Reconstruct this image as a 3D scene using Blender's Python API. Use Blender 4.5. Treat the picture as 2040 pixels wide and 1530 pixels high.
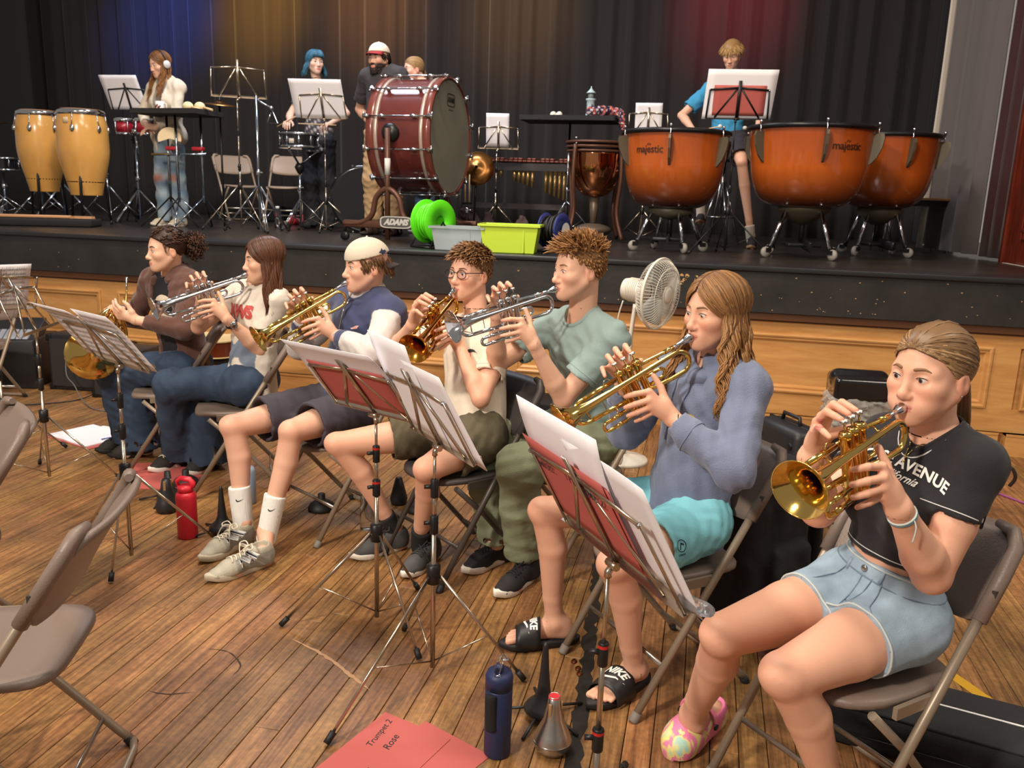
import bpy, bmesh, math, random
import numpy as np
import openvdb
from mathutils import Vector, Matrix
from mathutils.bvhtree import BVHTree
random.seed(7); np.random.seed(7)
for o in list(bpy.data.objects): bpy.data.objects.remove(o)
SC = bpy.context.scene; COL = SC.collection
PI = math.pi
R = math.radians
# ------------------------------------------------------------------ camera, light, exposure
STAGE_Y, STAGE_Z = 5.79, 1.154
cam_d = bpy.data.cameras.new('camera'); cam = bpy.data.objects.new('camera', cam_d); COL.objects.link(cam)
cam_d.sensor_width = 36; cam_d.lens = 36*1658.7/2040
def _cam():
 pit, rol, yaw = .22, .0321, .2217
 fw = Vector((-math.sin(yaw)*math.cos(pit), math.cos(yaw)*math.cos(pit), -math.sin(pit)))
 rt = Vector((math.cos(yaw), math.sin(yaw), 0)); up = rt.cross(fw)
 r2 = rt*math.cos(rol)+up*math.sin(rol); u2 = up*math.cos(rol)-rt*math.sin(rol)
 m = Matrix((( r2.x, u2.x, -fw.x), (r2.y, u2.y, -fw.y), (r2.z, u2.z, -fw.z)))
 cam.matrix_world = Matrix.Translation((0, 0, 1.545)) @ m.to_4x4()
_cam()
cam_d.dof.use_dof = True; cam_d.dof.focus_distance = 2.3; cam_d.dof.aperture_fstop = 9.0
cam_d.clip_start = .05
SC.camera = cam
SC.view_settings.view_transform = 'Standard'; SC.view_settings.look = 'None'
SC.view_settings.gamma = 1; SC.view_settings.use_curve_mapping = False
SC.view_settings.exposure = 0.32
wd = bpy.data.worlds.new('hall_light'); SC.world = wd; wd.use_nodes = True
wd.node_tree.nodes['Background'].inputs[0].default_value = (1.0, .90, .80, 1)
wd.node_tree.nodes['Background'].inputs[1].default_value = .22
def lamp(kind, name, loc, target, energy, color=(1, .85, .68), size=1.0, spot=60, sizey=None, blend=.5):
 l = bpy.data.lights.new(name, kind); l.energy = energy; l.color = color
 if kind == 'AREA':
  l.size = size
  if sizey: l.shape = 'RECTANGLE'; l.size_y = sizey
 else:
  l.shadow_soft_size = size
  if kind == 'SPOT': l.spot_size = R(spot); l.spot_blend = blend
 o = bpy.data.objects.new(name, l); COL.objects.link(o); o.location = loc
 o.rotation_euler = (Vector(target)-Vector(loc)).to_track_quat('-Z', 'Y').to_euler()
 return o
lamp('AREA', 'front_flood_light', (-3.2, -2.4, 4.6), (-.6, 3.4, .6), 300, (1, .90, .78), .5)
lamp('AREA', 'hall_ceiling_light', (-1.0, 1.6, 5.2), (-1.0, 2.6, 0), 105, (1, .88, .74), 2.5, sizey=1.2)
lamp('AREA', 'hall_ceiling_light', (3.2, 2.2, 5.2), (1.6, 3.4, 0), 70, (1, .88, .74), 2.0, sizey=1.2)
lamp('AREA', 'stage_front_light', (-2.0, 3.4, 6.0), (-2.4, 7.8, 1.6), 190, (1, .86, .72), .8)
lamp('AREA', 'stage_batten_light', (-3.6, 7.2, 5.6), (-3.4, 8.2, 1.2), 130, (.80, .86, 1), 2.2, sizey=.5)
lamp('SPOT', 'blue_wash_light', (-6.6, 9.2, 5.2), (-7.9, 11.5, 3.95), 800, (.06, .16, 1), .15, 40, blend=1)
lamp('SPOT', 'amber_wash_light', (-5.6, 9.2, 5.2), (-6.35, 11.5, 4.05), 1000, (1, .50, .06), .15, 38, blend=1)
lamp('SPOT', 'orange_wash_light', (-4.6, 9.2, 5.2), (-4.7, 11.5, 4.1), 700, (1, .42, .10), .15, 44, blend=1)
lamp('SPOT', 'amber_wash_light', (-2.6, 9.2, 5.2), (-2.7, 11.5, 4.0), 420, (1, .50, .12), .15, 44, blend=1)
lamp('SPOT', 'red_wash_light', (.2, 9.2, 5.2), (.1, 11.5, 4.0), 600, (1, .06, .12), .15, 42, blend=1)
# ------------------------------------------------------------------ colours and materials
def srgb(r, g, b):
 f = lambda c: (c/255/12.92) if c/255 <= .04045 else ((c/255+.055)/1.055)**2.4
 return (f(r), f(g), f(b), 1)
MATS = {}
def nd(nt, t, **kw):
 n = nt.nodes.new(t)
 for k, v in kw.items():
  if k.startswith('i_'):
   key = k[2:]; key = int(key) if key.isdigit() else key
   n.inputs[key].default_value = v
  else: setattr(n, k, v)
 return n
def mat(name, col=(150, 150, 150), rough=.5, metal=0, bump=0, bscale=60, var=0, vscale=8, attr=False, coat=0,
  trans=0, alpha=1, spec=.5, sheen=0, stretch=None, ior=1.45, emit=None, sss=0):
 if name in MATS: return MATS[name]
 m = bpy.data.materials.new(name); m.use_nodes = True; nt = m.node_tree; L = nt.links
 b = nt.nodes['Principled BSDF']
 c = col if len(col) == 4 else srgb(*col)
 b.inputs['Base Color'].default_value = c; b.inputs['Roughness'].default_value = rough
 b.inputs['Metallic'].default_value = metal; b.inputs['Coat Weight'].default_value = coat
 b.inputs['Coat Roughness'].default_value = .08
 b.inputs['Transmission Weight'].default_value = trans; b.inputs['Alpha'].default_value = alpha
 b.inputs['Specular IOR Level'].default_value = spec; b.inputs['IOR'].default_value = ior
 b.inputs['Sheen Weight'].default_value = sheen
 if sss: b.inputs['Subsurface Weight'].default_value = sss; b.inputs['Subsurface Radius'].default_value = (.012, .005, .003); b.inputs['Subsurface Scale'].default_value = 1.0
 tc = nd(nt, 'ShaderNodeTexCoord'); src = tc.outputs['Object']
 if stretch:
  mp = nd(nt, 'ShaderNodeMapping'); mp.inputs['Scale'].default_value = stretch
  L.new(src, mp.inputs[0]); src = mp.outputs[0]
 base = None
 if attr:
  a = nd(nt, 'ShaderNodeAttribute', attribute_name='Col'); base = a.outputs['Color']
 if var:
  n = nd(nt, 'ShaderNodeTexNoise'); n.inputs['Scale'].default_value = vscale; n.inputs['Detail'].default_value = 4
  L.new(src, n.inputs['Vector'])
  mr = nd(nt, 'ShaderNodeMapRange'); mr.inputs[1].default_value = .3; mr.inputs[2].default_value = .7
  mr.inputs[3].default_value = 1-var; mr.inputs[4].default_value = 1+var; L.new(n.outputs[0], mr.inputs[0])
  mx = nd(nt, 'ShaderNodeVectorMath', operation='SCALE')
  if base: L.new(base, mx.inputs[0])
  else: mx.inputs[0].default_value = c[:3]
  L.new(mr.outputs[0], mx.inputs['Scale']); base = mx.outputs[0]
 if base: L.new(base, b.inputs['Base Color'])
 if bump:
  n = nd(nt, 'ShaderNodeTexNoise'); n.inputs['Scale'].default_value = bscale; n.inputs['Detail'].default_value = 5
  L.new(src, n.inputs['Vector'])
  bp = nd(nt, 'ShaderNodeBump'); bp.inputs['Strength'].default_value = bump; bp.inputs['Distance'].default_value = .01
  L.new(n.outputs[0], bp.inputs['Height']); L.new(bp.outputs[0], b.inputs['Normal'])
 if emit: b.inputs['Emission Color'].default_value = emit[:3]+(1,); b.inputs['Emission Strength'].default_value = emit[3]
 MATS[name] = m; return m
# ------------------------------------------------------------------ objects and names
def tag(o, label=None, cat=None, group=None, kind=None):
 if label: o['label'] = label
 if cat: o['category'] = cat
 if group: o['group'] = group
 if kind: o['kind'] = kind
 return o
def origin(o):
 v = Vector((0, 0, 0))
 while o is not None: v += o.location if o.rotation_euler.to_matrix() == Matrix.Identity(3) else Vector((0, 0, 0)); o = o.parent
 return v
def empty(name, loc=(0, 0, 0), rz=0):
 o = bpy.data.objects.new(name, None); COL.objects.link(o); o.location = loc; o.rotation_euler = (0, 0, rz)
 o.empty_display_size = .05
 return o
class MB:
 """collects simple shapes (in the parent's local frame) and links them as one mesh object"""
 def __init__(s): s.v = []; s.f = []; s.sm = []; s.c = None
 def add(s, vs, fs, smooth=False, M=None):
  b = len(s.v)
  for v in vs:
   v = Vector(v)
   s.v.append(tuple(M @ v) if M is not None else tuple(v))
  for f in fs: s.f.append(tuple(i+b for i in f)); s.sm.append(smooth)
  return s
 def box(s, c, d, M=None, rz=0, bev=0):
  hx, hy, hz = d[0]/2, d[1]/2, d[2]/2
  if bev:
   bm = bmesh.new(); bmesh.ops.create_cube(bm, size=1)
   for v in bm.verts: v.co = (v.co.x*d[0], v.co.y*d[1], v.co.z*d[2])
   bmesh.ops.bevel(bm, geom=bm.edges[:], offset=bev, segments=2, affect='EDGES', profile=.5)
   vs = [v.co.copy() for v in bm.verts]; fs = [[v.index for v in f.verts] for f in bm.faces]; bm.free()
  else:
   vs = [(x, y, z) for x in (-hx, hx) for y in (-hy, hy) for z in (-hz, hz)]
   fs = [(0, 1, 3, 2), (4, 6, 7, 5), (0, 4, 5, 1), (2, 3, 7, 6), (0, 2, 6, 4), (1, 5, 7, 3)]
  T = Matrix.Translation(c) @ Matrix.Rotation(rz, 4, 'Z')
  if M is not None: T = M @ T
  return s.add(vs, fs, bool(bev), T)
 def tube(s, pts, r, n=8, cap=True, closed=False, flat=None, M=None):
  """swept tube; r number or list; flat=(side Vector, ratio) squeezes the section"""
  P = [Vector(p) for p in pts]
  if M is not None: P = [M @ p for p in P]
  m = len(P); rr = r if isinstance(r, (list, tuple, np.ndarray)) else [r]*m
  vs, fs = [], []
  up = None
  for i in range(m):
   if closed: t = (P[(i+1) % m]-P[i-1])
   else: t = P[min(i+1, m-1)]-P[max(i-1, 0)]
   if t.length < 1e-9: t = Vector((0, 0, 1))
   t.normalize()
   if up is None:
    a = Vector((0, 0, 1)) if abs(t.z) < .9 else Vector((1, 0, 0))
    if flat: a = Vector(flat[0])
    up = (a-t*a.dot(t)).normalized()
   else:
    up = up-t*up.dot(t)
    if up.length < 1e-6: up = t.orthogonal()
    up.normalize()
   sd = t.cross(up)
   for k in range(n):
    an = 2*PI*k/n
    vs.append(P[i]+(up*math.cos(an)+sd*math.sin(an)*(flat[1] if flat else 1))*rr[i])
  for i in range(m if closed else m-1):
   j = (i+1) % m
   for k in range(n):
    k2 = (k+1) % n
    fs.append((i*n+k, i*n+k2, j*n+k2, j*n+k))
  s.add(vs, fs, True)
  if cap and not closed:
   b = len(s.v)-len(vs)
   s.f.append(tuple(b+k for k in range(n))[::-1]); s.sm.append(False)
   s.f.append(tuple(b+(m-1)*n+k for k in range(n))); s.sm.append(False)
  return s
 def lathe(s, prof, n=24, M=None, cap0=True, cap1=True, a0=0, a1=2*PI):
  """prof: [(r, z)...] around local z"""
  vs, fs = [], []; full = abs(a1-a0-2*PI) < 1e-6; k2n = n if full else n+1
  for (r, z) in prof:
   for k in range(k2n):
    an = a0+(a1-a0)*k/n
    vs.append((r*math.cos(an), r*math.sin(an), z))
  for i in range(len(prof)-1):
   for k in range(n):
    q = (k+1) % k2n
    fs.append((i*k2n+k, i*k2n+q, (i+1)*k2n+q, (i+1)*k2n+k))
  s.add(vs, fs, True, M)
  if full:
   b = len(s.v)-len(vs)
   if cap0 and prof[0][0] > 1e-6: s.f.append(tuple(b+k for k in range(n))[::-1]); s.sm.append(False)
   if cap1 and prof[-1][0] > 1e-6: s.f.append(tuple(b+(len(prof)-1)*n+k for k in range(n))); s.sm.append(False)
  return s
 def ball(s, c, r, n=12, M=None, sc=(1, 1, 1)):
  T = Matrix.Translation(c) @ Matrix.Diagonal((*sc, 1))
  if M is not None: T = M @ T
  prof = [(max(r*math.sin(PI*i/(n//2+2)), 1e-5), -r*math.cos(PI*i/(n//2+2))) for i in range(n//2+3)]
  return s.lathe(prof, n, T, False, False)
 def quadgrid(s, fn, nu, nv, smooth=True, thick=0):
  """surface fn(u,v)->point on a grid; thick>0 gives it a second skin"""
  vs = [Vector(fn(i/nu, j/nv)) for i in range(nu+1) for j in range(nv+1)]
  id = lambda i, j: i*(nv+1)+j
  fs = [(id(i, j), id(i+1, j), id(i+1, j+1), id(i, j+1)) for i in range(nu) for j in range(nv)]
  if not thick: return s.add(vs, fs, smooth)
  nr = []
  for i in range(nu+1):
   for j in range(nv+1):
    a = vs[id(min(i+1, nu), j)]-vs[id(max(i-1, 0), j)]; b = vs[id(i, min(j+1, nv))]-vs[id(i, max(j-1, 0))]
    c = a.cross(b); nr.append(c.normalized() if c.length > 1e-9 else Vector((0, 0, 1)))
  N = len(vs); v2 = [v-nr[i]*thick for i, v in enumerate(vs)]
  f2 = [tuple(q+N for q in f)[::-1] for f in fs]
  ed = [(id(i, 0), id(i+1, 0)) for i in range(nu)][::-1]+[(id(i+1, nv), id(i, nv)) for i in range(nu)]+[(id(0, j+1), id(0, j)) for j in range(nv)]+[(id(nu, j), id(nu, j+1)) for j in range(nv)]
  f3 = [(a, a+N, b+N, b) for a, b in ed]
  return s.add(vs+v2, fs+f2+f3, smooth)
 def prism(s, poly, z0, z1, M=None):
  n = len(poly); vs = [(x, y, z0) for x, y in poly]+[(x, y, z1) for x, y in poly]
  fs = [tuple(range(n))[::-1], tuple(range(n, 2*n))]+[(i, (i+1) % n, n+(i+1) % n, n+i) for i in range(n)]
  return s.add(vs, fs, False, M)
 def build(s, name, m, parent=None, loc=None, kind=None):
  me = bpy.data.meshes.new(name); me.from_pydata(s.v, [], s.f)
  me.polygons.foreach_set('use_smooth', s.sm)
  me.materials.append(m); me.update()
  o = bpy.data.objects.new(name, me); COL.objects.link(o)
  if parent is not None: o.parent = parent
  if loc is not None: o.location = loc
  if kind: o['kind'] = kind
  return o
def copy_tree(o, parent=None):
 c = o.copy(); COL.objects.link(c); c.parent = parent
 for ch in list(o.children): copy_tree(ch, c)
 return c
def aim(a, b):
 """matrix whose local z runs from a to b, origin at a"""
 d = Vector(b)-Vector(a)
 return Matrix.Translation(a) @ d.to_track_quat('Z', 'Y').to_matrix().to_4x4()
def spline(pts, n=8):
 P = [Vector(p) for p in pts]; out = []
 for i in range(len(P)-1):
  p0, p1, p2, p3 = P[max(i-1, 0)], P[i], P[i+1], P[min(i+2, len(P)-1)]
  for k in range(n):
   t = k/n
   out.append(.5*((2*p1)+(p2-p0)*t+(2*p0-5*p1+4*p2-p3)*t*t+(3*p1-p0-3*p2+p3)*t**3))
 return out+[P[-1]]
def text_mesh(txt, size, shear=0, bold=0, spacing=1.0):
 c = bpy.data.curves.new('t', 'FONT'); c.body = txt; c.size = size; c.shear = shear; c.offset = bold
 c.align_x = 'CENTER'; c.align_y = 'CENTER'; c.space_character = spacing; c.resolution_u = 3
 o = bpy.data.objects.new('t', c); COL.objects.link(o)
 me = bpy.data.meshes.new_from_object(o); bpy.data.objects.remove(o); bpy.data.curves.remove(c)
 bm = bmesh.new(); bm.from_mesh(me); bpy.data.meshes.remove(me)
 bmesh.ops.triangulate(bm, faces=bm.faces[:])
 v = [(p.co.x, p.co.y) for p in bm.verts]; f = [[q.index for q in p.verts] for p in bm.faces]; bm.free()
 return v, f
def poly_mesh(pts): return [tuple(p) for p in pts], [list(range(len(pts)))]
def printed(name, vf, org, xd, yd, m, parent, targets=None, lift=.0012, base=None, warp=None):
 """flat print laid on a surface: every corner is dropped along the print's normal on the target mesh"""
 v, f = vf; org = Vector(org); xd = Vector(xd).normalized(); yd = Vector(yd); yd = (yd-xd*yd.dot(xd)).normalized(); n = xd.cross(yd)
 bvh = targets
 base = Vector(base) if base is not None else Vector((0, 0, 0))
 bm = bmesh.new(); vs = [bm.verts.new((x, y, 0)) for x, y in v]
 for t in f:
  try: bm.faces.new([vs[i] for i in t])
  except ValueError: pass
 if bvh:
  L = max(max(abs(x) for x, y in v), max(abs(y) for x, y in v))*2/14
  for _ in range(3):
   e = [q for q in bm.edges if q.calc_length() > L]
   if not e: break
   bmesh.ops.subdivide_edges(bm, edges=e, cuts=1); bmesh.ops.triangulate(bm, faces=bm.faces[:])
 out = []
 for q in bm.verts:
  x, y = q.co.x, q.co.y
  if warp: x, y = warp(x, y)
  p = org+xd*x+yd*y
  if bvh:
   h = bvh.ray_cast(p+n*.25, -n, .6)
   if h[0] is not None: p = h[0]+(h[1]*lift if h[1].dot(n) > 0 else n*lift)
  else: p = p+n*lift
  out.append(p-base)
 bm.verts.index_update(); fs = [[q.index for q in t.verts] for t in bm.faces]; bm.free()
 mb = MB(); mb.add(out, fs, True); return mb.build(name, m, parent)
# ------------------------------------------------------------------ signed-distance modelling for bodies and clothes
V3 = lambda p: np.array(p, np.float32)
class Field:
 def __init__(s): s.p = []
 def _add(s, f, lo, hi, op, k): s.p.append((f, np.minimum(lo, hi), np.maximum(lo, hi), op, k)); return s
 def cone(s, a, b, r1, r2, k=.02, op='u', cut=None, side=None, ratio=1.0):
  a, b = V3(a), V3(b); ba = b-a; l2 = float(ba @ ba)+1e-9; u = ba/math.sqrt(l2); rm = max(r1, r2)
  W = None
  if side is not None:
   sd = V3(side); sd = sd-u*float(sd @ u); sd /= np.linalg.norm(sd)+1e-9; W = np.cross(u, sd)
  def f(P):
   d = P-a
   if W is not None:
    w = d @ W; d = d+(w*(1/ratio-1))[..., None]*W
   t = np.clip((d @ ba)/l2, 0, 1)
   q = d-t[..., None]*ba
   r = np.sqrt((q*q).sum(-1))-(r1+(r2-r1)*t)
   if W is not None: r = r*min(1, (1+ratio)/2)
   if cut is not None:
    for c, n in cut: r = np.maximum(r, (P-V3(c)) @ V3(n))
   return r
  return s._add(f, np.minimum(a, b)-rm*max(1, ratio), np.maximum(a, b)+rm*max(1, ratio), op, k)
 def ell(s, c, r, axes=None, k=.02, op='u', cut=None):
  c = V3(c); r = V3(r); A = np.eye(3, dtype=np.float32) if axes is None else np.array(axes, np.float32)  # rows = axes
  def f(P):
   q = (P-c) @ A.T
   k0 = np.sqrt(((q/r)**2).sum(-1))+1e-6; k1 = np.sqrt(((q/(r*r))**2).sum(-1))+1e-6
   d = k0*(k0-1)/k1
   if cut is not None:
    for c2, n in cut: d = np.maximum(d, (P-V3(c2)) @ V3(n))
   return d
  rm = float(r.max()); return s._add(f, c-rm, c+rm, op, k)
 def box(s, c, h, axes=None, rad=.01, k=.01, op='u'):
  c = V3(c); h = V3(h)-rad; A = np.eye(3, dtype=np.float32) if axes is None else np.array(axes, np.float32)
  def f(P):
   q = np.abs((P-c) @ A.T)-h
   return np.sqrt((np.maximum(q, 0)**2).sum(-1))+np.minimum(q.max(-1), 0)-rad
  rm = float(np.linalg.norm(h))+rad; return s._add(f, c-rm, c+rm, op, k)
 def half(s, c, n, lo, hi, k=.002):
  """remove what lies in front of the plane, inside the box lo..hi"""
  c, n = V3(c), V3(n)
  return s._add(lambda P: -((P-c) @ n), V3(lo), V3(hi), 's!', k)
 def bounds(s):
  lo = np.min([p[1] for p in s.p if p[3] == 'u'], 0); hi = np.max([p[2] for p in s.p if p[3] == 'u'], 0); return lo, hi
 def grid(s, vx, lo, hi, disp=None):
  n = np.ceil((hi-lo)/vx).astype(int)+1
  D = np.full(n, 1.0, np.float32)
  for f, a, b, op, k in s.p:
   pad = k+vx*3
   i0 = np.maximum(np.floor((a-pad-lo)/vx).astype(int), 0); i1 = np.minimum(np.ceil((b+pad-lo)/vx).astype(int)+1, n)
   if (i1 <= i0).any(): continue
   ax = [lo[q]+vx*np.arange(i0[q], i1[q], dtype=np.float32) for q in range(3)]
   P = np.stack(np.meshgrid(*ax, indexing='ij'), -1).astype(np.float32)
   d = f(P).astype(np.float32); S = D[i0[0]:i1[0], i0[1]:i1[1], i0[2]:i1[2]]
   if op == 'u':
    h = np.clip(.5+.5*(S-d)/k, 0, 1); S[...] = S+(d-S)*h-k*h*(1-h)
   elif op == 's':
    h = np.clip(.5-.5*(S+d)/k, 0, 1); S[...] = S+(-d-S)*h+k*h*(1-h)
   elif op == 's!': S[...] = np.maximum(S, -d)
  if disp is not None:
   idx = np.argwhere(np.abs(D) < .022)
   if len(idx):
    P = lo+idx.astype(np.float32)*vx; D[idx[:, 0], idx[:, 1], idx[:, 2]] += disp(P).astype(np.float32)
  return D
 def mesh(s, vx, fine=(), disp=None):
  """-> verts, faces.  fine = [(centre, half size, voxel)] boxes meshed more finely in place of the coarse skin"""
  V, F, off = [], [], 0
  boxes = [(V3(c)-V3(h), V3(c)+V3(h), q) for c, h, q in fine]
  lo, hi = s.bounds(); jobs = [(lo-.03, hi+.03, vx, None)]+[(a-2*q, b+2*q, q, i) for i, (a, b, q) in enumerate(boxes)]
  for a, b, q, own in jobs:
   D = s.grid(q, a, b, disp)
   g = openvdb.FloatGrid(1.0); g.copyFromArray(D)
   pts, quads = g.convertToQuads(isovalue=0.0)
   if len(quads) == 0: continue
   pts = pts*q+a; quads = quads[:, ::-1]
   cen = pts[quads].mean(1)
   keep = np.ones(len(quads), bool)
   if own is None:
    for (x, y, _) in boxes: keep &= ~((cen > x+.002).all(1) & (cen < y-.002).all(1))
   else:
    keep &= ((cen > boxes[own][0]) & (cen < boxes[own][1])).all(1)
    for (x, y, _) in boxes[:own]: keep &= ~((cen > x+.002).all(1) & (cen < y-.002).all(1))
   quads = quads[keep]
   used = np.unique(quads); mp = np.full(len(pts), -1); mp[used] = np.arange(len(used))
   V.append(pts[used]); F.append(mp[quads]+off); off += len(used)
  return np.concatenate(V), np.concatenate(F)
def np_obj(name, V, F, m, parent=None, base=None, col=None, smooth=True, relax=0):
 if relax:
  V = V.copy(); E = np.concatenate([F[:, [0, 1]], F[:, [1, 2]], F[:, [2, 3]], F[:, [3, 0]]])
  for _ in range(relax):
   A = np.zeros_like(V); n = np.zeros(len(V))
   for k in range(3): A[:, k] = np.bincount(E[:, 0], V[E[:, 1], k], len(V))+np.bincount(E[:, 1], V[E[:, 0], k], len(V))
   n = np.bincount(E[:, 0], minlength=len(V))+np.bincount(E[:, 1], minlength=len(V))
   V = V*.5+.5*A/np.maximum(n, 1)[:, None]
 base = np.zeros(3) if base is None else np.array(base)
 me = bpy.data.meshes.new(name)
 me.vertices.add(len(V)); me.vertices.foreach_set('co', (V-base).astype(np.float32).ravel())
 nl = F.size; me.loops.add(nl); me.loops.foreach_set('vertex_index', F.astype(np.int32).ravel())
 me.polygons.add(len(F)); me.polygons.foreach_set('loop_start', np.arange(0, nl, F.shape[1], dtype=np.int32))
 me.polygons.foreach_set('use_smooth', np.ones(len(F), bool) if smooth else np.zeros(len(F), bool))
 me.update(calc_edges=True); me.validate()
 if col is not None:
  a = me.color_attributes.new('Col', 'FLOAT_COLOR', 'POINT')
  c = np.ones((len(V), 4), np.float32); c[:, :3] = col[:, :3]; a.data.foreach_set('color', c.ravel())
 me.materials.append(m)
 o = bpy.data.objects.new(name, me); COL.objects.link(o)
 if parent is not None: o.parent = parent
 return o
def bvh_of(V, F): return BVHTree.FromPolygons([tuple(map(float, v)) for v in V], [tuple(map(int, f)) for f in F])
def wrinkle(amp, freq, seed=0, ax=(1, 1, 1)):
 """soft cloth folds as a displacement of the distance field"""
 rs = np.random.RandomState(seed); A = rs.normal(size=(4, 3))*freq*np.array(ax); B = rs.normal(size=(4, 3))*freq*.45; ph = rs.uniform(0, 6.28, 8)
 def f(P):
  t = 0
  for i in range(4):
   w = np.sin(P @ B[i]+ph[i])*1.6
   q = np.sin(P @ A[i]+w+ph[i+4]); t = t+q*np.abs(q)
  return (t*amp/2.2).astype(np.float32)
 return f
# ================================================================== THE SETTING
def wood_mat(name, dark, light, scale, rough=.4, bump=.15, coat=0, ring=3.0, spots=0, attr=True, worn=0):
 m = bpy.data.materials.new(name); m.use_nodes = True; nt = m.node_tree; L = nt.links
 b = nt.nodes['Principled BSDF']; b.inputs['Roughness'].default_value = rough; b.inputs['Coat Weight'].default_value = coat
 b.inputs['Coat Roughness'].default_value = .12
 tc = nd(nt, 'ShaderNodeTexCoord')
 at = nd(nt, 'ShaderNodeAttribute', attribute_name='Col')
 ad = nd(nt, 'ShaderNodeVectorMath', operation='MULTIPLY_ADD')
 L.new(at.outputs['Color'], ad.inputs[0]); ad.inputs[1].default_value = (9, 9, 9) if attr else (0, 0, 0); L.new(tc.outputs['Object'], ad.inputs[2])
 mp = nd(nt, 'ShaderNodeMapping'); mp.inputs['Scale'].default_value = scale; L.new(ad.outputs[0], mp.inputs[0])
 n1 = nd(nt, 'ShaderNodeTexNoise'); n1.inputs['Scale'].default_value = ring; n1.inputs['Detail'].default_value = 6; n1.inputs['Roughness'].default_value = .62
 n1.inputs['Distortion'].default_value = .6; L.new(mp.outputs[0], n1.inputs['Vector'])
 cr = nd(nt, 'ShaderNodeValToRGB'); e = cr.color_ramp.elements
 e[0].position = .30; e[0].color = srgb(*dark); e[1].position = .70; e[1].color = srgb(*light); L.new(n1.outputs[0], cr.inputs[0])
 out = cr.outputs[0]
 if attr:
  hs = nd(nt, 'ShaderNodeHueSaturation'); sp = nd(nt, 'ShaderNodeSeparateColor'); L.new(at.outputs['Color'], sp.inputs[0])
  mr = nd(nt, 'ShaderNodeMapRange'); mr.inputs[3].default_value = .82; mr.inputs[4].default_value = 1.12; L.new(sp.outputs[0], mr.inputs[0]); L.new(mr.outputs[0], hs.inputs['Value'])
  mr2 = nd(nt, 'ShaderNodeMapRange'); mr2.inputs[3].default_value = .492; mr2.inputs[4].default_value = .508; L.new(sp.outputs[1], mr2.inputs[0]); L.new(mr2.outputs[0], hs.inputs['Hue'])
  L.new(out, hs.inputs['Color']); out = hs.outputs[0]
 if worn:   # dirt and wear that stay with the boards
  n2 = nd(nt, 'ShaderNodeTexNoise'); n2.inputs['Scale'].default_value = 2.3; n2.inputs['Detail'].default_value = 7; n2.inputs['Roughness'].default_value = .65; L.new(tc.outputs['Object'], n2.inputs['Vector'])
  m2 = nd(nt, 'ShaderNodeMapRange'); m2.inputs[1].default_value = .38; m2.inputs[2].default_value = .68; m2.inputs[3].default_value = 1.12; m2.inputs[4].default_value = 1-worn; L.new(n2.outputs[0], m2.inputs[0])
  n3 = nd(nt, 'ShaderNodeTexNoise'); n3.inputs['Scale'].default_value = 55; n3.inputs['Detail'].default_value = 4; L.new(tc.outputs['Object'], n3.inputs['Vector'])
  m3 = nd(nt, 'ShaderNodeMapRange'); m3.inputs[1].default_value = .35; m3.inputs[2].default_value = .65; m3.inputs[3].default_value = .80; m3.inputs[4].default_value = 1.1; L.new(n3.outputs[0], m3.inputs[0])
  mm = nd(nt, 'ShaderNodeMath', operation='MULTIPLY'); L.new(m2.outputs[0], mm.inputs[0]); L.new(m3.outputs[0], mm.inputs[1])
  vs = nd(nt, 'ShaderNodeVectorMath', operation='SCALE'); L.new(out, vs.inputs[0]); L.new(mm.outputs[0], vs.inputs['Scale']); out = vs.outputs[0]
  mr4 = nd(nt, 'ShaderNodeMapRange'); mr4.inputs[3].default_value = rough-.08; mr4.inputs[4].default_value = rough+.25; L.new(n2.outputs[0], mr4.inputs[0]); L.new(mr4.outputs[0], b.inputs['Roughness'])
 L.new(out, b.inputs['Base Color'])
 bp = nd(nt, 'ShaderNodeBump'); bp.inputs['Strength'].default_value = bump; bp.inputs['Distance'].default_value = .004
 L.new(n1.outputs[0], bp.inputs['Height']); L.new(bp.outputs[0], b.inputs['Normal'])
 return m
M_board = wood_mat('floor_boards', (104, 68, 38), (180, 132, 82), (30, 1.3, 30), rough=.36, ring=2.2, worn=.45)
M_panel = wood_mat('stage_panel_wood', (188, 132, 74), (212, 160, 98), (1.2, 9, 9), rough=.33, ring=2.4, bump=.05, attr=False)
M_redwood = wood_mat('jamb_wood', (74, 24, 14), (122, 44, 24), (8, 8, .8), rough=.3, ring=2.5, bump=.05, attr=False)
M_black = mat('black_paint', (44, 42, 42), .42, bump=.1, bscale=30, var=.25, vscale=5)
M_lip = mat('stage_lip_paint', (40, 40, 42), .35)
M_brown = mat('dark_brown_trim', (84, 50, 26), .5)
M_under = mat('subfloor', (30, 20, 12), .8)
def col_attr(me, c):
 a = me.color_attributes.new('Col', 'FLOAT_COLOR', 'POINT')
 a.data.foreach_set('color', np.tile(np.array([*c, 1], np.float32), len(me.vertices)))
mb = MB(); mb.box((-1.2, 2.6, -.03), (13, 8.2, .02))
floor = tag(mb.build('floor', M_under), kind='structure')
rb = random.Random(3)
boards = []
BW = .082
x = -6.6
while x < 3.6:
 y = -.6-rb.random()*2
 while y < 5.9:
  ln = rb.choice((1.6, 2.1, 2.6, 3.2)); a, b = max(y, -.5), min(y+ln, 5.88)
  if b-a > .1: boards.append((x, a, b))
  y += ln
 x += BW
def in_view(x, y):
 v = Vector((x, y, 0)); c = cam.matrix_world.inverted() @ v
 if c.z > -.3: return None
 u, w = c.x/-c.z*1658.7, c.y/-c.z*1658.7
 return -c.z if abs(u) < 1080 and -900 < w < 420 else None
vis, hid = [], []
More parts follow.
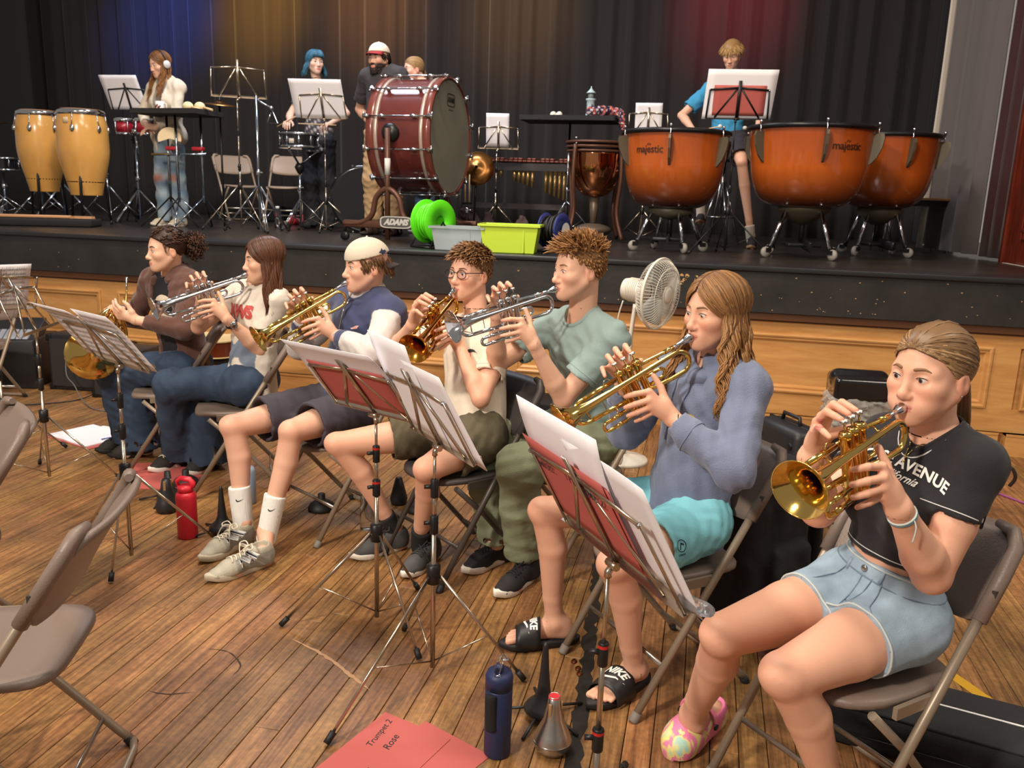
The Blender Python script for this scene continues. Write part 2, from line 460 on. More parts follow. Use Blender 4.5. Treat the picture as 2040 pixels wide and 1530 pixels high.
for (x, a, b) in boards:
 d = [in_view(x+BW/2, a+(b-a)*t) for t in (0, .25, .5, .75, 1)]; d = [q for q in d if q]
 (vis if d else hid).append((min(d) if d else 99, x, a, b))
vis.sort(); hid += vis[298:]; vis = vis[:298]
def board_verts(x, a, b):
 x0, x1 = x+.0012, x+BW-.0012; a += .001; b -= .001; c = .0016
 return ([(x0, a, -.02), (x1, a, -.02), (x1, b, -.02), (x0, b, -.02), (x0, a, -c), (x1, a, -c), (x1, b, -c), (x0, b, -c), (x0+c, a+c, 0), (x1-c, a+c, 0), (x1-c, b-c, 0), (x0+c, b-c, 0)],
   [(8, 9, 10, 11), (4, 5, 9, 8), (5, 6, 10, 9), (6, 7, 11, 10), (7, 4, 8, 11), (0, 1, 5, 4), (1, 2, 6, 5), (2, 3, 7, 6), (3, 0, 4, 7)])
for d, x, a, b in vis:
 mb = MB(); mb.add(*board_verts(x, a, b)); o = mb.build('floor_board', M_board, floor); col_attr(o.data, [rb.random() for _ in range(3)])
mb = MB(); cc = []
for d, x, a, b in hid: v, f = board_verts(x, a, b); mb.add(v, f); cc += [[rb.random() for _ in range(3)]+[1]]*12
for k in range(0, len(cc), 12): cc[k:k+12] = [cc[k]]*12
o = mb.build('floor_boards', M_board, floor, kind='stuff')
at = o.data.color_attributes.new('Col', 'FLOAT_COLOR', 'POINT'); at.data.foreach_set('color', np.array(cc, np.float32).ravel())
def worn_line(name, p, q, w, m, chips=40, seed=1, z=.0012, amp=.35, parent=floor):
 r = random.Random(seed); p, q = Vector(p), Vector(q); d = q-p; n = Vector((-d.y, d.x)).normalized(); vs = []; fs = []
 for i in range(chips+1):
  c = p+d*i/chips
  for s in (-1, 1):
   k = c+n*s*w*(.5-(r.random()**3)*amp); vs.append((k.x, k.y, z))
  if i: fs.append((2*i-2, 2*i-1, 2*i+1, 2*i))
 mb = MB(); mb.add(vs, fs); return mb.build(name, m, parent)
worn_line('painted_line', (-.185, 1.2), (-.53, 5.8), .055, mat('black_line_paint', (30, 28, 26), .45, var=.3, vscale=30), 140, 5)
worn_line('painted_line', (1.5, 1.86), (.60, 3.42), .045, mat('yellow_line_paint', (196, 150, 40), .5), 70, 8, amp=.1)
def scuff(pts, w, m, seed=0):
 r = random.Random(seed); P = spline([(x, y, 0) for x, y in pts], 10); vs, fs = [], []
 for i, c in enumerate(P):
  t = (P[min(i+1, len(P)-1)]-P[max(i-1, 0)]).normalized(); n = Vector((-t.y, t.x, 0)); e = math.sin(PI*i/(len(P)-1))
  for s in (-1, 1): k = c+n*s*w*e*(.3+.7*r.random()); vs.append((k.x, k.y, .001))
  if i: fs.append((2*i-2, 2*i-1, 2*i+1, 2*i))
 mb = MB(); mb.add(vs, fs); mb.build('scuff_mark', m, floor)
M_scl = mat('pale_scuff', (206, 160, 118), .6); M_scd = mat('rubber_scuff', (48, 32, 20), .6)
scuff([(-1.32, 2.44), (-1.16, 2.37), (-1.02, 2.28), (-.93, 2.22)], .012, M_scl, 1)
scuff([(-1.56, 2.30), (-1.48, 2.30), (-1.40, 2.24), (-1.39, 2.18)], .004, M_scd, 2)
scuff([(-1.60, 2.03), (-1.53, 2.03), (-1.46, 2.06)], .003, M_scd, 3)
for (px, py) in ((-.33, 2.57), (-.30, 2.50), (-.31, 2.53)):
 mb = MB(); mb.lathe([(.0001, .0014), (.011, .0012)], 9, Matrix.Translation((px, py, 0)) @ Matrix.Diagonal((1, 1.6, 1, 1))); mb.build('spill_drop', mat('spill', (92, 44, 20), .25), floor)
# ---- stage front
X0, X1 = -11.5, 4.2; YP = 5.86
wall = MB(); wall.box(((X0+X1)/2, YP+.06, .42), (X1-X0, .08, .84))
wall = tag(wall.build('wall_stage_front', M_panel), kind='structure')
def rail(x0, x1, z0, z1, name='rail', y=YP, t=.03): b = MB(); b.box(((x0+x1)/2, y+t/2-.01, (z0+z1)/2), (x1-x0, t, z1-z0)); return b.build(name, M_panel, wall)
PW, GAP = 3.15, .16; px1 = 1.85; edges = []
while px1 > X0: edges.append((px1-PW, px1)); px1 -= PW+GAP
edges.append((1.85+GAP+.04, 1.85+GAP+.04+1.9))
rail(X0, X1, .705, .80); rail(X0, X1, .148, .302)
for (a, b) in edges:
 rail(b, b+GAP, .302, .705, 'stile')
 bb = MB(); bb.box(((a+b)/2, YP+.012, .503), (b-a-.10, .018, .30)); bb.build('panel', M_panel, wall)
 for (p, q) in (((a, .705), (b, .705)), ((a, .302), (b, .302)), ((a, .302), (a, .705)), ((b, .302), (b, .705))):
  hor = p[1] == q[1]; mo = MB()
  s = 1 if (p[1] < .5 if hor else p[0] < (a+b)/2) else -1
  prof = [(0, 0), (0, .030), (.012, .034), (.022, .030), (.026, .020), (.038, .022), (.050, .010), (.054, 0)]; n = len(prof)
  vs = [(p[0]+i, YP+.006-d, p[1]+s*i) for i, d in prof]+[(q[0]-i, YP+.006-d, q[1]+s*i) for i, d in prof] if hor else [(p[0]+s*i, YP+.006-d, p[1]+i) for i, d in prof]+[(q[0]+s*i, YP+.006-d, q[1]-i) for i, d in prof]
  fl = 1 if (s > 0) == hor else -1
  mo.add(vs, [(j, j+1, n+j+1, n+j)[::fl] for j in range(n-1)])
  mo.build('moulding', M_panel, wall)
b = MB(); b.box((-4.77, YP-.012, .074), (13.44, .045, .148)); b.box((-4.77, YP-.008, .140), (13.44, .062, .016)); tag(b.build('baseboard_front', M_panel), kind='structure')
b = MB(); b.box((3.09, YP-.022, .074), (2.2, .06, .148)); b.box((3.09, YP-.018, .140), (2.2, .075, .016)); tag(b.build('baseboard_right', M_panel), kind='structure')
b = MB(); b.box(((X0+X1)/2, YP-.02, .822), (X1-X0, .06, .05)); b.box(((X0+X1)/2, YP-.005, .793), (X1-X0, .03, .014)); tag(b.build('trim_1', M_brown), kind='structure')
b = MB(); b.box(((X0+X1)/2, STAGE_Y+.12, .985), (X1-X0, .23, .276)); fascia = tag(b.build('trim_2', M_black), kind='structure')
b = MB(); b.box(((X0+X1)/2, STAGE_Y+.13, 1.137), (X1-X0, .30, .034), bev=.006); tag(b.build('trim_3', M_lip), kind='structure')
rc = random.Random(11); M_chip = mat('chipped_paint', (190, 150, 100), .7)
chips = MB()
for k in range(95):
 x = rc.uniform(-5.6, 2.3) if k < 60 else rc.gauss(.6, .8); z = .862+abs(rc.gauss(0, .02)) if k % 3 == 0 else rc.uniform(.88, 1.1); s = rc.uniform(.002, .006)*(1 if k % 9 else 1.6)
 n = 6; chips.add([(x+s*rc.uniform(.5, 1.5)*math.cos(6.28*i/n), STAGE_Y+.0042, z+s*.7*rc.uniform(.4, 1.3)*math.sin(6.28*i/n)) for i in range(n)][::-1], [tuple(range(n))])
for k in range(12):
 x = -.15+rc.uniform(-.03, .13); z = 1.03+rc.uniform(-.02, .05); s = rc.uniform(.008, .018)
 chips.add([(x+s*rc.uniform(.5, 1.4)*math.cos(6.28*i/7), STAGE_Y+.0042, z+s*.8*rc.uniform(.4, 1.3)*math.sin(6.28*i/7)) for i in range(7)][::-1], [tuple(range(7))])
chips.build('paint_chips', M_chip, fascia, kind='stuff')
b = MB(); b.box(((X0+X1)/2, 9.2, 1.134), (X1-X0, 6.6, .038)); tag(b.build('stage_floor', mat('stage_floor_paint', (50, 44, 40), .30, bump=.08, bscale=14, var=.3, vscale=3)), kind='structure')
# ---- curtains
def curtain(name, label, path, z0, z1, m, fold=.05, period=.22, seed=0, group=None, nz=10, pleat=1.0):
 r = random.Random(seed); P = [Vector((*p, 0)) for p in path]; pts = []; s = 0
 seg = [(P[i+1]-P[i]).length for i in range(len(P)-1)]; L = sum(seg)
 ph = 0; xs = []; n = max(24, int(L/period*14)); per = period
 for i in range(n+1):
  t = L*i/n; k = 0; q = t
  while k < len(seg)-1 and q > seg[k]: q -= seg[k]; k += 1
  d = (P[k+1]-P[k]).normalized(); nn = Vector((d.y, -d.x, 0))
  if i % 14 == 0: per = period*r.uniform(.6, 1.5)
  ph += 2*PI*(L/n)/per
  w = math.sin(ph)+.25*math.sin(2.3*ph+seed)
  pts.append((P[k]+d*q, nn, w*fold*(.75+.25*math.sin(ph*.31+seed))))
 def fn(u, v):
  i = min(int(round(u*n)), n); c, nn, w = pts[i]
  c = c+nn*w*(1-.25*v)+Vector((0, 0, z0+(z1-z0)*v)); return c
 mb = MB(); mb.quadgrid(fn, n, nz, True, .012); o = mb.build(name, m)
 tag(o, label, 'curtain', group); return o
M_cur = mat('black_curtain_cloth', (40, 35, 34), .9, sheen=.12, bump=.2, bscale=300)
M_cur2 = mat('black_leg_cloth', (30, 29, 31), .95, sheen=.06)
M_grey = mat('grey_curtain_cloth', (96, 88, 86), .85, sheen=.2)
M_maroon = mat('maroon_curtain_cloth', (56, 22, 20), .85, sheen=.15)
curtain('backdrop_curtain', 'wide black pleated curtain across the back of the stage', [(-12, 11.5), (2.6, 11.5)], STAGE_Z-.002, 6.6, M_cur, .07, .30, 4)
curtain('leg_curtain', 'flat black side curtain at the far left behind the hand drums', [(-13, 10.4), (-9.35, 10.4)], STAGE_Z+.01, 6.6, M_cur2, .012, .6, 2)
curtain('leg_curtain', 'black curtain returning along the right side behind the big kettledrums', [(2.5, 11.4), (2.42, 9.35)], STAGE_Z+.01, 6.6, M_cur2, .03, .3, 6)
gc = curtain('house_curtain', 'grey house curtain gathered at the right side of the stage', [(2.14, 9.2), (2.22, 8.75), (2.27, 8.12)], STAGE_Z+.03, 6.6, M_grey, .055, .34, 9)
mb = MB(); mb.quadgrid(lambda u, v: (2.06+.06*u+.02*math.sin(v*5), 9.22+.02*u, STAGE_Z+.03+5.4*v), 3, 12, True, .01); mb.build('pale_lining', mat('curtain_lining', (206, 196, 182), .8), gc)
curtain('house_curtain', 'dark maroon curtain beside the red wood stage frame', [(2.33, 8.1), (2.385, 7.7)], STAGE_Z+.02, 6.6, M_maroon, .02, .16, 12)
# ---- proscenium jamb
b = MB(); b.box((2.46, 6.75, 3.7), (.16, 1.9, 5.1)); jamb = tag(b.build('wall_right', M_redwood), kind='structure')
b = MB(); b.box((2.372, 7.66, 3.7), (.03, .06, 5.1), bev=.006); b.build('moulding', M_redwood, jamb)
b = MB()
for (y, w, t) in ((7.25, .03, .05), (7.21, .02, .035)): b.box((2.372, y, 3.85), (t, w, 5.0), bev=.006)
b.box((2.372, 6.4, 1.42), (.05, 1.7, .03), bev=.006); b.build('moulding', M_redwood, jamb)
b = MB(); b.box((2.377, 6.3, 3.9), (.02, 1.7, 4.8)); b.build('panel', M_redwood, jamb)
mb = MB(); mb.box((2.36, 7.02, STAGE_Z+.004), (.035, .9, .002), rz=.05); tag(mb.build('floor_tape', mat('white_tape', (220, 212, 200), .5)), 'strip of white tape on the stage floor by the red wood frame', 'tape')
# ================================================================== INSTRUMENTS
M_gold = mat('lacquered_brass', (226, 190, 108), .12, 1, bump=.02, bscale=20)
M_gold2 = mat('dark_lacquered_brass', (196, 136, 50), .16, 1)
M_silver = mat('silver_plate', (205, 208, 212), .12, 1)
M_steel = mat('nickel', (190, 190, 192), .16, 1)
M_pearl = mat('pearl_button', (226, 222, 214), .25)
M_rubber = mat('black_rubber', (28, 27, 27), .55)
def make_trumpet(m, label, mouth, d, accent=None, roll=0):
 T = Frame(mouth, d)
 if roll: z = T.z*math.cos(R(roll))+T.y*math.sin(R(roll)); T = Frame(mouth, d, z)
 root = bpy.data.objects.new('trumpet', None); COL.objects.link(root); root.matrix_world = T.mat; root.empty_display_size = .05
 tag(root, label, 'trumpet')
 ac = accent or m; X = Matrix.Rotation(PI/2, 4, 'Y')
 mp = MB(); mp.lathe([(.0085, .006), (.0105, .001), (.0125, 0), (.0137, .003), (.0134, .008), (.0118, .016), (.0088, .026), (.0062, .034), (.0060, .040), (.0052, .086)], 20, X, False); mp.lathe([(.0084, .004), (.004, .014), (.0015, .02)], 16, X, False, False); mp.build('mouthpiece', M_silver, root)
 y1 = -.018
 b = MB(); b.tube([(.070, y1*.0, 0), (.105, y1*.3, 0), (.16, y1, 0), (.30, y1, 0)], [.0058, .0056, .0058, .0060], 12); b.tube([(.066, 0, 0), (.098, y1*.25, 0)], .0076, 12); b.tube([(.27, y1, 0), (.385, y1, 0)], .0073, 12); b.build('leadpipe', m, root)
 arc = lambda cx, cz, r, y, a0, a1, n=12, dy=0: [(cx+r*math.cos(a0+(a1-a0)*i/n), y+dy*i/n, cz+r*math.sin(a0+(a1-a0)*i/n)) for i in range(n+1)]
 s = MB(); s.tube([(.36, y1, 0)]+arc(.400, -.037, .037, y1, PI/2, -PI/2)+[(.36, y1, -.074)], .0064, 12); s.tube([(.385, y1, -.074), (.262, y1*.2, -.074)], .0073, 12); s.tube([(.392, y1, -.001), (.392, y1, -.073)], .0028, 8); s.build('tuning_slide', m, root)
 bl = MB(); yb = .024; pts, rad = [], []
 for i in range(30):
  x = .485-.40*i/29; t = (.485-x); r = .0072+.0545*math.exp(-t/.030)*.80+.011*math.exp(-t/.11)
  pts.append((x, yb, -.008)); rad.append(r)
 pts2 = arc(.078, -.042, .034, yb, PI/2, PI*1.5, 14); pts3 = [(.12, yb*.9, -.076), (.165, yb*.5, -.076), (.188, 0, -.076)]
 bl.tube(pts+pts2+pts3, rad+[.0072]*15+[.0066]*3, 28, cap=False)
 bl.tube([(.4845, yb, -.008), (.4852, yb, -.008)], [.0621, .0621], 28, cap=False)
 inn = [(.4845-.40*i/29*.55, yb, -.008) for i in range(20)]; bl.tube(inn[::-1], [max(.0065, .0072+.0545*math.exp(-(.4845-p[0])/.030)*.80+.011*math.exp(-(.4845-p[0])/.11)-.0012) for p in inn][::-1], 28, cap=False)
 ring = [(.4850, yb+.0612*math.cos(2*PI*i/40), -.008+.0612*math.sin(2*PI*i/40)) for i in range(40)]; bl.tube(ring, .0014, 6, closed=True); bl.build('bell', m, root)
 for i, x in enumerate((.195, .2265, .258)):
  v = MB(); v.lathe([(.0100, -.128), (.0132, -.126), (.0134, -.114), (.0124, -.113), (.0124, .014), (.0136, .015), (.0138, .026), (.0118, .030), (.004, .031)], 18, Matrix.Translation((x, 0, 0))); vo = v.build('valve', m, root)
  st = MB(); st.lathe([(.0024, .028), (.0024, .050), (.0085, .051), (.0088, .054), (.0080, .056)], 14, Matrix.Translation((x, 0, 0))); st.build('stem', M_steel, vo)
  bt = MB(); bt.lathe([(.0078, .0561), (.0074, .0574), (.0001, .0570)], 14, Matrix.Translation((x, 0, 0))); bt.build('button', M_pearl, vo)
 c = MB(); c.tube([(.180, 0, -.030), (.226, 0, -.030)], .006, 8); c.tube([(.185, 0, -.095), (.268, 0, -.095)], .0062, 8); c.build('valve_links', m, root)
 t1 = MB(); t1.tube([(.19, -.004, -.038), (.135, -.004, -.038)]+arc(.135, -.052, .014, -.004, PI/2, PI*1.5, 8)+[(.19, -.004, -.066)], .0058, 10); t1.build('first_slide', m, root)
 t2 = MB(); t2.tube([(.226, 0, -.045), (.226, -.035, -.045), (.226, -.046, -.052), (.226, -.046, -.060), (.226, -.035, -.067), (.226, 0, -.067)], .0056, 10); t2.build('second_slide', m, root)
 t3 = MB(); t3.tube([(.262, .010, -.092), (.360, .012, -.092)]+arc(.360, -.106, .014, .012, PI/2, -PI/2, 8)+[(.262, .010, -.120)], .0058, 10)
 for z in (-.092, -.120): t3.tube([(.30, .012, z), (.345, .012, z)], .0068, 10)
 rg = [(.315+.0, .012+.011*math.cos(a), -.078+.011*math.sin(a)) for a in np.linspace(0, 2*PI, 17)[:-1]]; t3.tube(rg, .0016, 6, closed=True); t3.build('third_slide', m, root)
 bc = MB()
 for x in (.125, .325): bc.tube([(x, y1 if x > .2 else y1*.4, -.004), (x, .003, -.014), (x, yb, -.008)], .0018, 6)
 bc.tube([(.335, y1, -.012), (.335, y1, -.066)], .0018, 6); bc.tube(arc(.298, .006, .012, y1, 0, PI*1.15, 10), .0018, 6); bc.build('braces', ac, root)
 wk = MB(); wk.lathe([(.0035, 0), (.0035, .006), (.0001, .008)], 10, Matrix.Translation((.437, y1, -.045)) @ Matrix.Rotation(PI/2, 4, 'Y')); wk.tube([(.437, y1, -.045), (.40, y1+.006, -.062)], .0016, 6); wk.build('water_key', ac, root)
 return root, T
# ================================================================== PEOPLE
def A3(v): return np.array(v, float)
def unit(v): v = A3(v); return v/(np.linalg.norm(v)+1e-12)
class Frame:
 """local frame: x forward, y to the figure's left, z up"""
 def __init__(s, o, x, up=(0, 0, 1), sc=1.0):
  s.o = A3(o); s.x = unit(x); z = A3(up)-s.x*float(A3(up) @ s.x); s.z = unit(z); s.y = np.cross(s.z, s.x); s.s = sc
 def __call__(s, *l):
  l = l[0] if len(l) == 1 else l
  return s.o+(s.x*l[0]+s.y*l[1]+s.z*l[2])*s.s
 def inv(s, P): d = (P-s.o)/s.s; return np.stack([d @ s.x, d @ s.y, d @ s.z], -1)
 @property
 def axes(s): return np.stack([s.x, s.y, s.z])
 @property
 def mat(s):
  m = Matrix(((s.x[0], s.y[0], s.z[0]), (s.x[1], s.y[1], s.z[1]), (s.x[2], s.y[2], s.z[2]))).to_4x4()
  return Matrix.Translation(s.o) @ m
def head_frame(mouth, yaw, pitch, roll, sc):
 y, p = R(yaw), R(pitch)
 x = A3((math.cos(y)*math.cos(p), math.sin(y)*math.cos(p), -math.sin(p))); f = Frame((0, 0, 0), x, (0, 0, 1), sc)
 if roll:
  r = R(roll); z = f.z*math.cos(r)+f.y*math.sin(r); f = Frame((0, 0, 0), x, z, sc)
 f.o = A3(mouth)-(f(.099, 0, -.072)); return f
M_skin = {}
def skin_mat(k, col):
 if k not in M_skin: M_skin[k] = mat('skin_'+k, col, .48, attr=True, bump=.06, bscale=260, spec=.4, sss=.0)
 return M_skin[k]
def head_prims(F, H, o):
 s = H.s; ax = H.axes; E = lambda c, r, k=.02, op='u': F.ell(H(*c), [q*s for q in r], ax, k*s, op)
 C = lambda a, b, r1, r2, k=.02, op='u': F.cone(H(*a), H(*b), r1*s, r2*s, k*s, op)
 fw = o.get('face_w', 1); jaw = o.get('jaw', 1)
 E((-.010, 0, .030), (.098, .076, .086)); E((.030, 0, -.035), (.058, .060*fw, .083), .03)
 for y in (-1, 1):
  C((-.002, y*.054*fw, -.045), (.066, y*.015, -.100*jaw), .018, .015, .03)
  E((.060, y*.042*fw, -.027), (.024, .021, .021), .03)
  C((.077, y*.012, .018), (.065, y*.046, .014), .009, .008, .022)
 E((.076, 0, -.099*jaw), (.017, .019, .016), .02)
 E((.076, 0, -.071), (.020, .030, .022), .022)
 for y in (-1, 1): E((.101, y*.032, .001), (.022, .020, .0135), .014, 's')
 for y in (-1, 1):
  E((.0745, y*.0318, -.0005), (.0150, .0160, .0125), .004)
  op = o.get('eye_open', .0060); E((.094, y*.0318, -.0018), (.016, .0146, op), .002, 's')
 nl = o.get('nose', 1.0); C((.084, 0, .006), (.0985+.005*nl, 0, -.036), .0066, .0098, .016)
 E((.0990+.0045*nl, 0, -.0395), (.0122, .0126, .0112), .008)
 for y in (-1, 1): E((.093, y*.0128, -.0445), (.0105, .0072, .0075), .006)
 for y in (-1, 1):
  C((.0945, 0, -.0672), (.084, y*.022, -.0712), .0062, .0032, .004)
  C((.0930, 0, -.0770), (.084, y*.019, -.0738), .0070, .0034, .004)
 if o.get('puff'):
  for y in (-1, 1): E((.062, y*.036, -.066), (.024, .022, .024), .02)
 for y in (-1, 1):
  tilt = Frame((0, 0, 0), ax[0]*.96-ax[2]*.25, ax[2], 1)
  c = H(-.010, y*.0775*o.get('ear_w', 1), -.012)
  F.ell(c, A3((.0185, .0075, .030))*s, tilt.axes, .006*s); F.ell(H(-.006, y*.0875*o.get('ear_w', 1), -.010), A3((.010, .0065, .018))*s, tilt.axes, .003*s, 's')
def head_cols(P, H, skin, o):
 """skin tones: lips, cheeks, ears, beard; the mouth line is painted shade of the lip groove"""
 q = H.inv(P); n = len(P); c = np.tile(np.array(skin[:3]), (n, 1)).astype(np.float32)
 def blend(w, col): nonlocal c; w = np.clip(w, 0, 1)[:, None]; c = c*(1-w)+np.array(col[:3], np.float32)*w
 sk = np.array(skin[:3]); red = sk*np.array((1.02, .80, .78)); fr = q[:, 0] > .03
 blend(fr*np.exp(-(((np.abs(q[:, 1])-.044)/.020)**2+((q[:, 2]+.034)/.020)**2))*o.get('blush', .7), red)
 blend(fr*np.exp(-((q[:, 1]/.014)**2+((q[:, 2]+.042)/.014)**2))*.5, red)
 blend((np.abs(q[:, 1]) > .074)*(np.abs(q[:, 2]+.012) < .045)*.6, red)
 y = np.abs(q[:, 1]); lipz = -.0718-.0005
 up = np.clip((.0240-y)/.003, 0, 1)*np.clip((.0072-.18*y-np.abs(q[:, 2]-lipz-.0035))/.0015, 0, 1)
 lo = np.clip((.0215-y)/.003, 0, 1)*np.clip((.0092-.22*y-np.abs(q[:, 2]-lipz+.0045))/.0015, 0, 1)
 lip = np.maximum(up, lo)*(q[:, 0] > .070); blend(lip*.85, o.get('lip', srgb(196, 116, 104)))
 blend((q[:, 0] > .075)*np.clip((.0235-y)/.002, 0, 1)*np.clip((.0016-np.abs(q[:, 2]-lipz))/.0008, 0, 1)*.7, srgb(130, 66, 58))  # dark line painted for the shade between the lips, groove not modelled
 if o.get('beard') is not None:
  b = np.clip((q[:, 0]+.012)/.02, 0, 1)*np.clip((-.040-q[:, 2])/.012, 0, 1)*(1-np.clip(lip*1.5, 0, 1)); blend(b*.95, o['beard'])
 return c
def hand_L(T):   # the left hand round a trumpet's valve block, in the trumpet's frame
 k = {'w': (.188, .072, -.162), 'p': [(.192, .056, -.115), (.205, .055, -.100)],
   'f': [[(.212, .053, -.058), (.252, .043, -.045), (.276, .022, -.046)],
    [(.226, .060, -.078), (.265, .047, -.072), (.292, .026, -.074)],
    [(.230, .060, -.100), (.270, .047, -.099), (.296, .028, -.101)],
    [(.224, .055, -.121), (.258, .043, -.126), (.282, .028, -.130)]],
   't': [(.182, .060, -.122), (.169, .040, -.072), (.170, .026, -.034)]}
 return {a: (T(*v) if a == 'w' else [T(*q) for q in v] if a in 'pt' else [[T(*q) for q in g] for g in v]) for a, v in k.items()}
def hand_R(T, lift=0):
 k = {'w': (.224, -.108, -.060), 'p': [(.215, -.090, -.015), (.222, -.082, .010)],
   'f': [[(.190, -.074, .034), (.190, -.040, .070), (.196, -.006, .058+lift)],
    [(.212, -.078, .040), (.222, -.042, .076), (.227, -.006, .060+lift)],
    [(.236, -.076, .036), (.254, -.040, .070), (.258, -.006, .058+lift)],
    [(.257, -.070, .022), (.284, -.044, .044), (.296, -.014, .030)]],
   't': [(.200, -.084, -.012), (.186, -.046, .002), (.176, -.006, .016)]}
 return {a: (T(*v) if a == 'w' else [T(*q) for q in v] if a in 'pt' else [[T(*q) for q in g] for g in v]) for a, v in k.items()}
def hand_free(w, dirv, palm_n, side, curl=.5, sc=1.0, spread=.10):
 """relaxed hand: w wrist, dirv towards the fingers, palm_n out of the palm, side +1 left / -1 right"""
 f = unit(dirv); n = unit(A3(palm_n)-f*float(A3(palm_n) @ f)); t = np.cross(n, f)*side   # t: towards the thumb
 P = lambda a, b, c: A3(w)+(f*a+t*b+n*c)*sc
 fs = []
 for i, (b, l) in enumerate(((.030, .078), (.010, .086), (-.011, .080), (-.030, .062))):
  a0 = .088-abs(i-1)*.005; k = P(a0, b, 0); ca, sa = math.cos(curl), math.sin(curl); c2, s2 = math.cos(curl*2.1), math.sin(curl*2.1)
  m = P(a0+l*.5*ca, b*(1+spread), l*.5*sa); e = P(a0+l*.5*ca+l*.5*c2, b*(1+spread*1.5), l*.5*sa+l*.5*s2); fs.append([k, m, e])
 return {'w': A3(w), 'p': [P(.045, .004, 0), P(.07, 0, 0)], 'f': fs, 't': [P(.03, .034, .008), P(.062, .056, .022), P(.092, .056, .034)]}
def hand_prims(F, h, sc=1.0):
 ks = [f[0] for f in h['f']]; w = h['w']
 for i, kk in enumerate(ks): F.cone(w*.55+kk*.45+(ks[1]*.5+ks[2]*.5-kk)*.12, kk, .0155*sc, .0115*sc, .012*sc)
 F.cone(w, h['p'][0], .024*sc, .023*sc, .014*sc)
 for i, f in enumerate(h['f']):
  r = (.0092, .0095, .0090, .0080)[i]*sc
  F.cone(f[0], f[1], r*1.08, r*.95, .004*sc); F.cone(f[1], f[2]*.55+f[1]*.45, r*.95, r*.86, .003*sc); F.cone(f[2]*.55+f[1]*.45, f[2], r*.86, r*.74, .002*sc)
 t = h['t']; F.cone(w*.5+t[0]*.5, t[0], .018*sc, .0155*sc, .012*sc); F.cone(t[0], t[1], .0145*sc, .0108*sc, .008*sc); F.cone(t[1], t[2], .0108*sc, .0086*sc, .003*sc)
def torso_frame(o):
 Hc = (A3(o['Lh'])+A3(o['Rh']))/2; N = A3(o['neck']); u = unit(N-Hc); sd = A3(o['shL'])-A3(o['shR']); sd = unit(sd-u*float(sd @ u)); fr = np.cross(sd, u)
 return Hc, N, u, sd, fr
def torso_prims(F, o, g=0.0, k=.05, hips=True, low=0.0):
 Hc, N, u, sd, fr = torso_frame(o); L = np.linalg.norm(N-Hc); b = o.get('build', 1.0)
 hs = unit(A3(o['Lh'])-A3(o['Rh']))
 if hips: F.cone(A3(o['Rh'])+u*.01, A3(o['Lh'])+u*.01, .098*b+g, .098*b+g, k)
 w1, w2 = o.get('waist', .128)*b, o.get('chest', .148)*b
 F.cone(Hc+u*low, Hc+u*L*.42, w1+g+.006, w1+g, k*.6, side=sd, ratio=.76)
 F.cone(Hc+u*L*.42, N-u*.135, w1+g, w2+g, k*.3, side=sd, ratio=.70)
 F.cone(A3(o['shR'])-u*.014, A3(o['shL'])-u*.014, .046*b+g, .046*b+g, k)
 for q in ('shL', 'shR'): F.cone(N+u*.015-fr*.015, A3(o[q])+u*.005, .044*b+g, .044*b+g, .03)
 if o.get('bust'):
  for y in (-1, 1): F.ell(N-u*.185+sd*y*.062+fr*(.070+o['bust']), A3((.050, .052, .060))+g, np.stack([fr, sd, u]), .04)
def arm_prims(F, o, q, g=0.0, upto=None, r=(.046, .037, .037, .0255)):
 b = o.get('arm_b', 1.0); s, e, w = A3(o['sh'+q]), A3(o['e'+q]), A3(o['w'+q])
 m0 = s*.45+e*.55; F.cone(s, m0, r[0]*b+g, r[0]*b*.97+g, .02); F.cone(m0, e, r[0]*b*.97+g, r[1]*b+g, .008)
 ou = unit(e-(s+w)/2); F.ell(e+ou*.008, (r[1]*b*.86+g,)*3, None, .02)
 m = e*.70+w*.30; F.cone(e, m, r[1]*b+g, r[2]*b*1.10+g, .010); F.cone(m, e*.15+w*.85, r[2]*b*1.10+g, r[3]*b+g, .008); F.cone(e*.15+w*.85, w, r[3]*b+g, r[3]*b+g, .008)
def leg_prims(F, o, q, g=0.0, shin=True):
 b = o.get('leg_b', 1.0); h, kn, an = A3(o[q+'h']), A3(o[q+'k']), A3(o[q+'a'])
 th = unit(h-kn); sh = unit(an-kn)
 m1 = h*.5+kn*.5; F.cone(h, m1, .086*b+g, .074*b+g, .02); F.cone(m1, kn, .074*b+g, .051*b+g, .008); F.ell(kn-th*.016-sh*.010, (.040*b+g,)*3, None, .022)
 if shin:
  m = kn*.68+an*.32+th*.016
  F.cone(kn, m, .047*b+g, .050*b+g, .012); F.cone(m, kn*.22+an*.78, .050*b+g, .034*b+g, .008); F.cone(kn*.22+an*.78, an, .034*b+g, .032*b+g, .008)
  for y in (-1, 1): F.ell(an+np.cross(sh, th)*y*.026*b, (.014*b,)*3, None, .02)
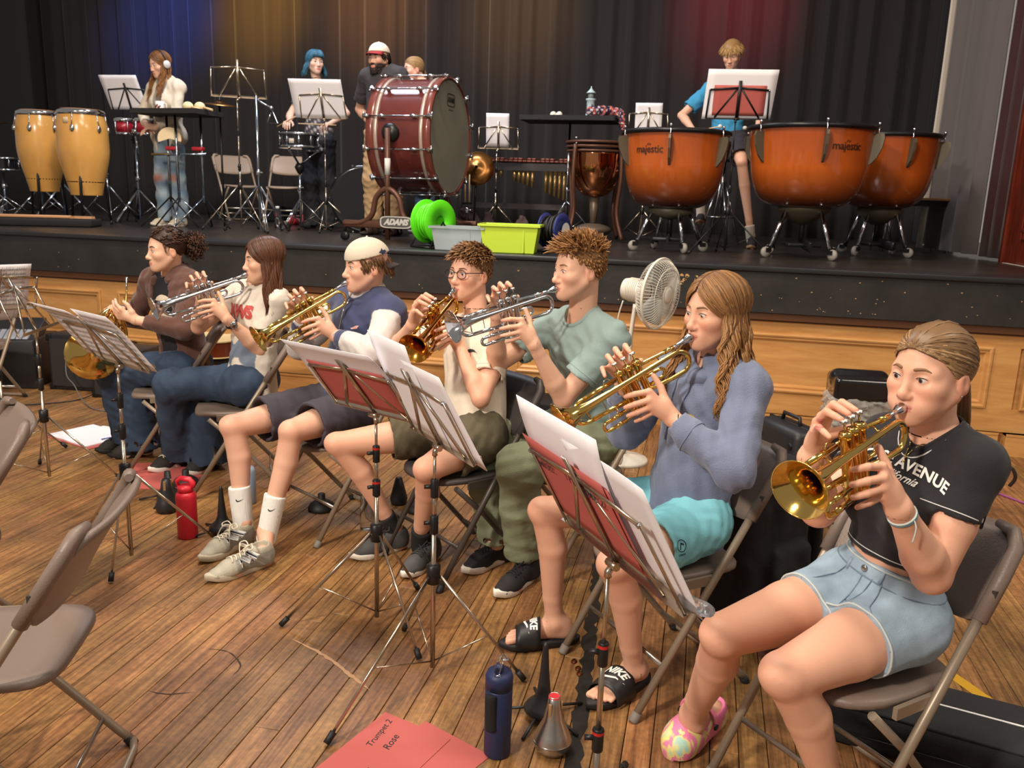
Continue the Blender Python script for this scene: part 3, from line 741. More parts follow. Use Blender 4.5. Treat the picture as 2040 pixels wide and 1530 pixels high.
def foot_prims(F, an, toe, heel, b=1.0, toes=False):
 f = unit(A3(toe)-A3(heel)); up = A3((0, 0, 1)); l = np.cross(up, f); z0 = o_z = float(heel[2])
 P = lambda a, y, z: A3((heel[0], heel[1], z0))+f*a+l*y+up*z
 L = float(np.linalg.norm((A3(toe)-A3(heel))[:2]))
 F.cone(P(.035, 0, .030), A3(an), .028*b, .034*b, .025); F.ell(P(.032, 0, .028), A3((.034, .030, .028))*b, np.stack([f, l, up]), .02)
 if not toes: L *= .86
 F.cone(P(.05, 0, .055), P(L*.66, 0, .026), .034*b, .026*b, .025, side=l, ratio=1.0)
 F.cone(P(.05, 0, .024), P(L*.70, 0, .018), .028*b, .020*b, .02)
 if toes:
  sd = toes
  for i, (y, ln, r) in enumerate(((.030, .99, .0125), (.012, .975, .0095), (-.006, .95, .009), (-.022, .915, .0085), (-.036, .875, .008))):
   F.cone(P(L*.66, sd*y*.9, .020), P(L*ln-r, sd*y, .013), r*1.1*b, r*b, .006)
 else: F.cone(P(L*.7, -.018, .018), P(L*.95, -.008, .015), .022*b, .016*b, .02); F.cone(P(L*.7, .018, .018), P(L*.97, .010, .015), .022*b, .016*b, .02)
def add_eyes(H, root, base, gaze, iris, lid=.0):
 s = H.s
 for y in (-1, 1):
  c = H(.0742, y*.0318, -.0008); n = 18; V = []; Fq = []
  g = unit(H.axes.T @ A3(gaze)); fr = Frame(c, g, H.z)
  for i in range(n+1):
   for j in range(n*2):
    a, b = PI*i/n, 2*PI*j/(n*2); V.append(c+(fr.x*math.cos(a)+(fr.y*math.cos(b)+fr.z*math.sin(b))*math.sin(a))*.0139*s)
  for i in range(n):
   for j in range(n*2): j2 = (j+1) % (n*2); Fq.append((i*n*2+j, (i+1)*n*2+j, (i+1)*n*2+j2, i*n*2+j2))
  V = np.array(V); ang = np.repeat(np.arange(n+1)*PI/n, n*2)
  col = np.where((ang < .20)[:, None], np.array(srgb(14, 12, 12)[:3]), np.where((ang < .48)[:, None], np.array(iris[:3]), np.array(srgb(226, 218, 212)[:3])))
  np_obj('eye', V, np.array(Fq), mat('eye_wet', (230, 225, 220), .12, attr=True, coat=.5), root, base, col)
def add_brows(H, root, base, col, thick=1.0, raise_=0, bv=None):
 M = mat('brow_%d_%d_%d' % tuple(int(c*255) for c in col[:3]), col, .7)
 for y in (-1, 1):
  mb = MB(); pts = [(.0875, y*.0135, .0195+raise_), (.0865, y*.024, .0222+raise_), (.0805, y*.037, .0228+raise_), (.0695, y*.048, .0175+raise_)]
  bp = []
  for p in nspline(pts, 4):
   q = bv.ray_cast(Vector(H(p[0]+.05, p[1]+y*.012, p[2])), Vector(-(H.x+H.y*y*.24))); bp.append((np.array(q[0]) if q[0] is not None else H(*p))-base)
  mb.tube(bp, [t*thick*H.s for t in np.interp(np.linspace(0, 1, 13), [0, .15, .6, 1], [.0016, .0027, .0024, .0008])], 6); mb.build('eyebrow', M, root)
  mb = MB(); pts = [(.0885, y*.0205, .0005), (.0903, y*.030, .0046), (.0855, y*.040, .0036), (.0795, y*.0465, -.0005)]
  mb.tube([H(*p)-base for p in nspline(pts, 4)], .0011*H.s, 5); mb.build('eyelash', mat('lash', (40, 28, 22), .7), root)
def hair_mat(k, c1, c2, rough=.42):
 if 'hair_'+k in MATS: return MATS['hair_'+k]
 m = mat('hair_'+k, c1, rough, spec=.35); nt = m.node_tree; L = nt.links; b = nt.nodes['Principled BSDF']
 at = nd(nt, 'ShaderNodeAttribute', attribute_name='Col'); sp = nd(nt, 'ShaderNodeSeparateColor'); L.new(at.outputs['Color'], sp.inputs[0])
 mx = nd(nt, 'ShaderNodeMix', data_type='RGBA'); mx.inputs[6].default_value = srgb(*c1); mx.inputs[7].default_value = srgb(*c2); L.new(sp.outputs[0], mx.inputs[0])
 L.new(mx.outputs[2], b.inputs['Base Color'])
 return m
class Hair:
 def __init__(s): s.v, s.f, s.c, s.n = [], [], [], 0
 def lock(s, pts, r, tone=.5, n=5, tip=.25, flat=None, toneend=None):
  mb = MB(); P = pts; m = len(P)
  rr = [r*(min(1, .45+2.2*i/(m-1)) if i < m*.3 else 1-(1-tip)*max(0, (i/(m-1)-.55)/.45)) for i in range(m)]
  mb.tube(P, rr, n, cap=True, flat=flat); k = len(mb.v)
  s.v += mb.v
  for f in mb.f:
   g = [i+s.n for i in f]
   if len(g) == 4: s.f.append(g)
   else:
    for i in range(1, len(g)-1): s.f.append([g[0], g[i], g[i+1], g[i+1]])
  te = tone if toneend is None else toneend
  s.c += [tone+(te-tone)*(i//n)/max(m-1, 1) for i in range(k)]; s.n += k
 def add(s, V, F, tone=.35):
  s.v += [tuple(v) for v in V]; s.f += [[int(i)+s.n for i in f] for f in F]; s.c += list(tone) if hasattr(tone, '__len__') else [tone]*len(V); s.n += len(V)
 def build(s, m, root, base, name='hair'):
  V = np.array(s.v); fs = [tuple(f[:3]) if f[2] == f[3] else tuple(f) for f in s.f]
  me = bpy.data.meshes.new(name); me.from_pydata([tuple(v-base) for v in V], [], fs); me.polygons.foreach_set('use_smooth', [True]*len(me.polygons))
  a = me.color_attributes.new('Col', 'FLOAT_COLOR', 'POINT'); c = np.ones((len(V), 4), np.float32); c[:, :3] = np.array(s.c)[:, None]; a.data.foreach_set('color', c.ravel())
  me.materials.append(m); o = bpy.data.objects.new(name, me); COL.objects.link(o); o.parent = root; return o
HC = A3((-.012, 0, .034))
def scalp(dirv, k=1.0, r=(.103, .081, .090)): d = unit(dirv); return HC+d*A3(r)*k
def cap_field(H, planes, r=(.104, .082, .091), extra=None, vx=.005, disp=None):
 F = Field(); s = H.s
 F.ell(H(*HC), A3(r)*s, H.axes, .01, cut=[(H(*c), unit(H.axes.T @ A3(n))) for c, n in planes])
 if extra: extra(F, H)
 return F.mesh(vx, disp=disp)
def plane_cap(hair, H, planes, tone=.3, **kw): V, F = cap_field(H, planes, **kw); hair.add(V, F, tone)
HAIRLINE = ((.080, 0, .066), (.62, 0, -.785))
def nspline(pts, n=8): return [np.array(q) for q in spline(pts, n)]
def shoe(root, base, toe, heel, an, style, parentname='shoe'):
 """one shoe standing between heel and toe; local x runs heel to toe"""
 f = unit(A3(toe)-A3(heel)); l = np.cross((0, 0, 1), f); z0 = float(heel[2]); L = style.get('L', .29)
 side = style['side']; P = lambda a, y, z: A3((heel[0], heel[1], z0))+f*a+l*y*side+A3((0, 0, z))   # +y = inner... towards big toe
 def outline(k=1.0, n=28):
  pts = []
  for i in range(n):
   t = 2*PI*i/n; c, s = math.cos(t), math.sin(t); a = L*(.5+.5*c); u = a/L
   w = np.interp(u, [0, .08, .25, .45, .70, .88, 1], [.012, .029, .034, .034, .047, .038, .010])*abs(s)**.35*(1 if s > 0 else .94)
   off = np.interp(u, [0, .5, 1], [0, .002, .010]); pts.append((a, off*side*0+math.copysign(w, s)*k+off))
  return pts
 def sole(z_a, z_b, k=1.0, rise=.012, heel_z=0):
  mb = MB(); o = outline(k); n = len(o); vs = []
  lv = [(z_a, .93), (z_a+.006, 1.0), (z_b-.003, 1.0), (z_b, .97)]
  for zz, kk in lv:
   for (a, y) in o:
    u = a/L; b = rise*max(0, (u-.7)/.3)**2; hz = heel_z*max(0, (.55-u)/.55)*(zz-z_a)/max(z_b-z_a, 1e-6)
    vs.append(P(L/2+(a-L/2)*kk, y*kk, zz+b+hz)-base)
  fs = [tuple(range(n))[::-1], tuple(range(3*n, 4*n))]
  for q in range(3):
   for i in range(n): fs.append((q*n+i, q*n+(i+1) % n, (q+1)*n+(i+1) % n, (q+1)*n+i))
  if side < 0: fs = [t[::-1] for t in fs]
  mb.add(vs, fs, True); return mb
 kind = style['kind']
 if kind == 'slide':
  g = sole(.002, .026, 1.16, .004); o = g.build(parentname, style['sole'], root)
  F = Field()
  for t in np.linspace(0, 1, 9):
   an2 = PI*t; y = .050*math.cos(an2); z = .020+.052*math.sin(an2)**.8
  N = 14; pts0 = []
  mb = MB()
  def band(u, v):
   t = PI*u; a = L*(.50+.29*v)+.010*math.cos(t); y = (.058-.003*v)*math.cos(t); z = .012+(.090-.030*v)*math.sin(t)**.7; return P(a, y+.002, z)-base
  mb.quadgrid(band, 20, 5, True, .004 if side > 0 else -.004); s2 = mb.build('strap', style['upper'], o)
  if style.get('text'):
   xy, fs = text_mesh('NIKE', .030, .35, .0012); out = []
   def wrap(x, y): u = .5-x/.16*side*1.0; return band(u, .42-y/.075)
   def lifted(x, y):
    p = Vector(wrap(x, y)); q = Vector(wrap(x+.001, y)); w = Vector(wrap(x, y+.001)); n = (q-p).cross(w-p).normalized(); return p+n*(.0022 if n.z > 0 else -.0022)
   sw = [(-.036, -.010), (-.030, -.019), (-.018, -.021), (.040, .000), (-.014, -.013), (-.024, -.0115), (-.029, -.005), (-.027, .003)]
   mt = MB(); mt.add([lifted(x, y+.010) for x, y in xy], fs)
   sv = [(-.034, -.006), (-.026, -.019), (-.014, -.019), (.014, -.012), (.045, -.003), (.012, -.007), (-.014, -.0125), (-.024, -.011)]
   mt.add([lifted(x, y) for x, y in sv], [(0, 1, 7), (1, 2, 6, 7), (2, 3, 5, 6), (3, 4, 5)]); mt.build('wordmark', mat('white_print', (236, 236, 230), .6), s2)
  return o
 F = Field()
 up = A3((0, 0, 1)); ax = np.stack([f, l*side, up])
 if kind == 'clog':
  F.ell(P(.065, 0, .05), (.075, .046, .05), ax, .03); F.ell(P(L*.62, .003, .045), (.10, .053, .050), ax, .03); F.ell(P(L*.80, .006, .038), (.066, .050, .040), ax, .03)
  F.cone(P(.02, 0, .012), P(L-.035, .006, .012), .034, .044, .02)
  F.ell(P(.075, 0, .10), (.072, .040, .062), ax, .008, 's'); F.half(P(0, 0, .004), (0, 0, -1), P(-.1, -.1, -.1), P(L+.1, .1, .2))
 else:
  hi = style.get('collar', .085)
  F.cone(P(.045, 0, .045), P(L*.66, .003, .036), .036, .036, .03, side=l, ratio=1.15); F.cone(P(L*.62, .004, .032), P(L-.050, .008, .026), .041, .034, .03, side=l, ratio=.8)
  F.cone(P(.050, 0, .03), P(.052, 0, hi-.01), .039, .038, .03); F.cone(P(.10, 0, .075), P(.062, 0, hi+.006), .030, .030, .03); F.ell(P(.03, 0, .05), (.034, .033, .045), ax, .02)
  F.cone(A3(an)*.0+P(.060, 0, hi), P(.055, 0, hi+.10), .032, .040, .004, 's'); F.half(P(0, 0, .018), (0, 0, -1), P(-.1, -.1, -.1), P(L+.1, .1, .2))
 V, Fq = F.mesh(style.get('vx', .005))
 c = None
 if style.get('cols'):
  d = V-P(0, 0, 0); c = style['cols'](np.stack([d @ f, d @ (l*side), d[:, 2]], -1), L)
 o = np_obj(parentname, V, Fq, style['upper'], root, base, c, relax=1)
 if kind != 'clog':
  sole(.0, style.get('sole_h', .026), 1.02, .014, style.get('heel_rise', .008)).build('sole', style['sole'], o)
  if style.get('lace'):
   mb = MB(); bv = bvh_of(V, Fq)
   def top(a, y):
    h = bv.ray_cast(Vector(P(a, y, .25)), Vector((0, 0, -1))); return np.array(h[0])+A3((0, 0, .003)) if h[0] is not None else P(a, y, .08)
   ev = [(L*(.40+.063*i), .020+.001*i) for i in range(5)]
   for i, (a, y) in enumerate(ev):
    mb.tube([top(a, -y)-base, top(a-.006, -y*.4)+(0, 0, .002)-base, top(a-.008, y*.4)+(0, 0, .002)-base, top(a, y)-base], .0030, 6)
    if i < 4: mb.tube([top(a, y)-base, top(a+L*.03, 0)+(0, 0, .003)-base, top(a+L*.063, -y)-base], .0026, 6)
   kx = top(ev[0][0]-.012, 0)
   for sy in (-1, 1):
    mb.tube([q-base for q in nspline([kx, kx+l*.022*sy+A3((0, 0, .016)), kx+l*.045*sy+f*.010+A3((0, 0, .006)), kx+l*.030*sy+f*.022, kx+f*.004], 5)], .0026, 6)
    mb.tube([q-base for q in nspline([kx, kx+l*.02*sy+f*.03+A3((0, 0, .006)), P(L*.55, sy*.045, .045)], 5)], .0024, 6)
   mb.build('laces', style['lace'], o)
 else:
  sole(.0, .026, 1.06, .010, .004).build('sole', style['sole'], o)
  mb = MB(); mb.tube([q-base for q in nspline([P(.115, .056, .058), P(.118, .050, .088), P(.122, .026, .112), P(.124, 0, .118), P(.122, -.026, .112), P(.118, -.050, .088), P(.115, -.056, .058)], 6)], .006, 8, flat=(tuple(np.cross(l, (0, 0, 1))), .5) if False else ((0, 0, 1), 2.2)); mb.build('heel_strap', style['strap'], o)
  bv = bvh_of(V, Fq); mb = MB()
  for (a, y) in ((.60, .0), (.68, .022), (.68, -.020), (.76, .0), (.76, .032), (.76, -.028), (.84, .018), (.84, -.014), (.90, .002)):
   h = bv.ray_cast(Vector(P(L*a, y, .3)), Vector((0, 0, -1)))
   if h[0] is not None: mb.lathe([(.0001, .0012), (.0058, .0008)], 10, Matrix.Translation(h[0]-Vector(base)) @ h[1].to_track_quat('Z', 'Y').to_matrix().to_4x4())
  mb.build('vent_holes', mat('dark_hole', (40, 22, 26), .8), o)
  mb = MB(); mb.lathe([(.0001, .006), (.009, .005), (.011, 0)], 14, Matrix.Translation(Vector(P(.125, -.060 if side else 0, .060)-base)) @ Vector(-l*side).to_track_quat('Z', 'Y').to_matrix().to_4x4())
  mb.lathe([(.0001, .006), (.009, .005), (.011, 0)], 14, Matrix.Translation(Vector(P(.125, .060, .060)-base)) @ Vector(l*side).to_track_quat('Z', 'Y').to_matrix().to_4x4()); mb.build('rivet', mat('rivet_black', (26, 24, 26), .3), o)
 return o
def person(o):
 """builds one figure; returns root, frames and surfaces for the pieces that are added afterwards"""
 vx = o.get('vx', .0065); fv = o.get('fine', .003); sc = o.get('hs', .97)
 H = head_frame(o['M'], o['hy'], o.get('hp', 0), o.get('hr', 0), sc)
 F = Field(); skin = srgb(*o['skin'])
 head_prims(F, H, o)
 N = A3(o['neck']); nr = o.get('neck_r', .050)
 F.cone(H(-.034, 0, -.030), N-A3((0, 0, .02)), nr, nr*1.10, .02); F.cone(H(-.004, 0, -.078), N+H.x*.022-A3((0, 0, .05)), nr*.62, nr*.7, .02)
 torso_prims(F, o, -.006, .05)
 hands = {}
 for q in 'LR':
  if 'hand'+q in o: h = o['hand'+q]; hands[q] = h; o['w'+q] = h['w']
  arm_prims(F, o, q); 
  if q in hands: hand_prims(F, hands[q], o.get('hand_sc', 1.0))
 feet = o.get('feet', {})
 for q in 'LR':
  leg_prims(F, o, q)
  if q in feet: foot_prims(F, A3(o[q+'a']), A3(feet[q][0]), A3(feet[q][1]), o.get('foot_b', 1.0), o.get('toes') and (1 if q == 'R' else -1))
 fine = [(H(.008, 0, -.005), A3((.135, .135, .150))*sc, fv)]
 for q in hands:
  pts = np.array([hands[q]['w']]+[p for f in hands[q]['f'] for p in f]+list(hands[q]['t'])); lo, hi = pts.min(0)-.018, pts.max(0)+.018
  fine.append(((lo+hi)/2, (hi-lo)/2, o.get('fine_hand', fv)))
 if o.get('toes'):
  for q in feet: t, h = A3(feet[q][0]), A3(feet[q][1]); c = t*.72+h*.28; c[2] = h[2]+.03; fine.append((c, A3((.095, .095, .045)), .0032))
 V, Fq = F.mesh(vx, fine)
 col = head_cols(V, H, skin, o)
 sk = np.array(skin[:3]); red = sk*np.array((1.0, .80, .76))
 def near(p, r, w): nonlocal col; d = np.linalg.norm(V-A3(p), axis=1); k = (np.exp(-(d/r)**2)*w)[:, None]; col = col*(1-k)+red*k
 for q in 'LR':
  near(o[q+'k'], .07, .45); near(o['e'+q], .05, .5)
  if q in hands:
   for f in hands[q]['f']: near(f[0], .013, .5); near(f[1], .011, .4); near(f[2], .012, .55)
 base = A3((*((A3(o['Lh'])+A3(o['Rh']))/2)[:2], o.get('z0', 0)))
 root = np_obj('person', V, Fq, skin_mat(o['skin_k'], o['skin']), None, base, col, relax=1)
 root.location = base; tag(root, o['label'], 'person')
 add_eyes(H, root, base, o.get('gaze', (1, 0, -.15)), srgb(*o.get('iris', (90, 80, 70)))); add_brows(H, root, base, srgb(*o.get('brow', (110, 82, 60))), o.get('brow_t', 1), o.get('brow_z', 0), bvh_of(V, Fq))
 return dict(root=root, base=base, H=H, V=V, F=Fq, bvh=bvh_of(V, Fq), o=o)
def top_garment(p, name, m, kind='tee', g=.014, sleeve=.55, hem=.0, seed=1, vx=.0065, cols=None, wr=(.004, 26), long=False, cuff=None, neck_drop=.0, sl=(.062, .060), crop=None, hood=False, skirt=0):
 o, root, base = p['o'], p['root'], p['base']; F = Field(); Hc, N, u, sd, fr = torso_frame(o)
 torso_prims(F, o, g, .05, hips=crop is None, low=min(0, crop or 0)-.02)
 if crop is None and hem: 
  F.cone(Hc-u*.0, Hc-u*hem, .135*o.get('build', 1)+g, .140*o.get('build', 1)+g, .04, side=unit(A3(o['Lh'])-A3(o['Rh'])), ratio=.78)
 if skirt: F.cone(Hc-u*.10, Hc+u*.10, .128*o.get('build', 1)+g+skirt, o.get('waist', .128)*o.get('build', 1)+g, .03, side=unit(A3(o['Lh'])-A3(o['Rh'])), ratio=.80)
 ends = []
 for q in 'LR':
  s, e, w = A3(o['sh'+q]), A3(o['e'+q]), A3(o['w'+q])
  if long:
   F.cone(s, e, sl[0], sl[1], .025); F.ell(e, A3((sl[1],)*3)*1.03, None, .02); w2 = e+(w-e)*long; d = unit(w-e); F.cone(e, w2-d*.05, sl[1]*.98, sl[1]*.80, .012, cut=[(w2, d)])
   F.cone(w2-d*.055, w2+d*.02, .040, .036, .012, cut=[(w2, d)]); F.cone(w2-d*.012, w2+d*.03, .029, .030, .002, 's'); ends.append((q, w2, d))
  else:
   t = s+(e-s)*sleeve; d = unit(e-s); F.cone(s, t+d*.04, sl[0], sl[1], .025, cut=[(t, d)])
   ra = min(.046*o.get('arm_b', 1.0)+.006, sl[1]-.008); F.cone(t-d*.012, t+d*.05, ra, ra, .002, 's'); ends.append((q, t, d))
 if crop is not None: c = Hc+u*crop; F.half(c, -u, c-.3, c+.3)
 elif hem: c = Hc-u*hem; F.half(c, -u, c-.28, c+.28)
 nr = o.get('neck_r', .05); nb = N+u*.03-u*neck_drop
 F.cone(nb-u*.010+fr*.012, nb+u*.10+fr*.03, nr+.010, nr+.030, .008, 's')
 V, Fq = F.mesh(vx, disp=wrinkle(wr[0], wr[1], seed) if wr[0] else None)
 col = cols(V, o) if cols else None
 ob = np_obj(name, V, Fq, m, root, base, col, relax=1); bv = bvh_of(V, Fq)
 if hood:
  Fh = Field(); c = lambda a: N+u*(-.010+.036*math.cos(a))-fr*(math.cos(a)*.078-.012)+sd*math.sin(a)*.080; ts = np.linspace(-2.75, 2.75, 14); rr = lambda a: .020+.022*max(0, math.cos(a*.55))
  for t, t2 in zip(ts[:-1], ts[1:]): Fh.cone(c(t), c(t2), rr(t), rr(t2), .012)
  Fh.ell(N-fr*.105-u*.035, A3((.034, .085, .075)), np.stack([fr, sd, u]), .03)
  Fh.cone(N+u*.0-fr*.0, N+u*.14+fr*.02, .052, .060, .012, 's')
  Vh, Fhq = Fh.mesh(.006, disp=wrinkle(.005, 60, seed+3)); ch = cols(Vh, o) if cols else None
  if ch is not None: ch[:] = ch[np.argmax(np.abs(V-N).sum(1))*0:1] if False else np.array(srgb(58, 64, 98)[:3])
  np_obj('hood', Vh, Fhq, m, ob, base, ch, relax=1)
 return dict(ob=ob, bvh=bv, V=V, F=Fq, ends=ends, H=(Hc, N, u, sd, fr))
def neck_ring(p, gar, m, r=.010, drop=.0, name='collar', fwd=.012, k=1.0, thick=.6):
 o = p['o']; Hc, N, u, sd, fr = gar['H']; nr = o.get('neck_r', .05)+.012; nb = N+u*.022-u*drop; pts = []
 for i in range(36):
  a = 2*PI*i/36; c = nb+fr*(math.cos(a)*nr*1.05*k+fwd)+sd*math.sin(a)*nr*1.12*k+u*(-.030*max(0, math.cos(a))-.004)
  ax = nb+fr*fwd; d = unit(c-ax)
  h = gar['bvh'].ray_cast(Vector(c+u*.10), Vector(-u)); q = np.array(h[0]) if h[0] is not None and np.linalg.norm(np.array(h[0])-c) < .06 else c
  pts.append(q-p['base'])
 P = np.array(pts)
 for _ in range(3): P = (np.roll(P, 1, 0)+P*2+np.roll(P, -1, 0))/4
 mb = MB(); mb.tube([tuple(q) for q in P], r, 8, closed=True, flat=(tuple(u), thick)); return mb.build(name, m, gar['ob'])
def hem_ring(p, gar, m, c, n, r0, name, r=.003, parent=None, off=0.0):
 """thin band that follows the garment's surface round the plane (c, n)"""
 n = unit(n); a = unit(np.cross(n, (.3, .2, .9))); b = np.cross(n, a); pts = []; c = A3(c)-n*off
 for i in range(44):
  t = 2*PI*i/44; d = a*math.cos(t)+b*math.sin(t); h = gar['bvh'].ray_cast(Vector(c+d*r0), Vector(-d))
  pts.append((np.array(h[0])+d*.0006 if h[0] is not None else c+d*r0*.4)-p['base'])
 P = np.array(pts); P = (np.roll(P, 1, 0)+P*2+np.roll(P, -1, 0))/4
 mb = MB(); mb.tube([tuple(q) for q in P], r, 6, closed=True); return mb.build(name, m, parent or gar['ob'])
def bottom_garment(p, name, m, kind='shorts', g=.012, frac=.6, r=(.100, .088), seed=2, vx=.0065, cols=None, wr=(.003, 24), flare=None, waist=.10, hemz=None, slit=None):
 o, root, base = p['o'], p['root'], p['base']; F = Field(); Hc, N, u, sd, fr = torso_frame(o); b = o.get('build', 1.0)
 hs = unit(A3(o['Lh'])-A3(o['Rh']))
 F.cone(A3(o['Rh'])+u*.01, A3(o['Lh'])+u*.01, .098*b+g, .098*b+g, .05)
 wst = Hc+u*waist; F.cone(Hc, wst, .130*b+g, (o.get('waist', .128))*b+g*.8, .04, side=hs, ratio=.78)
 F.half(wst, u, wst-.25, wst+.25)
 hems = []
 for q in 'LR':
  h, k, a = A3(o[q+'h']), A3(o[q+'k']), A3(o[q+'a']); d = unit(k-h)
  if kind == 'shorts':
   t = h+(k-h)*frac; F.cone(h, t+d*.05, r[0], r[1], .03, cut=[(t, d)])
   rr = r[1]-.015; F.cone(t-d*.008, t+d*.08, rr, rr, .002, 's'); hems.append((q, t, d))
  else:
   F.cone(h, k, r[0], r[1], .04); F.ell(k, (r[1]*1.0,)*3, None, .03); e = unit(a-k); fl = flare or (.075, .085)
   m2 = k+(a-k)*.45; F.cone(k, m2, r[1]*.96, fl[0], .03); F.cone(m2, a-A3((0, 0, (a[2]-(hemz if hemz is not None else .05)))), fl[0], fl[1], .03)
   z = hemz if hemz is not None else .05; c = A3((a[0], a[1], z+o.get('z0', 0))); F.half(c, (0, 0, -1), c-.16, c+.16); F.cone(c-A3((0, 0, .05)), c+A3((0, 0, .02)), fl[1]-.010, fl[1]-.010, .002, 's'); hems.append((q, c, A3((0, 0, -1))))
 zs = o.get('seat_z')
 if zs: cb = A3((*(Hc-fr*.03)[:2], zs)); F.half(cb+A3((0, 0, .004)), (0, 0, -1), cb-A3((.20, .20, .14)), cb+A3((.20, .20, .05)))
 V, Fq = F.mesh(vx, disp=wrinkle(wr[0], wr[1], seed) if wr[0] else None)
 col = cols(V, o) if cols else None
 ob = np_obj(name, V, Fq, m, root, base, col, relax=1)
 return dict(ob=ob, bvh=bvh_of(V, Fq), V=V, F=Fq, hems=hems, H=(Hc, N, u, sd, fr), waist=wst)
def sock(p, q, top, m, g=.006, name='sock'):
 o = p['o']; k, a = A3(o[q+'k']), A3(o[q+'a']); d = unit(k-a); F = Field(); t = a+d*top
 F.cone(a-A3((0, 0, .03)), t+d*.03, .036+g, (.034+.055*top)+g, .02); toe, heel = A3(o['feet'][q][0]), A3(o['feet'][q][1]); f = unit(toe-heel)
 F.cone(A3((heel[0], heel[1], heel[2]+.045))+f*.045, A3((heel[0], heel[1], heel[2]+.045))+f*.13, .034, .030, .03); F.half(t, d, t-.09, t+.09)
 V, Fq = F.mesh(.005, disp=lambda P: (np.sin(np.arctan2((P-a) @ np.cross(d, unit(np.cross(d, (1, 0, .1)))), (P-a) @ unit(np.cross(d, (1, 0, .1))))*26)*.0009).astype(np.float32))
 ob = np_obj(name, V, Fq, m, p['root'], p['base'], None, relax=0); return dict(ob=ob, bvh=bvh_of(V, Fq))
JOINTS = {
'P7': {'Lh':[.55,2.07,.55],'Rh':[.444,2.204,.55],'Lk':[.253,1.817,.5],'Rk':[.116,1.963,.5],'La':[.423,1.942,.1],'Ra':[.068,2.204,.1],'neck':[.571,2.13,1.009],'shL':[.65,2.042,.977],'shR':[.492,2.218,.977],'M':[.472,2.04,1.097],'td':[-.574,-.799,-.182],'wL':[.441,1.876,.901],'wR':[.27,1.93,.999],'eL':[.567,1.967,.725],'eR':[.321,2.071,.819],'hy':-137,'hp':2,'ca':-138} ,
'P6': {'Lh':[.043,2.579,.55],'Rh':[-.042,2.726,.55],'Lk':[-.19,2.306,.495],'Rk':[-.463,2.622,.51],'La':[-.117,2.441,.09],'Ra':[-.42,2.672,.09],'neck':[.048,2.68,1.049],'shL':[.148,2.557,1.007],'shR':[-.051,2.803,1.007],'M':[-.024,2.57,1.149],'td':[-.751,-.45,-.483],'wL':[-.059,2.468,.915],'wR':[-.218,2.57,.991],'eL':[.128,2.365,.805],'eR':[-.214,2.714,.798],'hy':-138,'hp':4,'ca':-141} ,
'P5': {'Lh':[-.388,3.383,.56],'Rh':[-.507,3.504,.56],'Lk':[-.638,3.009,.53],'Rk':[-.854,3.292,.53],'La':[-.64,3.133,.1],'Ra':[-.787,3.248,.1],'neck':[-.473,3.37,1.06],'shL':[-.332,3.26,1.018],'shR':[-.613,3.48,1.018],'M':[-.564,3.24,1.201],'td':[-.691,-.683,-.238],'wL':[-.615,3.092,.997],'wR':[-.778,3.169,1.092],'eL':[-.507,3.184,.773],'eR':[-.815,3.301,.865],'hy':-142,'hp':2,'ca':-128} ,
'P4': {'Lh':[-.853,3.239,.56],'Rh':[-.959,3.371,.56],'Lk':[-1.005,2.98,.49],'Rk':[-1.442,3.12,.51],'La':[-1.097,3.18,.1],'Ra':[-1.251,3.265,.1],'neck':[-.955,3.5,.989],'shL':[-.82,3.405,.947],'shR':[-1.091,3.595,.947],'M':[-1.037,3.42,1.154],'td':[-.095,-.927,-.362],'wL':[-.979,3.301,.933],'wR':[-1.156,3.245,1.019],'eL':[-.851,3.203,.742],'eR':[-1.293,3.399,.878],'hy':-115,'hp':-3,'ca':-125} ,
'P3': {'Lh':[-1.524,3.519,.56],'Rh':[-1.673,3.601,.56],'Lk':[-1.683,3.164,.53],'Rk':[-1.957,3.152,.53],'La':[-1.759,3.058,.1],'Ra':[-1.91,3.13,.1],'neck':[-1.538,3.66,1.058],'shL':[-1.384,3.571,1.016],'shR':[-1.692,3.749,1.016],'M':[-1.587,3.54,1.144],'td':[-.571,-.687,-.449],'wL':[-1.592,3.425,.913],'wR':[-1.774,3.471,.992],'eL':[-1.363,3.308,.873],'eR':[-1.873,3.628,.81],'hy':-136,'hp':2,'ca':-120} ,
'P2': {'Lh':[-2.276,3.798,.55],'Rh':[-2.292,3.967,.55],'Lk':[-2.589,3.936,.485],'Rk':[-2.688,3.763,.525],'La':[-2.636,3.975,.08],'Ra':[-2.82,4.012,.08],'neck':[-2.263,3.94,1.041],'shL':[-2.118,3.872,.999],'shR':[-2.408,4.008,.999],'M':[-2.262,3.83,1.123],'td':[-.615,-.734,-.288],'wL':[-2.291,3.686,.912],'wR':[-2.464,3.744,1.003],'eL':[-2.204,3.83,.741],'eR':[-2.574,3.868,.83],'hy':-138,'hp':3,'ca':-115} ,
'P1': {'Lh':[-2.804,4.008,.55],'Rh':[-2.83,4.176,.55],'Lk':[-3.153,4.074,.48],'Rk':[-3.226,3.991,.52],'La':[-3.102,4.05,.08],'Ra':[-3.245,4.142,.08],'neck':[-2.895,4.12,1.067],'shL':[-2.743,4.071,1.025],'shR':[-3.047,4.169,1.025],'M':[-2.928,3.98,1.136],'td':[-.8,-.5,-.1],'wL':[-2.933,3.93,.828],'wR':[-3.13,3.98,.878],'eL':[-2.694,3.92,.8],'eR':[-3.201,4.195,.799],'hy':-128,'hp':3,'ca':-108} ,
}
HAIRS = {}
def seated(k, **kw):
 o = dict(JOINTS[k]); o.update(seat_z=.445, **kw); o['td'] = unit(o['td'])
 return o
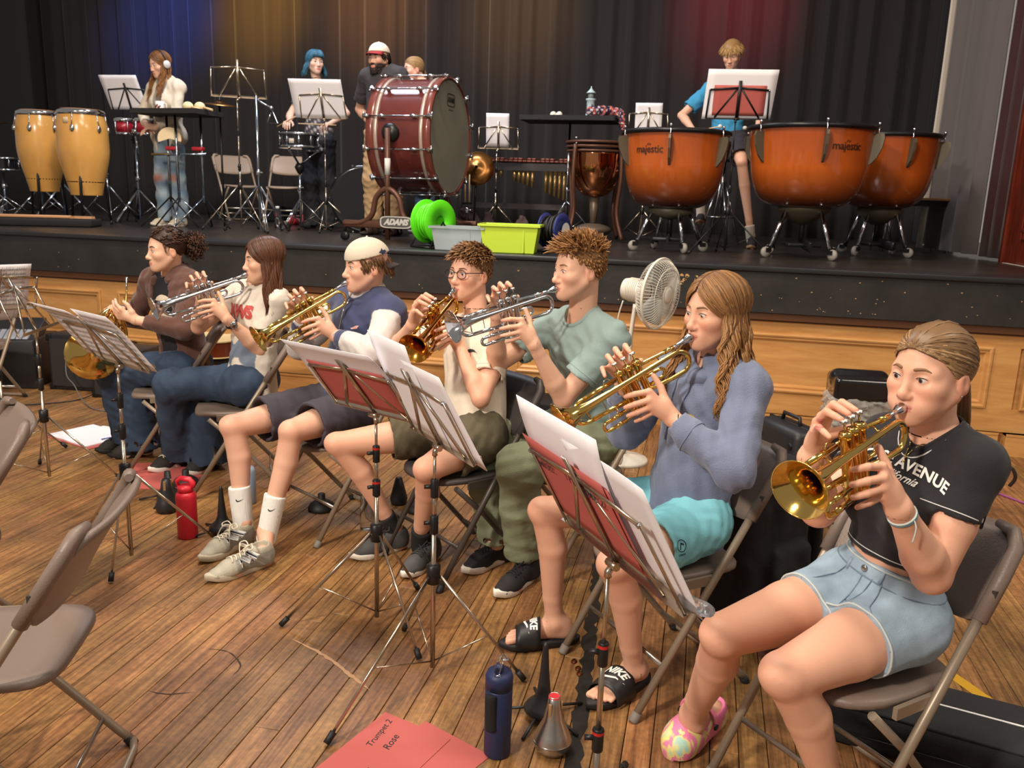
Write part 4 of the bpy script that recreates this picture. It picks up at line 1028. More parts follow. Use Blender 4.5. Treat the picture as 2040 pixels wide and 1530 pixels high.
def players_hands(o, lift=0, roll=0):
 T = Frame(o['M'], o['td'])
 if roll: T = Frame(o['M'], o['td'], T.z*math.cos(R(roll))+T.y*math.sin(R(roll)))
 o['handL'] = hand_L(T); o['handR'] = hand_R(T, lift); return o
def mix(c1, c2, w): return np.array(c1[:3])[None]*(1-w[:, None])+np.array(c2[:3])[None]*w[:, None]
# ---- hair styles -------------------------------------------------------------------
def hair_pony(p, m, seed=1, tail=.22, base_tone=.35):
 H, h = p['H'], Hair(); r = random.Random(seed)
 def extra(F, H): F.ell(H(-.098, 0, .000), A3((.020, .022, .020))*H.s, H.axes, .015)
 V, F = cap_field(H, [HAIRLINE], extra=extra, vx=.004); h.add(V, F, .25)
 pb = A3((-.112, 0, -.004)); pd = unit((pb-HC)/A3((.103, .081, .090)))
 for i in range(460):
  t = i/459*2-1                                        # hairline parameter, ear to ear over the brow
  a = t*1.62; y = math.sin(a); z = .066*math.cos(a)**1 if abs(a) < 1.57 else -.02
  xh = .080+(.062*0)-(1-math.cos(a))*.050; d = unit(A3((xh, y*.078, .012+.060*math.cos(a)))-HC+A3([r.uniform(-.004, .004) for _ in range(3)]))
  d = unit(d/A3((.103, .081, .090))); s0 = r.random()*.05
  if i % 3 == 0: s0 = r.uniform(.2, .6)
  pts = []
  om = math.acos(max(-1, min(1, float(d @ pd))))
  for k in range(9):
   s = s0+(1-s0)*k/8; q = (d*math.sin((1-s)*om)+pd*math.sin(s*om))/math.sin(om)
   pts.append(H(HC+q*A3((.103, .081, .090))*(1.010+r.uniform(0, .012)*math.sin(PI*s))))
  h.lock(pts, r.uniform(.0022, .0042), r.uniform(.05, .95), 4, .5)
 for i in range(90):
  a, b = r.uniform(0, 6.28), r.uniform(0, 1)**.5*.017; e = r.uniform(-.3, .3)
  pts = [H(-.108-.012*min(1, k/2)-.006*k*(1-.08*k)*.4, b*math.cos(a)*(1+.16*k*(1 if k < 6 else .8))+e*.004*k, -.002+b*math.sin(a)-.0095*k*k*.18-.017*k) for k in range(int(tail/.022))]
  h.lock(pts, r.uniform(.003, .005), r.uniform(.1, .8), 4, .15)
 return h.build(m, p['root'], p['base'])
def hair_long(p, m, seed=1, length=.30, wave=.012, wl=.085, part=0, spread=.0, n=230, front=.012, puff=1.0, tip_tone=.9, back_only=False, fringe=False, capz=None):
 H, h = p['H'], Hair(); r = random.Random(seed); planes = [capz or ((.062, 0, .066), (.72, 0, -.69))]
 rr = (.106, .084, .093)
 V, F = cap_field(H, planes, r=rr, vx=.0045); h.add(V, F, .2)
 root_z = float(H.o[2])
 for i in range(n):
  sd = 1 if i % 2 else -1; f = r.random(); x0 = .084-.176*f                         # front .. back along the parting
  ax = A3(rr)*(1.0+r.uniform(0, .07)*puff); xi = max(-.97, min(.92, (x0+.012)/ax[0])); cr = math.sqrt(1-xi*xi)
  pts = []; ph = 9*f+sd+r.uniform(-.7, .7)
  d0 = unit((A3((x0, .004*sd, .034+.093*math.sqrt(max(.02, 1-((x0+.012)/.106)**2))))-HC)/A3(rr)); d1 = unit((A3((.040-.150*f, sd*.084, .0-.03*r.random()))-HC)/A3(rr))
  om = math.acos(max(-1, min(1, float(d0 @ d1)))); kx = 1.0+r.uniform(0, .07)*puff
  for k in range(7):
   t = k/6; dq = (d0*math.sin((1-t)*om)+d1*math.sin(t*om))/math.sin(om); pts.append(HC+dq*A3(rr)*(1.005+(kx-1.005)*min(1, t*1.6)))
  q = pts[-1]; L = length*r.uniform(.82, 1.05); m2 = int(L/.022)
  if f > .8: q = A3((q[0], q[1]*.6, q[2]))
  for k in range(1, m2+1):
   t = k/m2; w = wave*min(1, t*3)
   dx = (front*t*1.2 if f < .45 else -.004*t)+w*math.sin(ph+2*PI*k*.022/wl)*.7; dy = sd*(.018*t+spread*t)+w*math.cos(ph*1.7+2*PI*k*.022/wl)
   pts.append(A3((q[0]+dx, q[1]+dy, q[2]-L*t)))
  W = [H(*q) for q in pts[:7]]; w0 = W[-1]; rel = [A3((q[0]-pts[6][0], q[1]-pts[6][1], q[2]-pts[6][2])) for q in pts[7:]]
  fx = unit((H.x[0], H.x[1], 0)); ly = A3((-fx[1], fx[0], 0))
  W += [w0+fx*c[0]+ly*c[1]+A3((0, 0, c[2])) for c in rel]
  h.lock(W, r.uniform(.0020, .0042)*puff, r.uniform(0, .7), 4, .2, toneend=tip_tone*r.uniform(.55, 1))
 if fringe:
  for i in range(60):
   a = r.uniform(-1.1, 1.1); W = [H(.050+.052*math.sin(t*1.5)+.004, math.sin(a)*.075*(.4+.6*t), .118-.075*t**1.6) for t in np.linspace(0, 1, 6)]; h.lock(W, r.uniform(.004, .007), r.uniform(0, .8), 5, .3)
 return h.build(m, p['root'], p['base'])
def hair_short(p, m, seed=1, style='curl', n=420, tones=(.1, .9)):
 H, h = p['H'], Hair(); r = random.Random(seed)
 cp = {'curl': [((.078, 0, .070), (.60, 0, -.80))], 'quiff': [((.078, 0, .072), (.58, 0, -.81))], 'bowl': [((.085, 0, .045), (.42, 0, -.907))]}[style]
 rr = (.105, .083, .095) if style != 'bowl' else (.112, .092, .100)
 V, F = cap_field(H, cp+[((0, 0, -.045), (0, 0, -1))], r=rr, vx=.0045); h.add(V, F, .25)
 c0, nn = A3(cp[0][0]), unit(cp[0][1])
 k = 0
 while k < n:
  d = unit([r.gauss(0, 1) for _ in range(3)]); q = HC+d*A3(rr)
  if (q-c0) @ nn > .004 or q[2] < -.035: continue
  k += 1; top = max(0, d[2]); fr = max(0, d[0])
  if style == 'quiff':
   if d[2] < .35: L = .016; dv = unit(d*.45+A3((-.2, 0, -.6)))
   else: L = .036+.022*fr+.016*r.random(); dv = unit(d*.55+A3((.25+.3*fr, r.uniform(-.7, .7), .25)))
   bend = A3((.5*fr-.1, r.uniform(-1.2, 1.2), r.uniform(-1.2, .4)))
  elif style == 'curl':
   if d[2] < .25: L = .018; dv = unit(d*.4+A3((-.15, 0, -.7)))
   else: L = .034+.018*r.random(); dv = unit(d*.55+A3((.55, r.uniform(-.6, .6), .1)))
   bend = A3((.4, r.uniform(-.9, .9), -1.1 if d[0] > .2 else -.7))
  else:
   L = .06 if d[2] > .2 else .03; dv = unit(d*.15+A3((.35*d[0], .6*d[1]+.25*(d[0] > .2), -.55))); bend = A3((0, 0, -.6))
  pts = []; c = q-d*.004; ph = r.uniform(0, 6.28); v = dv
  for j in range(6):
   pts.append(H(*c)); v = unit(v+bend*.14); c = c+v*L/5+(A3((math.sin(ph+j*1.7), math.cos(ph+j*1.7), 0))*.003 if style == 'curl' else 0)
  h.lock(pts, r.uniform(.0024, .0046), r.uniform(*tones), 4, .2)
 return h.build(m, p['root'], p['base'])
def hair_curlypony(p, m, seed=1):
 H, h = p['H'], Hair(); r = random.Random(seed)
 V, F = cap_field(H, [((.078, 0, .070), (.62, 0, -.785))], r=(.107, .085, .095), vx=.005); h.add(V, F, .15)
 for i in range(150):
  d = unit([r.gauss(-.2, 1), r.gauss(0, 1), abs(r.gauss(.4, .6))]); q = HC+d*A3((.107, .085, .095))
  if (q-A3((.078, 0, .070))) @ unit((.62, 0, -.785)) > 0: continue
  t = unit(A3((-1, 0, -.1))-d*float(A3((-1, 0, -.1)) @ d)); b = np.cross(d, t); ph = r.uniform(0, 6)
  h.lock([H(q+t*.007*k+d*(.002+.003*math.sin(ph+k*1.5))-d*.0012*k*0+b*.004*math.cos(ph+k*1.5)) for k in range(6)], r.uniform(.003, .005), r.uniform(0, .6), 4, .5)
 for i in range(330):
  c = A3((-.155, 0, .012))+unit([r.gauss(0, 1) for _ in range(3)])*A3((.062, .078, .080))*r.uniform(.55, 1.05)
  ax = unit(c-A3((-.10, 0, .01))+A3((0, 0, -.04))); u = unit(np.cross(ax, (.3, .8, .5))); w = np.cross(ax, u); R0 = r.uniform(.005, .009); ph = r.uniform(0, 6)
  h.lock([H(c+ax*(.005*k-.02)+u*R0*math.cos(ph+k*1.25)+w*R0*math.sin(ph+k*1.25)) for k in range(9)], r.uniform(.002, .0034), r.uniform(0, .9), 4, .4)
 for sd in (-1, 1):
  for i in range(5):
   ph = r.uniform(0, 6); x0 = .045-.04*r.random()
   h.lock([H(x0+.004*math.sin(ph+k*1.3), sd*(.066+.010*(.07-x0)/.05+.003*math.cos(ph+k*1.3)), .055-.012*k) for k in range(r.randint(4, 8))], .0022, r.uniform(0, .8), 4, .4)
 return h.build(m, p['root'], p['base'])
def nape_hair(p, m, seed=1, zr=(.02, -.065)):
 H, h = p['H'], Hair(); r = random.Random(seed)
 for i in range(150):
  a = r.uniform(.85, 2*PI-.85); c = A3((-.012+.100*math.cos(a), .080*math.sin(a), r.uniform(.0, .045)))
  L = .045+.025*r.random() if math.cos(a) < -.3 else .035
  pts = [H(c[0]*(1+.02*k)-.003*k, c[1]*(1+.01*k)+r.uniform(-.001, .001), c[2]-L*k/5) for k in range(6)]; h.lock(pts, r.uniform(.004, .007), r.uniform(0, .8), 4, .2)
 return h.build(m, p['root'], p['base'])
def ball_cap(p, m, brim_dir, mb_m, panel=None, name='cap'):
 H, root, base = p['H'], p['root'], p['base']; F = Field(); s = H.s
 tl = .16*brim_dir
 F.ell(H(-.010, 0, .040), A3((.110, .088, .094))*s, H.axes, .01, cut=[(H(0, 0, .046), unit(H.axes.T @ A3((-.20 if brim_dir < 0 else .06, 0, -1))))])
 F.ell(H(-.010, 0, .036), A3((.104, .082, .090))*s, H.axes, .003, 's', cut=[(H(0, 0, .075), (0, 0, 1))])
 V, Fq = F.mesh(.004); o = np_obj(name, V, Fq, m, root, base, None, relax=1)
 def brim(u, v):
  a = (u-.5)*2.1; rr = 1+.62*v*math.cos(a*.75)**.7; x = brim_dir*(.098*math.cos(a)*rr)-.010; y = .086*math.sin(a)*(1+.10*v); z = (.046 if brim_dir > 0 else .030)+.004*brim_dir-.020*v-.016*abs(math.sin(a))**2*v+ (.0 if brim_dir > 0 else -.004)
  return H(x, y, z)-base
 mb = MB(); mb.quadgrid(brim, 14, 5, True, .0035); mb.build('visor', mb_m, o)
 b = MB(); b.ball(tuple(H(-.010, 0, .134)-base), .006, 8); b.build('cap_button', m, o)
 return dict(ob=o, bvh=bvh_of(V, Fq))
# ---- cloth materials ---------------------------------------------------------------
M_bktee = mat('black_tee_cloth', (34, 32, 36), .85, bump=.25, bscale=420, sheen=.1)
M_denim = mat('light_denim', (158, 180, 198), .85, bump=.35, bscale=520, var=.13, vscale=26)
M_jean = mat('dark_denim', (50, 66, 88), .85, bump=.3, bscale=420, var=.25, vscale=9)
M_hood = mat('blue_grey_fleece', (112, 122, 148), .95, bump=.3, bscale=300, sheen=.25)
M_aqua = mat('aqua_shorts_cloth', (132, 206, 220), .8, bump=.2, bscale=300)
M_sage = mat('sage_tee_cloth', (140, 160, 156), .88, bump=.25, bscale=400, sheen=.1)
M_cargo = mat('olive_cargo_cloth', (134, 140, 112), .88, bump=.3, bscale=300, var=.08, vscale=12)
M_cream = mat('cream_tee_cloth', (222, 208, 188), .88, bump=.25, bscale=400, sheen=.1)
M_olive = mat('dark_olive_cloth', (92, 84, 64), .88, bump=.3, bscale=300)
M_varsity = mat('varsity_fleece', (60, 66, 100), .92, bump=.25, bscale=300, attr=True, sheen=.2)
M_slate = mat('slate_shorts_cloth', (70, 64, 72), .88, bump=.25, bscale=300)
M_brownh = mat('brown_fleece', (94, 62, 52), .95, bump=.25, bscale=300, sheen=.25)
M_white = mat('white_print', (236, 236, 230), .6)
M_sockw = mat('white_sock', (238, 236, 230), .9, bump=.2, bscale=300); M_sockb = mat('black_sock', (34, 32, 32), .9)
M_solew = mat('white_sole', (226, 218, 206), .6); M_soleb = mat('black_sole', (32, 31, 32), .6)
M_stitch = mat('white_stitch', (206, 206, 206), .8)
SKIN = (226, 172, 144)
# ================================================================== the near girl, black crop tee
def near_girl():
 o = seated('P7', skin=SKIN, skin_k='a', hs=.985, fine=.0026, vx=.006, neck_r=.043, build=.98, waist=.112, chest=.126, bust=.006, puff=1, iris=(62, 66, 66), brow=(132, 98, 72), gaze=(1, -.10, -.16), leg_b=1.08, arm_b=1.16, face_w=1.07, nose=.7, eye_open=.0060, brow_t=1.5, brow_z=.001, hr=0,
    label='girl in black cropped tee and pale denim shorts playing trumpet, nearest the camera', lip=srgb(206, 122, 116), blush=.6)
 players_hands(o, roll=-6); o['feet'] = {'R': ((-.005, 2.12, 0), (.150, 2.375, 0)), 'L': ((.30, 1.72, 0), (.45, 1.97, 0))}
 p = person(o); hair_pony(p, hair_mat('darkblond', (92, 66, 44), (176, 140, 100), .34), 3)
 g = top_garment(p, 'cropped_tee', M_bktee, g=.012, sleeve=.50, crop=.150, sl=(.059, .062), wr=(.0020, 60), seed=3)
 Hc, N, u, sd, fr = g['H']; neck_ring(p, g, M_bktee, .006, drop=.012); r2 = neck_ring(p, g, M_stitch, .0018, drop=.021, name='collar_stitching', k=1.16)
 for q, t, d in g['ends']: hem_ring(p, g, M_stitch, t, d, .12, 'sleeve_stitching', .0014, off=.014)
 hem_ring(p, g, M_stitch, Hc+u*.150, u, .26, 'hem_stitching', .0014, off=-.014)
 up = u; rt = -sd
 def arch(x, y): return x, y-1.1*x*x
 cen = N-u*.066+fr*.14+sd*.004
 for txt, sz, dy, sh, bold, w in (('ROSE AVENUE', .036, 0, 0, .0011, arch), ('california', .026, -.030, .45, .0004, None), ('1986', .017, -.052, .2, .0004, None)):
  printed('chest_print', text_mesh(txt, sz, sh, bold, 1.02), cen+u*dy, sd, u, M_white, g['ob'], g['bvh'], .0015, p['base'], w)
 b = bottom_garment(p, 'denim_shorts', M_denim, frac=.40, r=(.100, .090), g=.010, waist=.135, wr=(.0018, 70), seed=4)
 wst = b['waist']; hem_ring(p, b, mat('denim_seam', (120, 140, 160), .85), wst, u, .26, 'waistband_seam', .0022, off=.036); hem_ring(p, b, mat('denim_edge', (196, 206, 206), .9), wst, u, .26, 'waistband', .003, off=.004)
 for q, t, d in b['hems']: hem_ring(p, b, mat('denim_edge', (196, 206, 206), .9), t, d, .18, 'frayed_hem', .0030, off=.003)
 def on(bv, c, d, lift=.001):
  h = bv.ray_cast(Vector(c), Vector(-unit(d))); return (np.array(h[0])+unit(d)*lift) if h[0] is not None else A3(c)-unit(d)*.2
 hs = unit(A3(o['Lh'])-A3(o['Rh']))
 bt = on(b['bvh'], wst-u*.018+fr*.3, fr, .002); mb = MB(); mb.lathe([(.0001, .004), (.006, .004), (.0085, .0025), (.0088, 0)], 16, Matrix.Translation(Vector(bt-p['base'])) @ Vector(fr).to_track_quat('Z', 'Y').to_matrix().to_4x4()); mb.build('button', M_steel, b['ob'])
 sm = mat('denim_seam', (120, 140, 160), .85)
 def seam(pts, r=.0016, w=sm, nm='seam'):
  mb = MB(); P = [on(b['bvh'], wst+hs*a+u*c+fr*.3, fr, .0005)-p['base'] for a, c in pts]; mb.tube(P, r, 5); mb.build(nm, w, b['ob'])
 seam([(0, -.035), (0, -.06), (-.003, -.09), (-.004, -.115)]); seam([(.030, -.036), (.030, -.070), (.026, -.088), (.012, -.100), (-.002, -.104)])
 for s in (-1, 1): seam([(s*.055, -.036), (s*.066, -.060), (s*.086, -.078), (s*.11, -.088)]); seam([(s*.048, -.010), (s*.049, -.024), (s*.050, -.040)], .005, M_denim, 'belt_loop')
 shoe(p['root'], p['base'], A3(o['feet']['R'][0]), A3(o['feet']['R'][1]), A3(o['Ra']), dict(kind='clog', side=1, L=.27, upper=CLOG, sole=mat('pale_clog_sole', (226, 206, 190), .6), strap=mat('pink_strap', (232, 130, 164), .55), vx=.004))
 H = p['H']; mb = MB(); mb.ball(tuple(H(.0, .0815, -.041)-p['base']), .0024, 8); mb.build('ear_stud', M_steel, p['root'])
 mb = MB(); nk = [on(g['bvh'] if abs(a) < 2 else p['bvh'], N+u*(-.004-.050*max(0, math.cos(a))**2)+fr*(math.cos(a)*.3+.012*0)+sd*math.sin(a)*.058, fr*math.cos(a)+sd*math.sin(a)*.25, .003) for a in np.linspace(-1.25, 1.25, 21)]
 mb.tube([q-p['base'] for q in nk], .0011, 5); mb.ball(tuple(nk[10]-p['base']-A3((0, 0, .006))), .0035, 8); mb.build('necklace', M_gold, p['root'])
 w, e = A3(o['wL']), A3(o['eL']); d = unit(e-w); a = unit(np.cross(d, (0, 0, 1))); bb = np.cross(d, a)
 for k, (off, cm) in enumerate(((.020, mat('pale_cord', (200, 214, 210), .8)), (.0255, mat('teal_cord', (96, 140, 158), .8)))):
  c = w+d*off; mb = MB(); mb.tube([tuple(c+(a*math.cos(t)+bb*math.sin(t))*.0300-p['base']) for t in np.linspace(0, 2*PI, 25)[:-1]], .0030, 6, closed=True)
  if k == 0: mb.tube([q-p['base'] for q in nspline([c+a*.029, c+a*.038-A3((0, 0, .02)), c+a*.034-A3((0, 0, .055))], 5)], .0016, 5)
  mb.build('friendship_bracelet', cm, p['root'])
 make_trumpet(M_gold, 'short brass trumpet held by the girl in the black crop tee', o['M'], o['td'], roll=-6)
def clog_mat():
 m = mat('tie_dye_clog', (232, 140, 176), .55); nt = m.node_tree; L = nt.links; b = nt.nodes['Principled BSDF']
 tc = nd(nt, 'ShaderNodeTexCoord'); n = nd(nt, 'ShaderNodeTexNoise'); n.inputs['Scale'].default_value = 9; n.inputs['Distortion'].default_value = 2.2; L.new(tc.outputs['Object'], n.inputs['Vector'])
 cr = nd(nt, 'ShaderNodeValToRGB'); e = cr.color_ramp.elements; e[0].position = .36; e[0].color = srgb(176, 214, 200); e[1].position = .62; e[1].color = srgb(236, 130, 172)
 q = e.new(.46); q.color = srgb(240, 226, 130); q = e.new(.52); q.color = srgb(236, 134, 174); L.new(n.outputs[0], cr.inputs[0]); L.new(cr.outputs[0], b.inputs['Base Color']); return m
CLOG = clog_mat()
near_girl()
# ================================================================== the girl in the blue-grey hoodie
def hoodie_girl():
 o = seated('P6', skin=SKIN, skin_k='a', hs=.965, fine=.003, vx=.0065, fine_hand=.003, neck_r=.043, build=.98, waist=.115, chest=.135, iris=(84, 92, 100), brow=(120, 88, 64), gaze=(1, -.1, -.35), eye_open=.0052, nose=.85, face_w=1.02, blush=.9, brow_t=1.2, toes=True, foot_b=.90,
    label='girl in a blue-grey hoodie and aqua shorts with long wavy hair playing trumpet')
 players_hands(o); o['feet'] = {'R': ((-.590, 2.596, .022), (-.350, 2.703, .022)), 'L': ((-.230, 2.308, .022), (-.085, 2.526, .022))}
 p = person(o); hair_long(p, hair_mat('wavybrown', (74, 48, 30), (186, 136, 84), .36), 5, length=.30, wave=.011, wl=.085, front=.05, spread=.05, n=980)
 g = top_garment(p, 'hoodie', M_hood, g=.030, long=.90, crop=-.055, skirt=.022, sl=(.064, .060), wr=(.0062, 44), hood=True, seed=12, neck_drop=.0)
 Hc, N, u, sd, fr = g['H']
 b = bottom_garment(p, 'shorts', M_aqua, frac=.56, r=(.098, .098), g=.010, wr=(.0034, 60), seed=6)
 for q, w, d in g['ends']: hem_ring(p, g, M_hood, w, d, .10, 'cuff_seam', .0022, off=.060)
 hem_ring(p, g, M_hood, Hc+u*.02, u, .30, 'waistband_seam', .003)
 n2 = unit(fr+sd*.25); oc = N-u*.165+sd*.062+fr*.16
 printed('chest_print', text_mesh('NAVY SEA', .017, 0, .0004), oc-u*.022, sd, u, M_white, g['ob'], g['bvh'], .0016, p['base']); printed('chest_print', text_mesh('BATH', .017, 0, .0004), oc-u*.040, sd, u, M_white, g['ob'], g['bvh'], .0016, p['base'])
 printed('crest', poly_mesh([(.022*math.cos(t), .014*math.sin(t)) for t in np.linspace(0, 6.283, 19)[:-1]]), oc, sd, u, mat('crest_yellow', (206, 170, 70), .7), g['ob'], g['bvh'], .0016, p['base']); printed('crest', poly_mesh([(.016*math.cos(t), .009*math.sin(t)+.001) for t in np.linspace(0, 6.283, 19)[:-1]]), oc, sd, u, mat('crest_blue', (40, 84, 140), .7), g['ob'], g['bvh'], .0026, p['base'])
 L = A3(o['Lk'])-A3(o['Lh']); d = unit(L); sdw = unit(np.cross(d, (0, 0, 1))); 
 oc2 = A3(o['Lh'])+L*.50; nrm = unit(-sdw*(1 if (-sdw) @ A3((.3, -1, 0)) > 0 else -1)+A3((0, 0, .25))); xd = unit(np.cross((0, 0, 1), nrm))
 ring = [(.018*math.cos(t), .018*math.sin(t)) for t in np.linspace(0, 6.283, 25)[:-1]]+[(.0155*math.cos(t), .0155*math.sin(t)) for t in np.linspace(0, 6.283, 25)[:-1]]
 pr = mat('black_print', (24, 26, 30), .6)
 printed('shorts_emblem', (ring, [[i, (i+1) % 24, 24+(i+1) % 24, 24+i] for i in range(24)]), oc2+nrm*.10, xd, (0, 0, 1), pr, b['ob'], b['bvh'], .0018, p['base'])
 printed('shorts_emblem', ([(-.008, -.011), (-.004, -.011), (.000, .004), (.009, .001), (.009, .005), (-.001, .010)], [[0, 1, 2, 5], [2, 3, 4, 5]]), oc2+nrm*.10, xd, (0, 0, 1), pr, b['ob'], b['bvh'], .0018, p['base'])
 printed('shorts_emblem', text_mesh('ORION', .009, 0, .0003), oc2+nrm*.10-A3((0, 0, .026)), xd, (0, 0, 1), pr, b['ob'], b['bvh'], .0018, p['base'])
 st = dict(kind='slide', L=.30, upper=mat('black_slide_strap', (36, 35, 36), .45), sole=mat('black_slide_sole', (30, 29, 30), .6), text=True)
 for q, sd2 in (('R', 1), ('L', -1)):
  t, h = A3(o['feet'][q][0]), A3(o['feet'][q][1]); f = unit(t-h); hh = h-f*.020; hh[2] = 0; t2 = hh+f*.30; t2[2] = 0
  shoe(p['root'], p['base'], t2, hh, A3(o[q+'a']), dict(st, side=sd2), 'slide_sandal')
 for s in (-1, 1):
  h = [N+fr*(.075+.012*k)+sd*s*(.022+.004*math.sin(k))-u*(.035+.028*k) for k in range(7)]
 mb = MB()
 for s in (-1, 1): mb.tube([(np.array(q[0])+fr*.004-p['base']) if q[0] is not None else (c-p['base']) for c in [N+fr*.25+sd*s*(.030+.004*math.sin(k*1.3))-u*(.05+.03*k) for k in range(8)] for q in [g['bvh'].ray_cast(Vector(c), Vector(-fr))]], .0030, 6)
 mb.build('drawstrings', M_hood, g['ob'])
 make_trumpet(M_gold, 'lacquered brass trumpet held by the girl in the blue-grey hoodie', o['M'], o['td'], M_steel)
hoodie_girl()
# ================================================================== the boy in the sage tee
def sneaker(p, q, sd, **st):
 o = p['o']; t, h = A3(o['feet'][q][0]), A3(o['feet'][q][1]); f = unit(t-h); L = st.get('L', .29); shoe(p['root'], p['base'], h+f*L, h, A3(o[q+'a']), dict(st, kind='sneaker', side=sd, L=L))
def sage_boy():
 o = seated('P5', skin=(228, 178, 150), skin_k='b', hs=1.0, fine=.0032, vx=.007, fine_hand=.0032, neck_r=.052, iris=(80, 84, 90), brow=(130, 94, 62), gaze=(1, -.1, -.3), eye_open=.0046, nose=1.25, blush=.6, arm_b=1.02, brow_t=1.2,
    label='boy in a sage green tee and olive cargo trousers playing a silver trumpet')
 players_hands(o, .006); o['feet'] = {'R': ((-.889, 3.10, 0), (-.735, 3.335, 0)), 'L': ((-.69, 2.915, 0), (-.592, 3.185, 0))}
 p = person(o); hair_short(p, hair_mat('quiffbrown', (88, 58, 34), (186, 136, 84), .42), 8, 'quiff', 1000)
 g = top_garment(p, 'tee', M_sage, g=.018, sleeve=.66, crop=-.02, skirt=.012, sl=(.060, .070), wr=(.0042, 52), seed=21)
 neck_ring(p, g, M_sage, .009, drop=.006)
 for q, t, d in g['ends']: hem_ring(p, g, M_sage, t, d, .14, 'sleeve_seam', .0022, off=.022)
 b = bottom_garment(p, 'cargo_trousers', M_cargo, kind='long', g=.012, r=(.104, .086), flare=(.078, .070), hemz=.105, wr=(.0048, 58), seed=9)
 for q in 'LR':                                             # cargo pockets on the outer thigh
  h, k = A3(o[q+'h']), A3(o[q+'k']); d = unit(k-h); out = unit(np.cross(d, (0, 0, 1)))*(1 if q == 'R' else -1); c = h+(k-h)*.66+out*.070; Fk = Field(); ax = np.stack([d, out, np.cross(d, out)]); Fk.box(c, (.075, .022, .075), ax, .012); Fk.box(c+np.cross(d, out)*(.058 if np.cross(d, out)[2] > 0 else -.058)+out*.006, (.080, .022, .022), ax, .008)
  V, Fq = Fk.mesh(.006, disp=wrinkle(.004, 26, 4)); np_obj('cargo_pocket', V, Fq, M_cargo, b['ob'], p['base'])
 for q, sd in (('R', 1), ('L', -1)): sneaker(p, q, sd, L=.29, upper=mat('black_mesh_shoe', (38, 35, 38), .8, bump=.3, bscale=500), sole=M_solew, lace=mat('black_lace', (34, 32, 34), .8), sole_h=.030)
 make_trumpet(M_silver, 'silver trumpet held by the boy in the sage green tee', o['M'], o['td'], M_steel)
sage_boy()
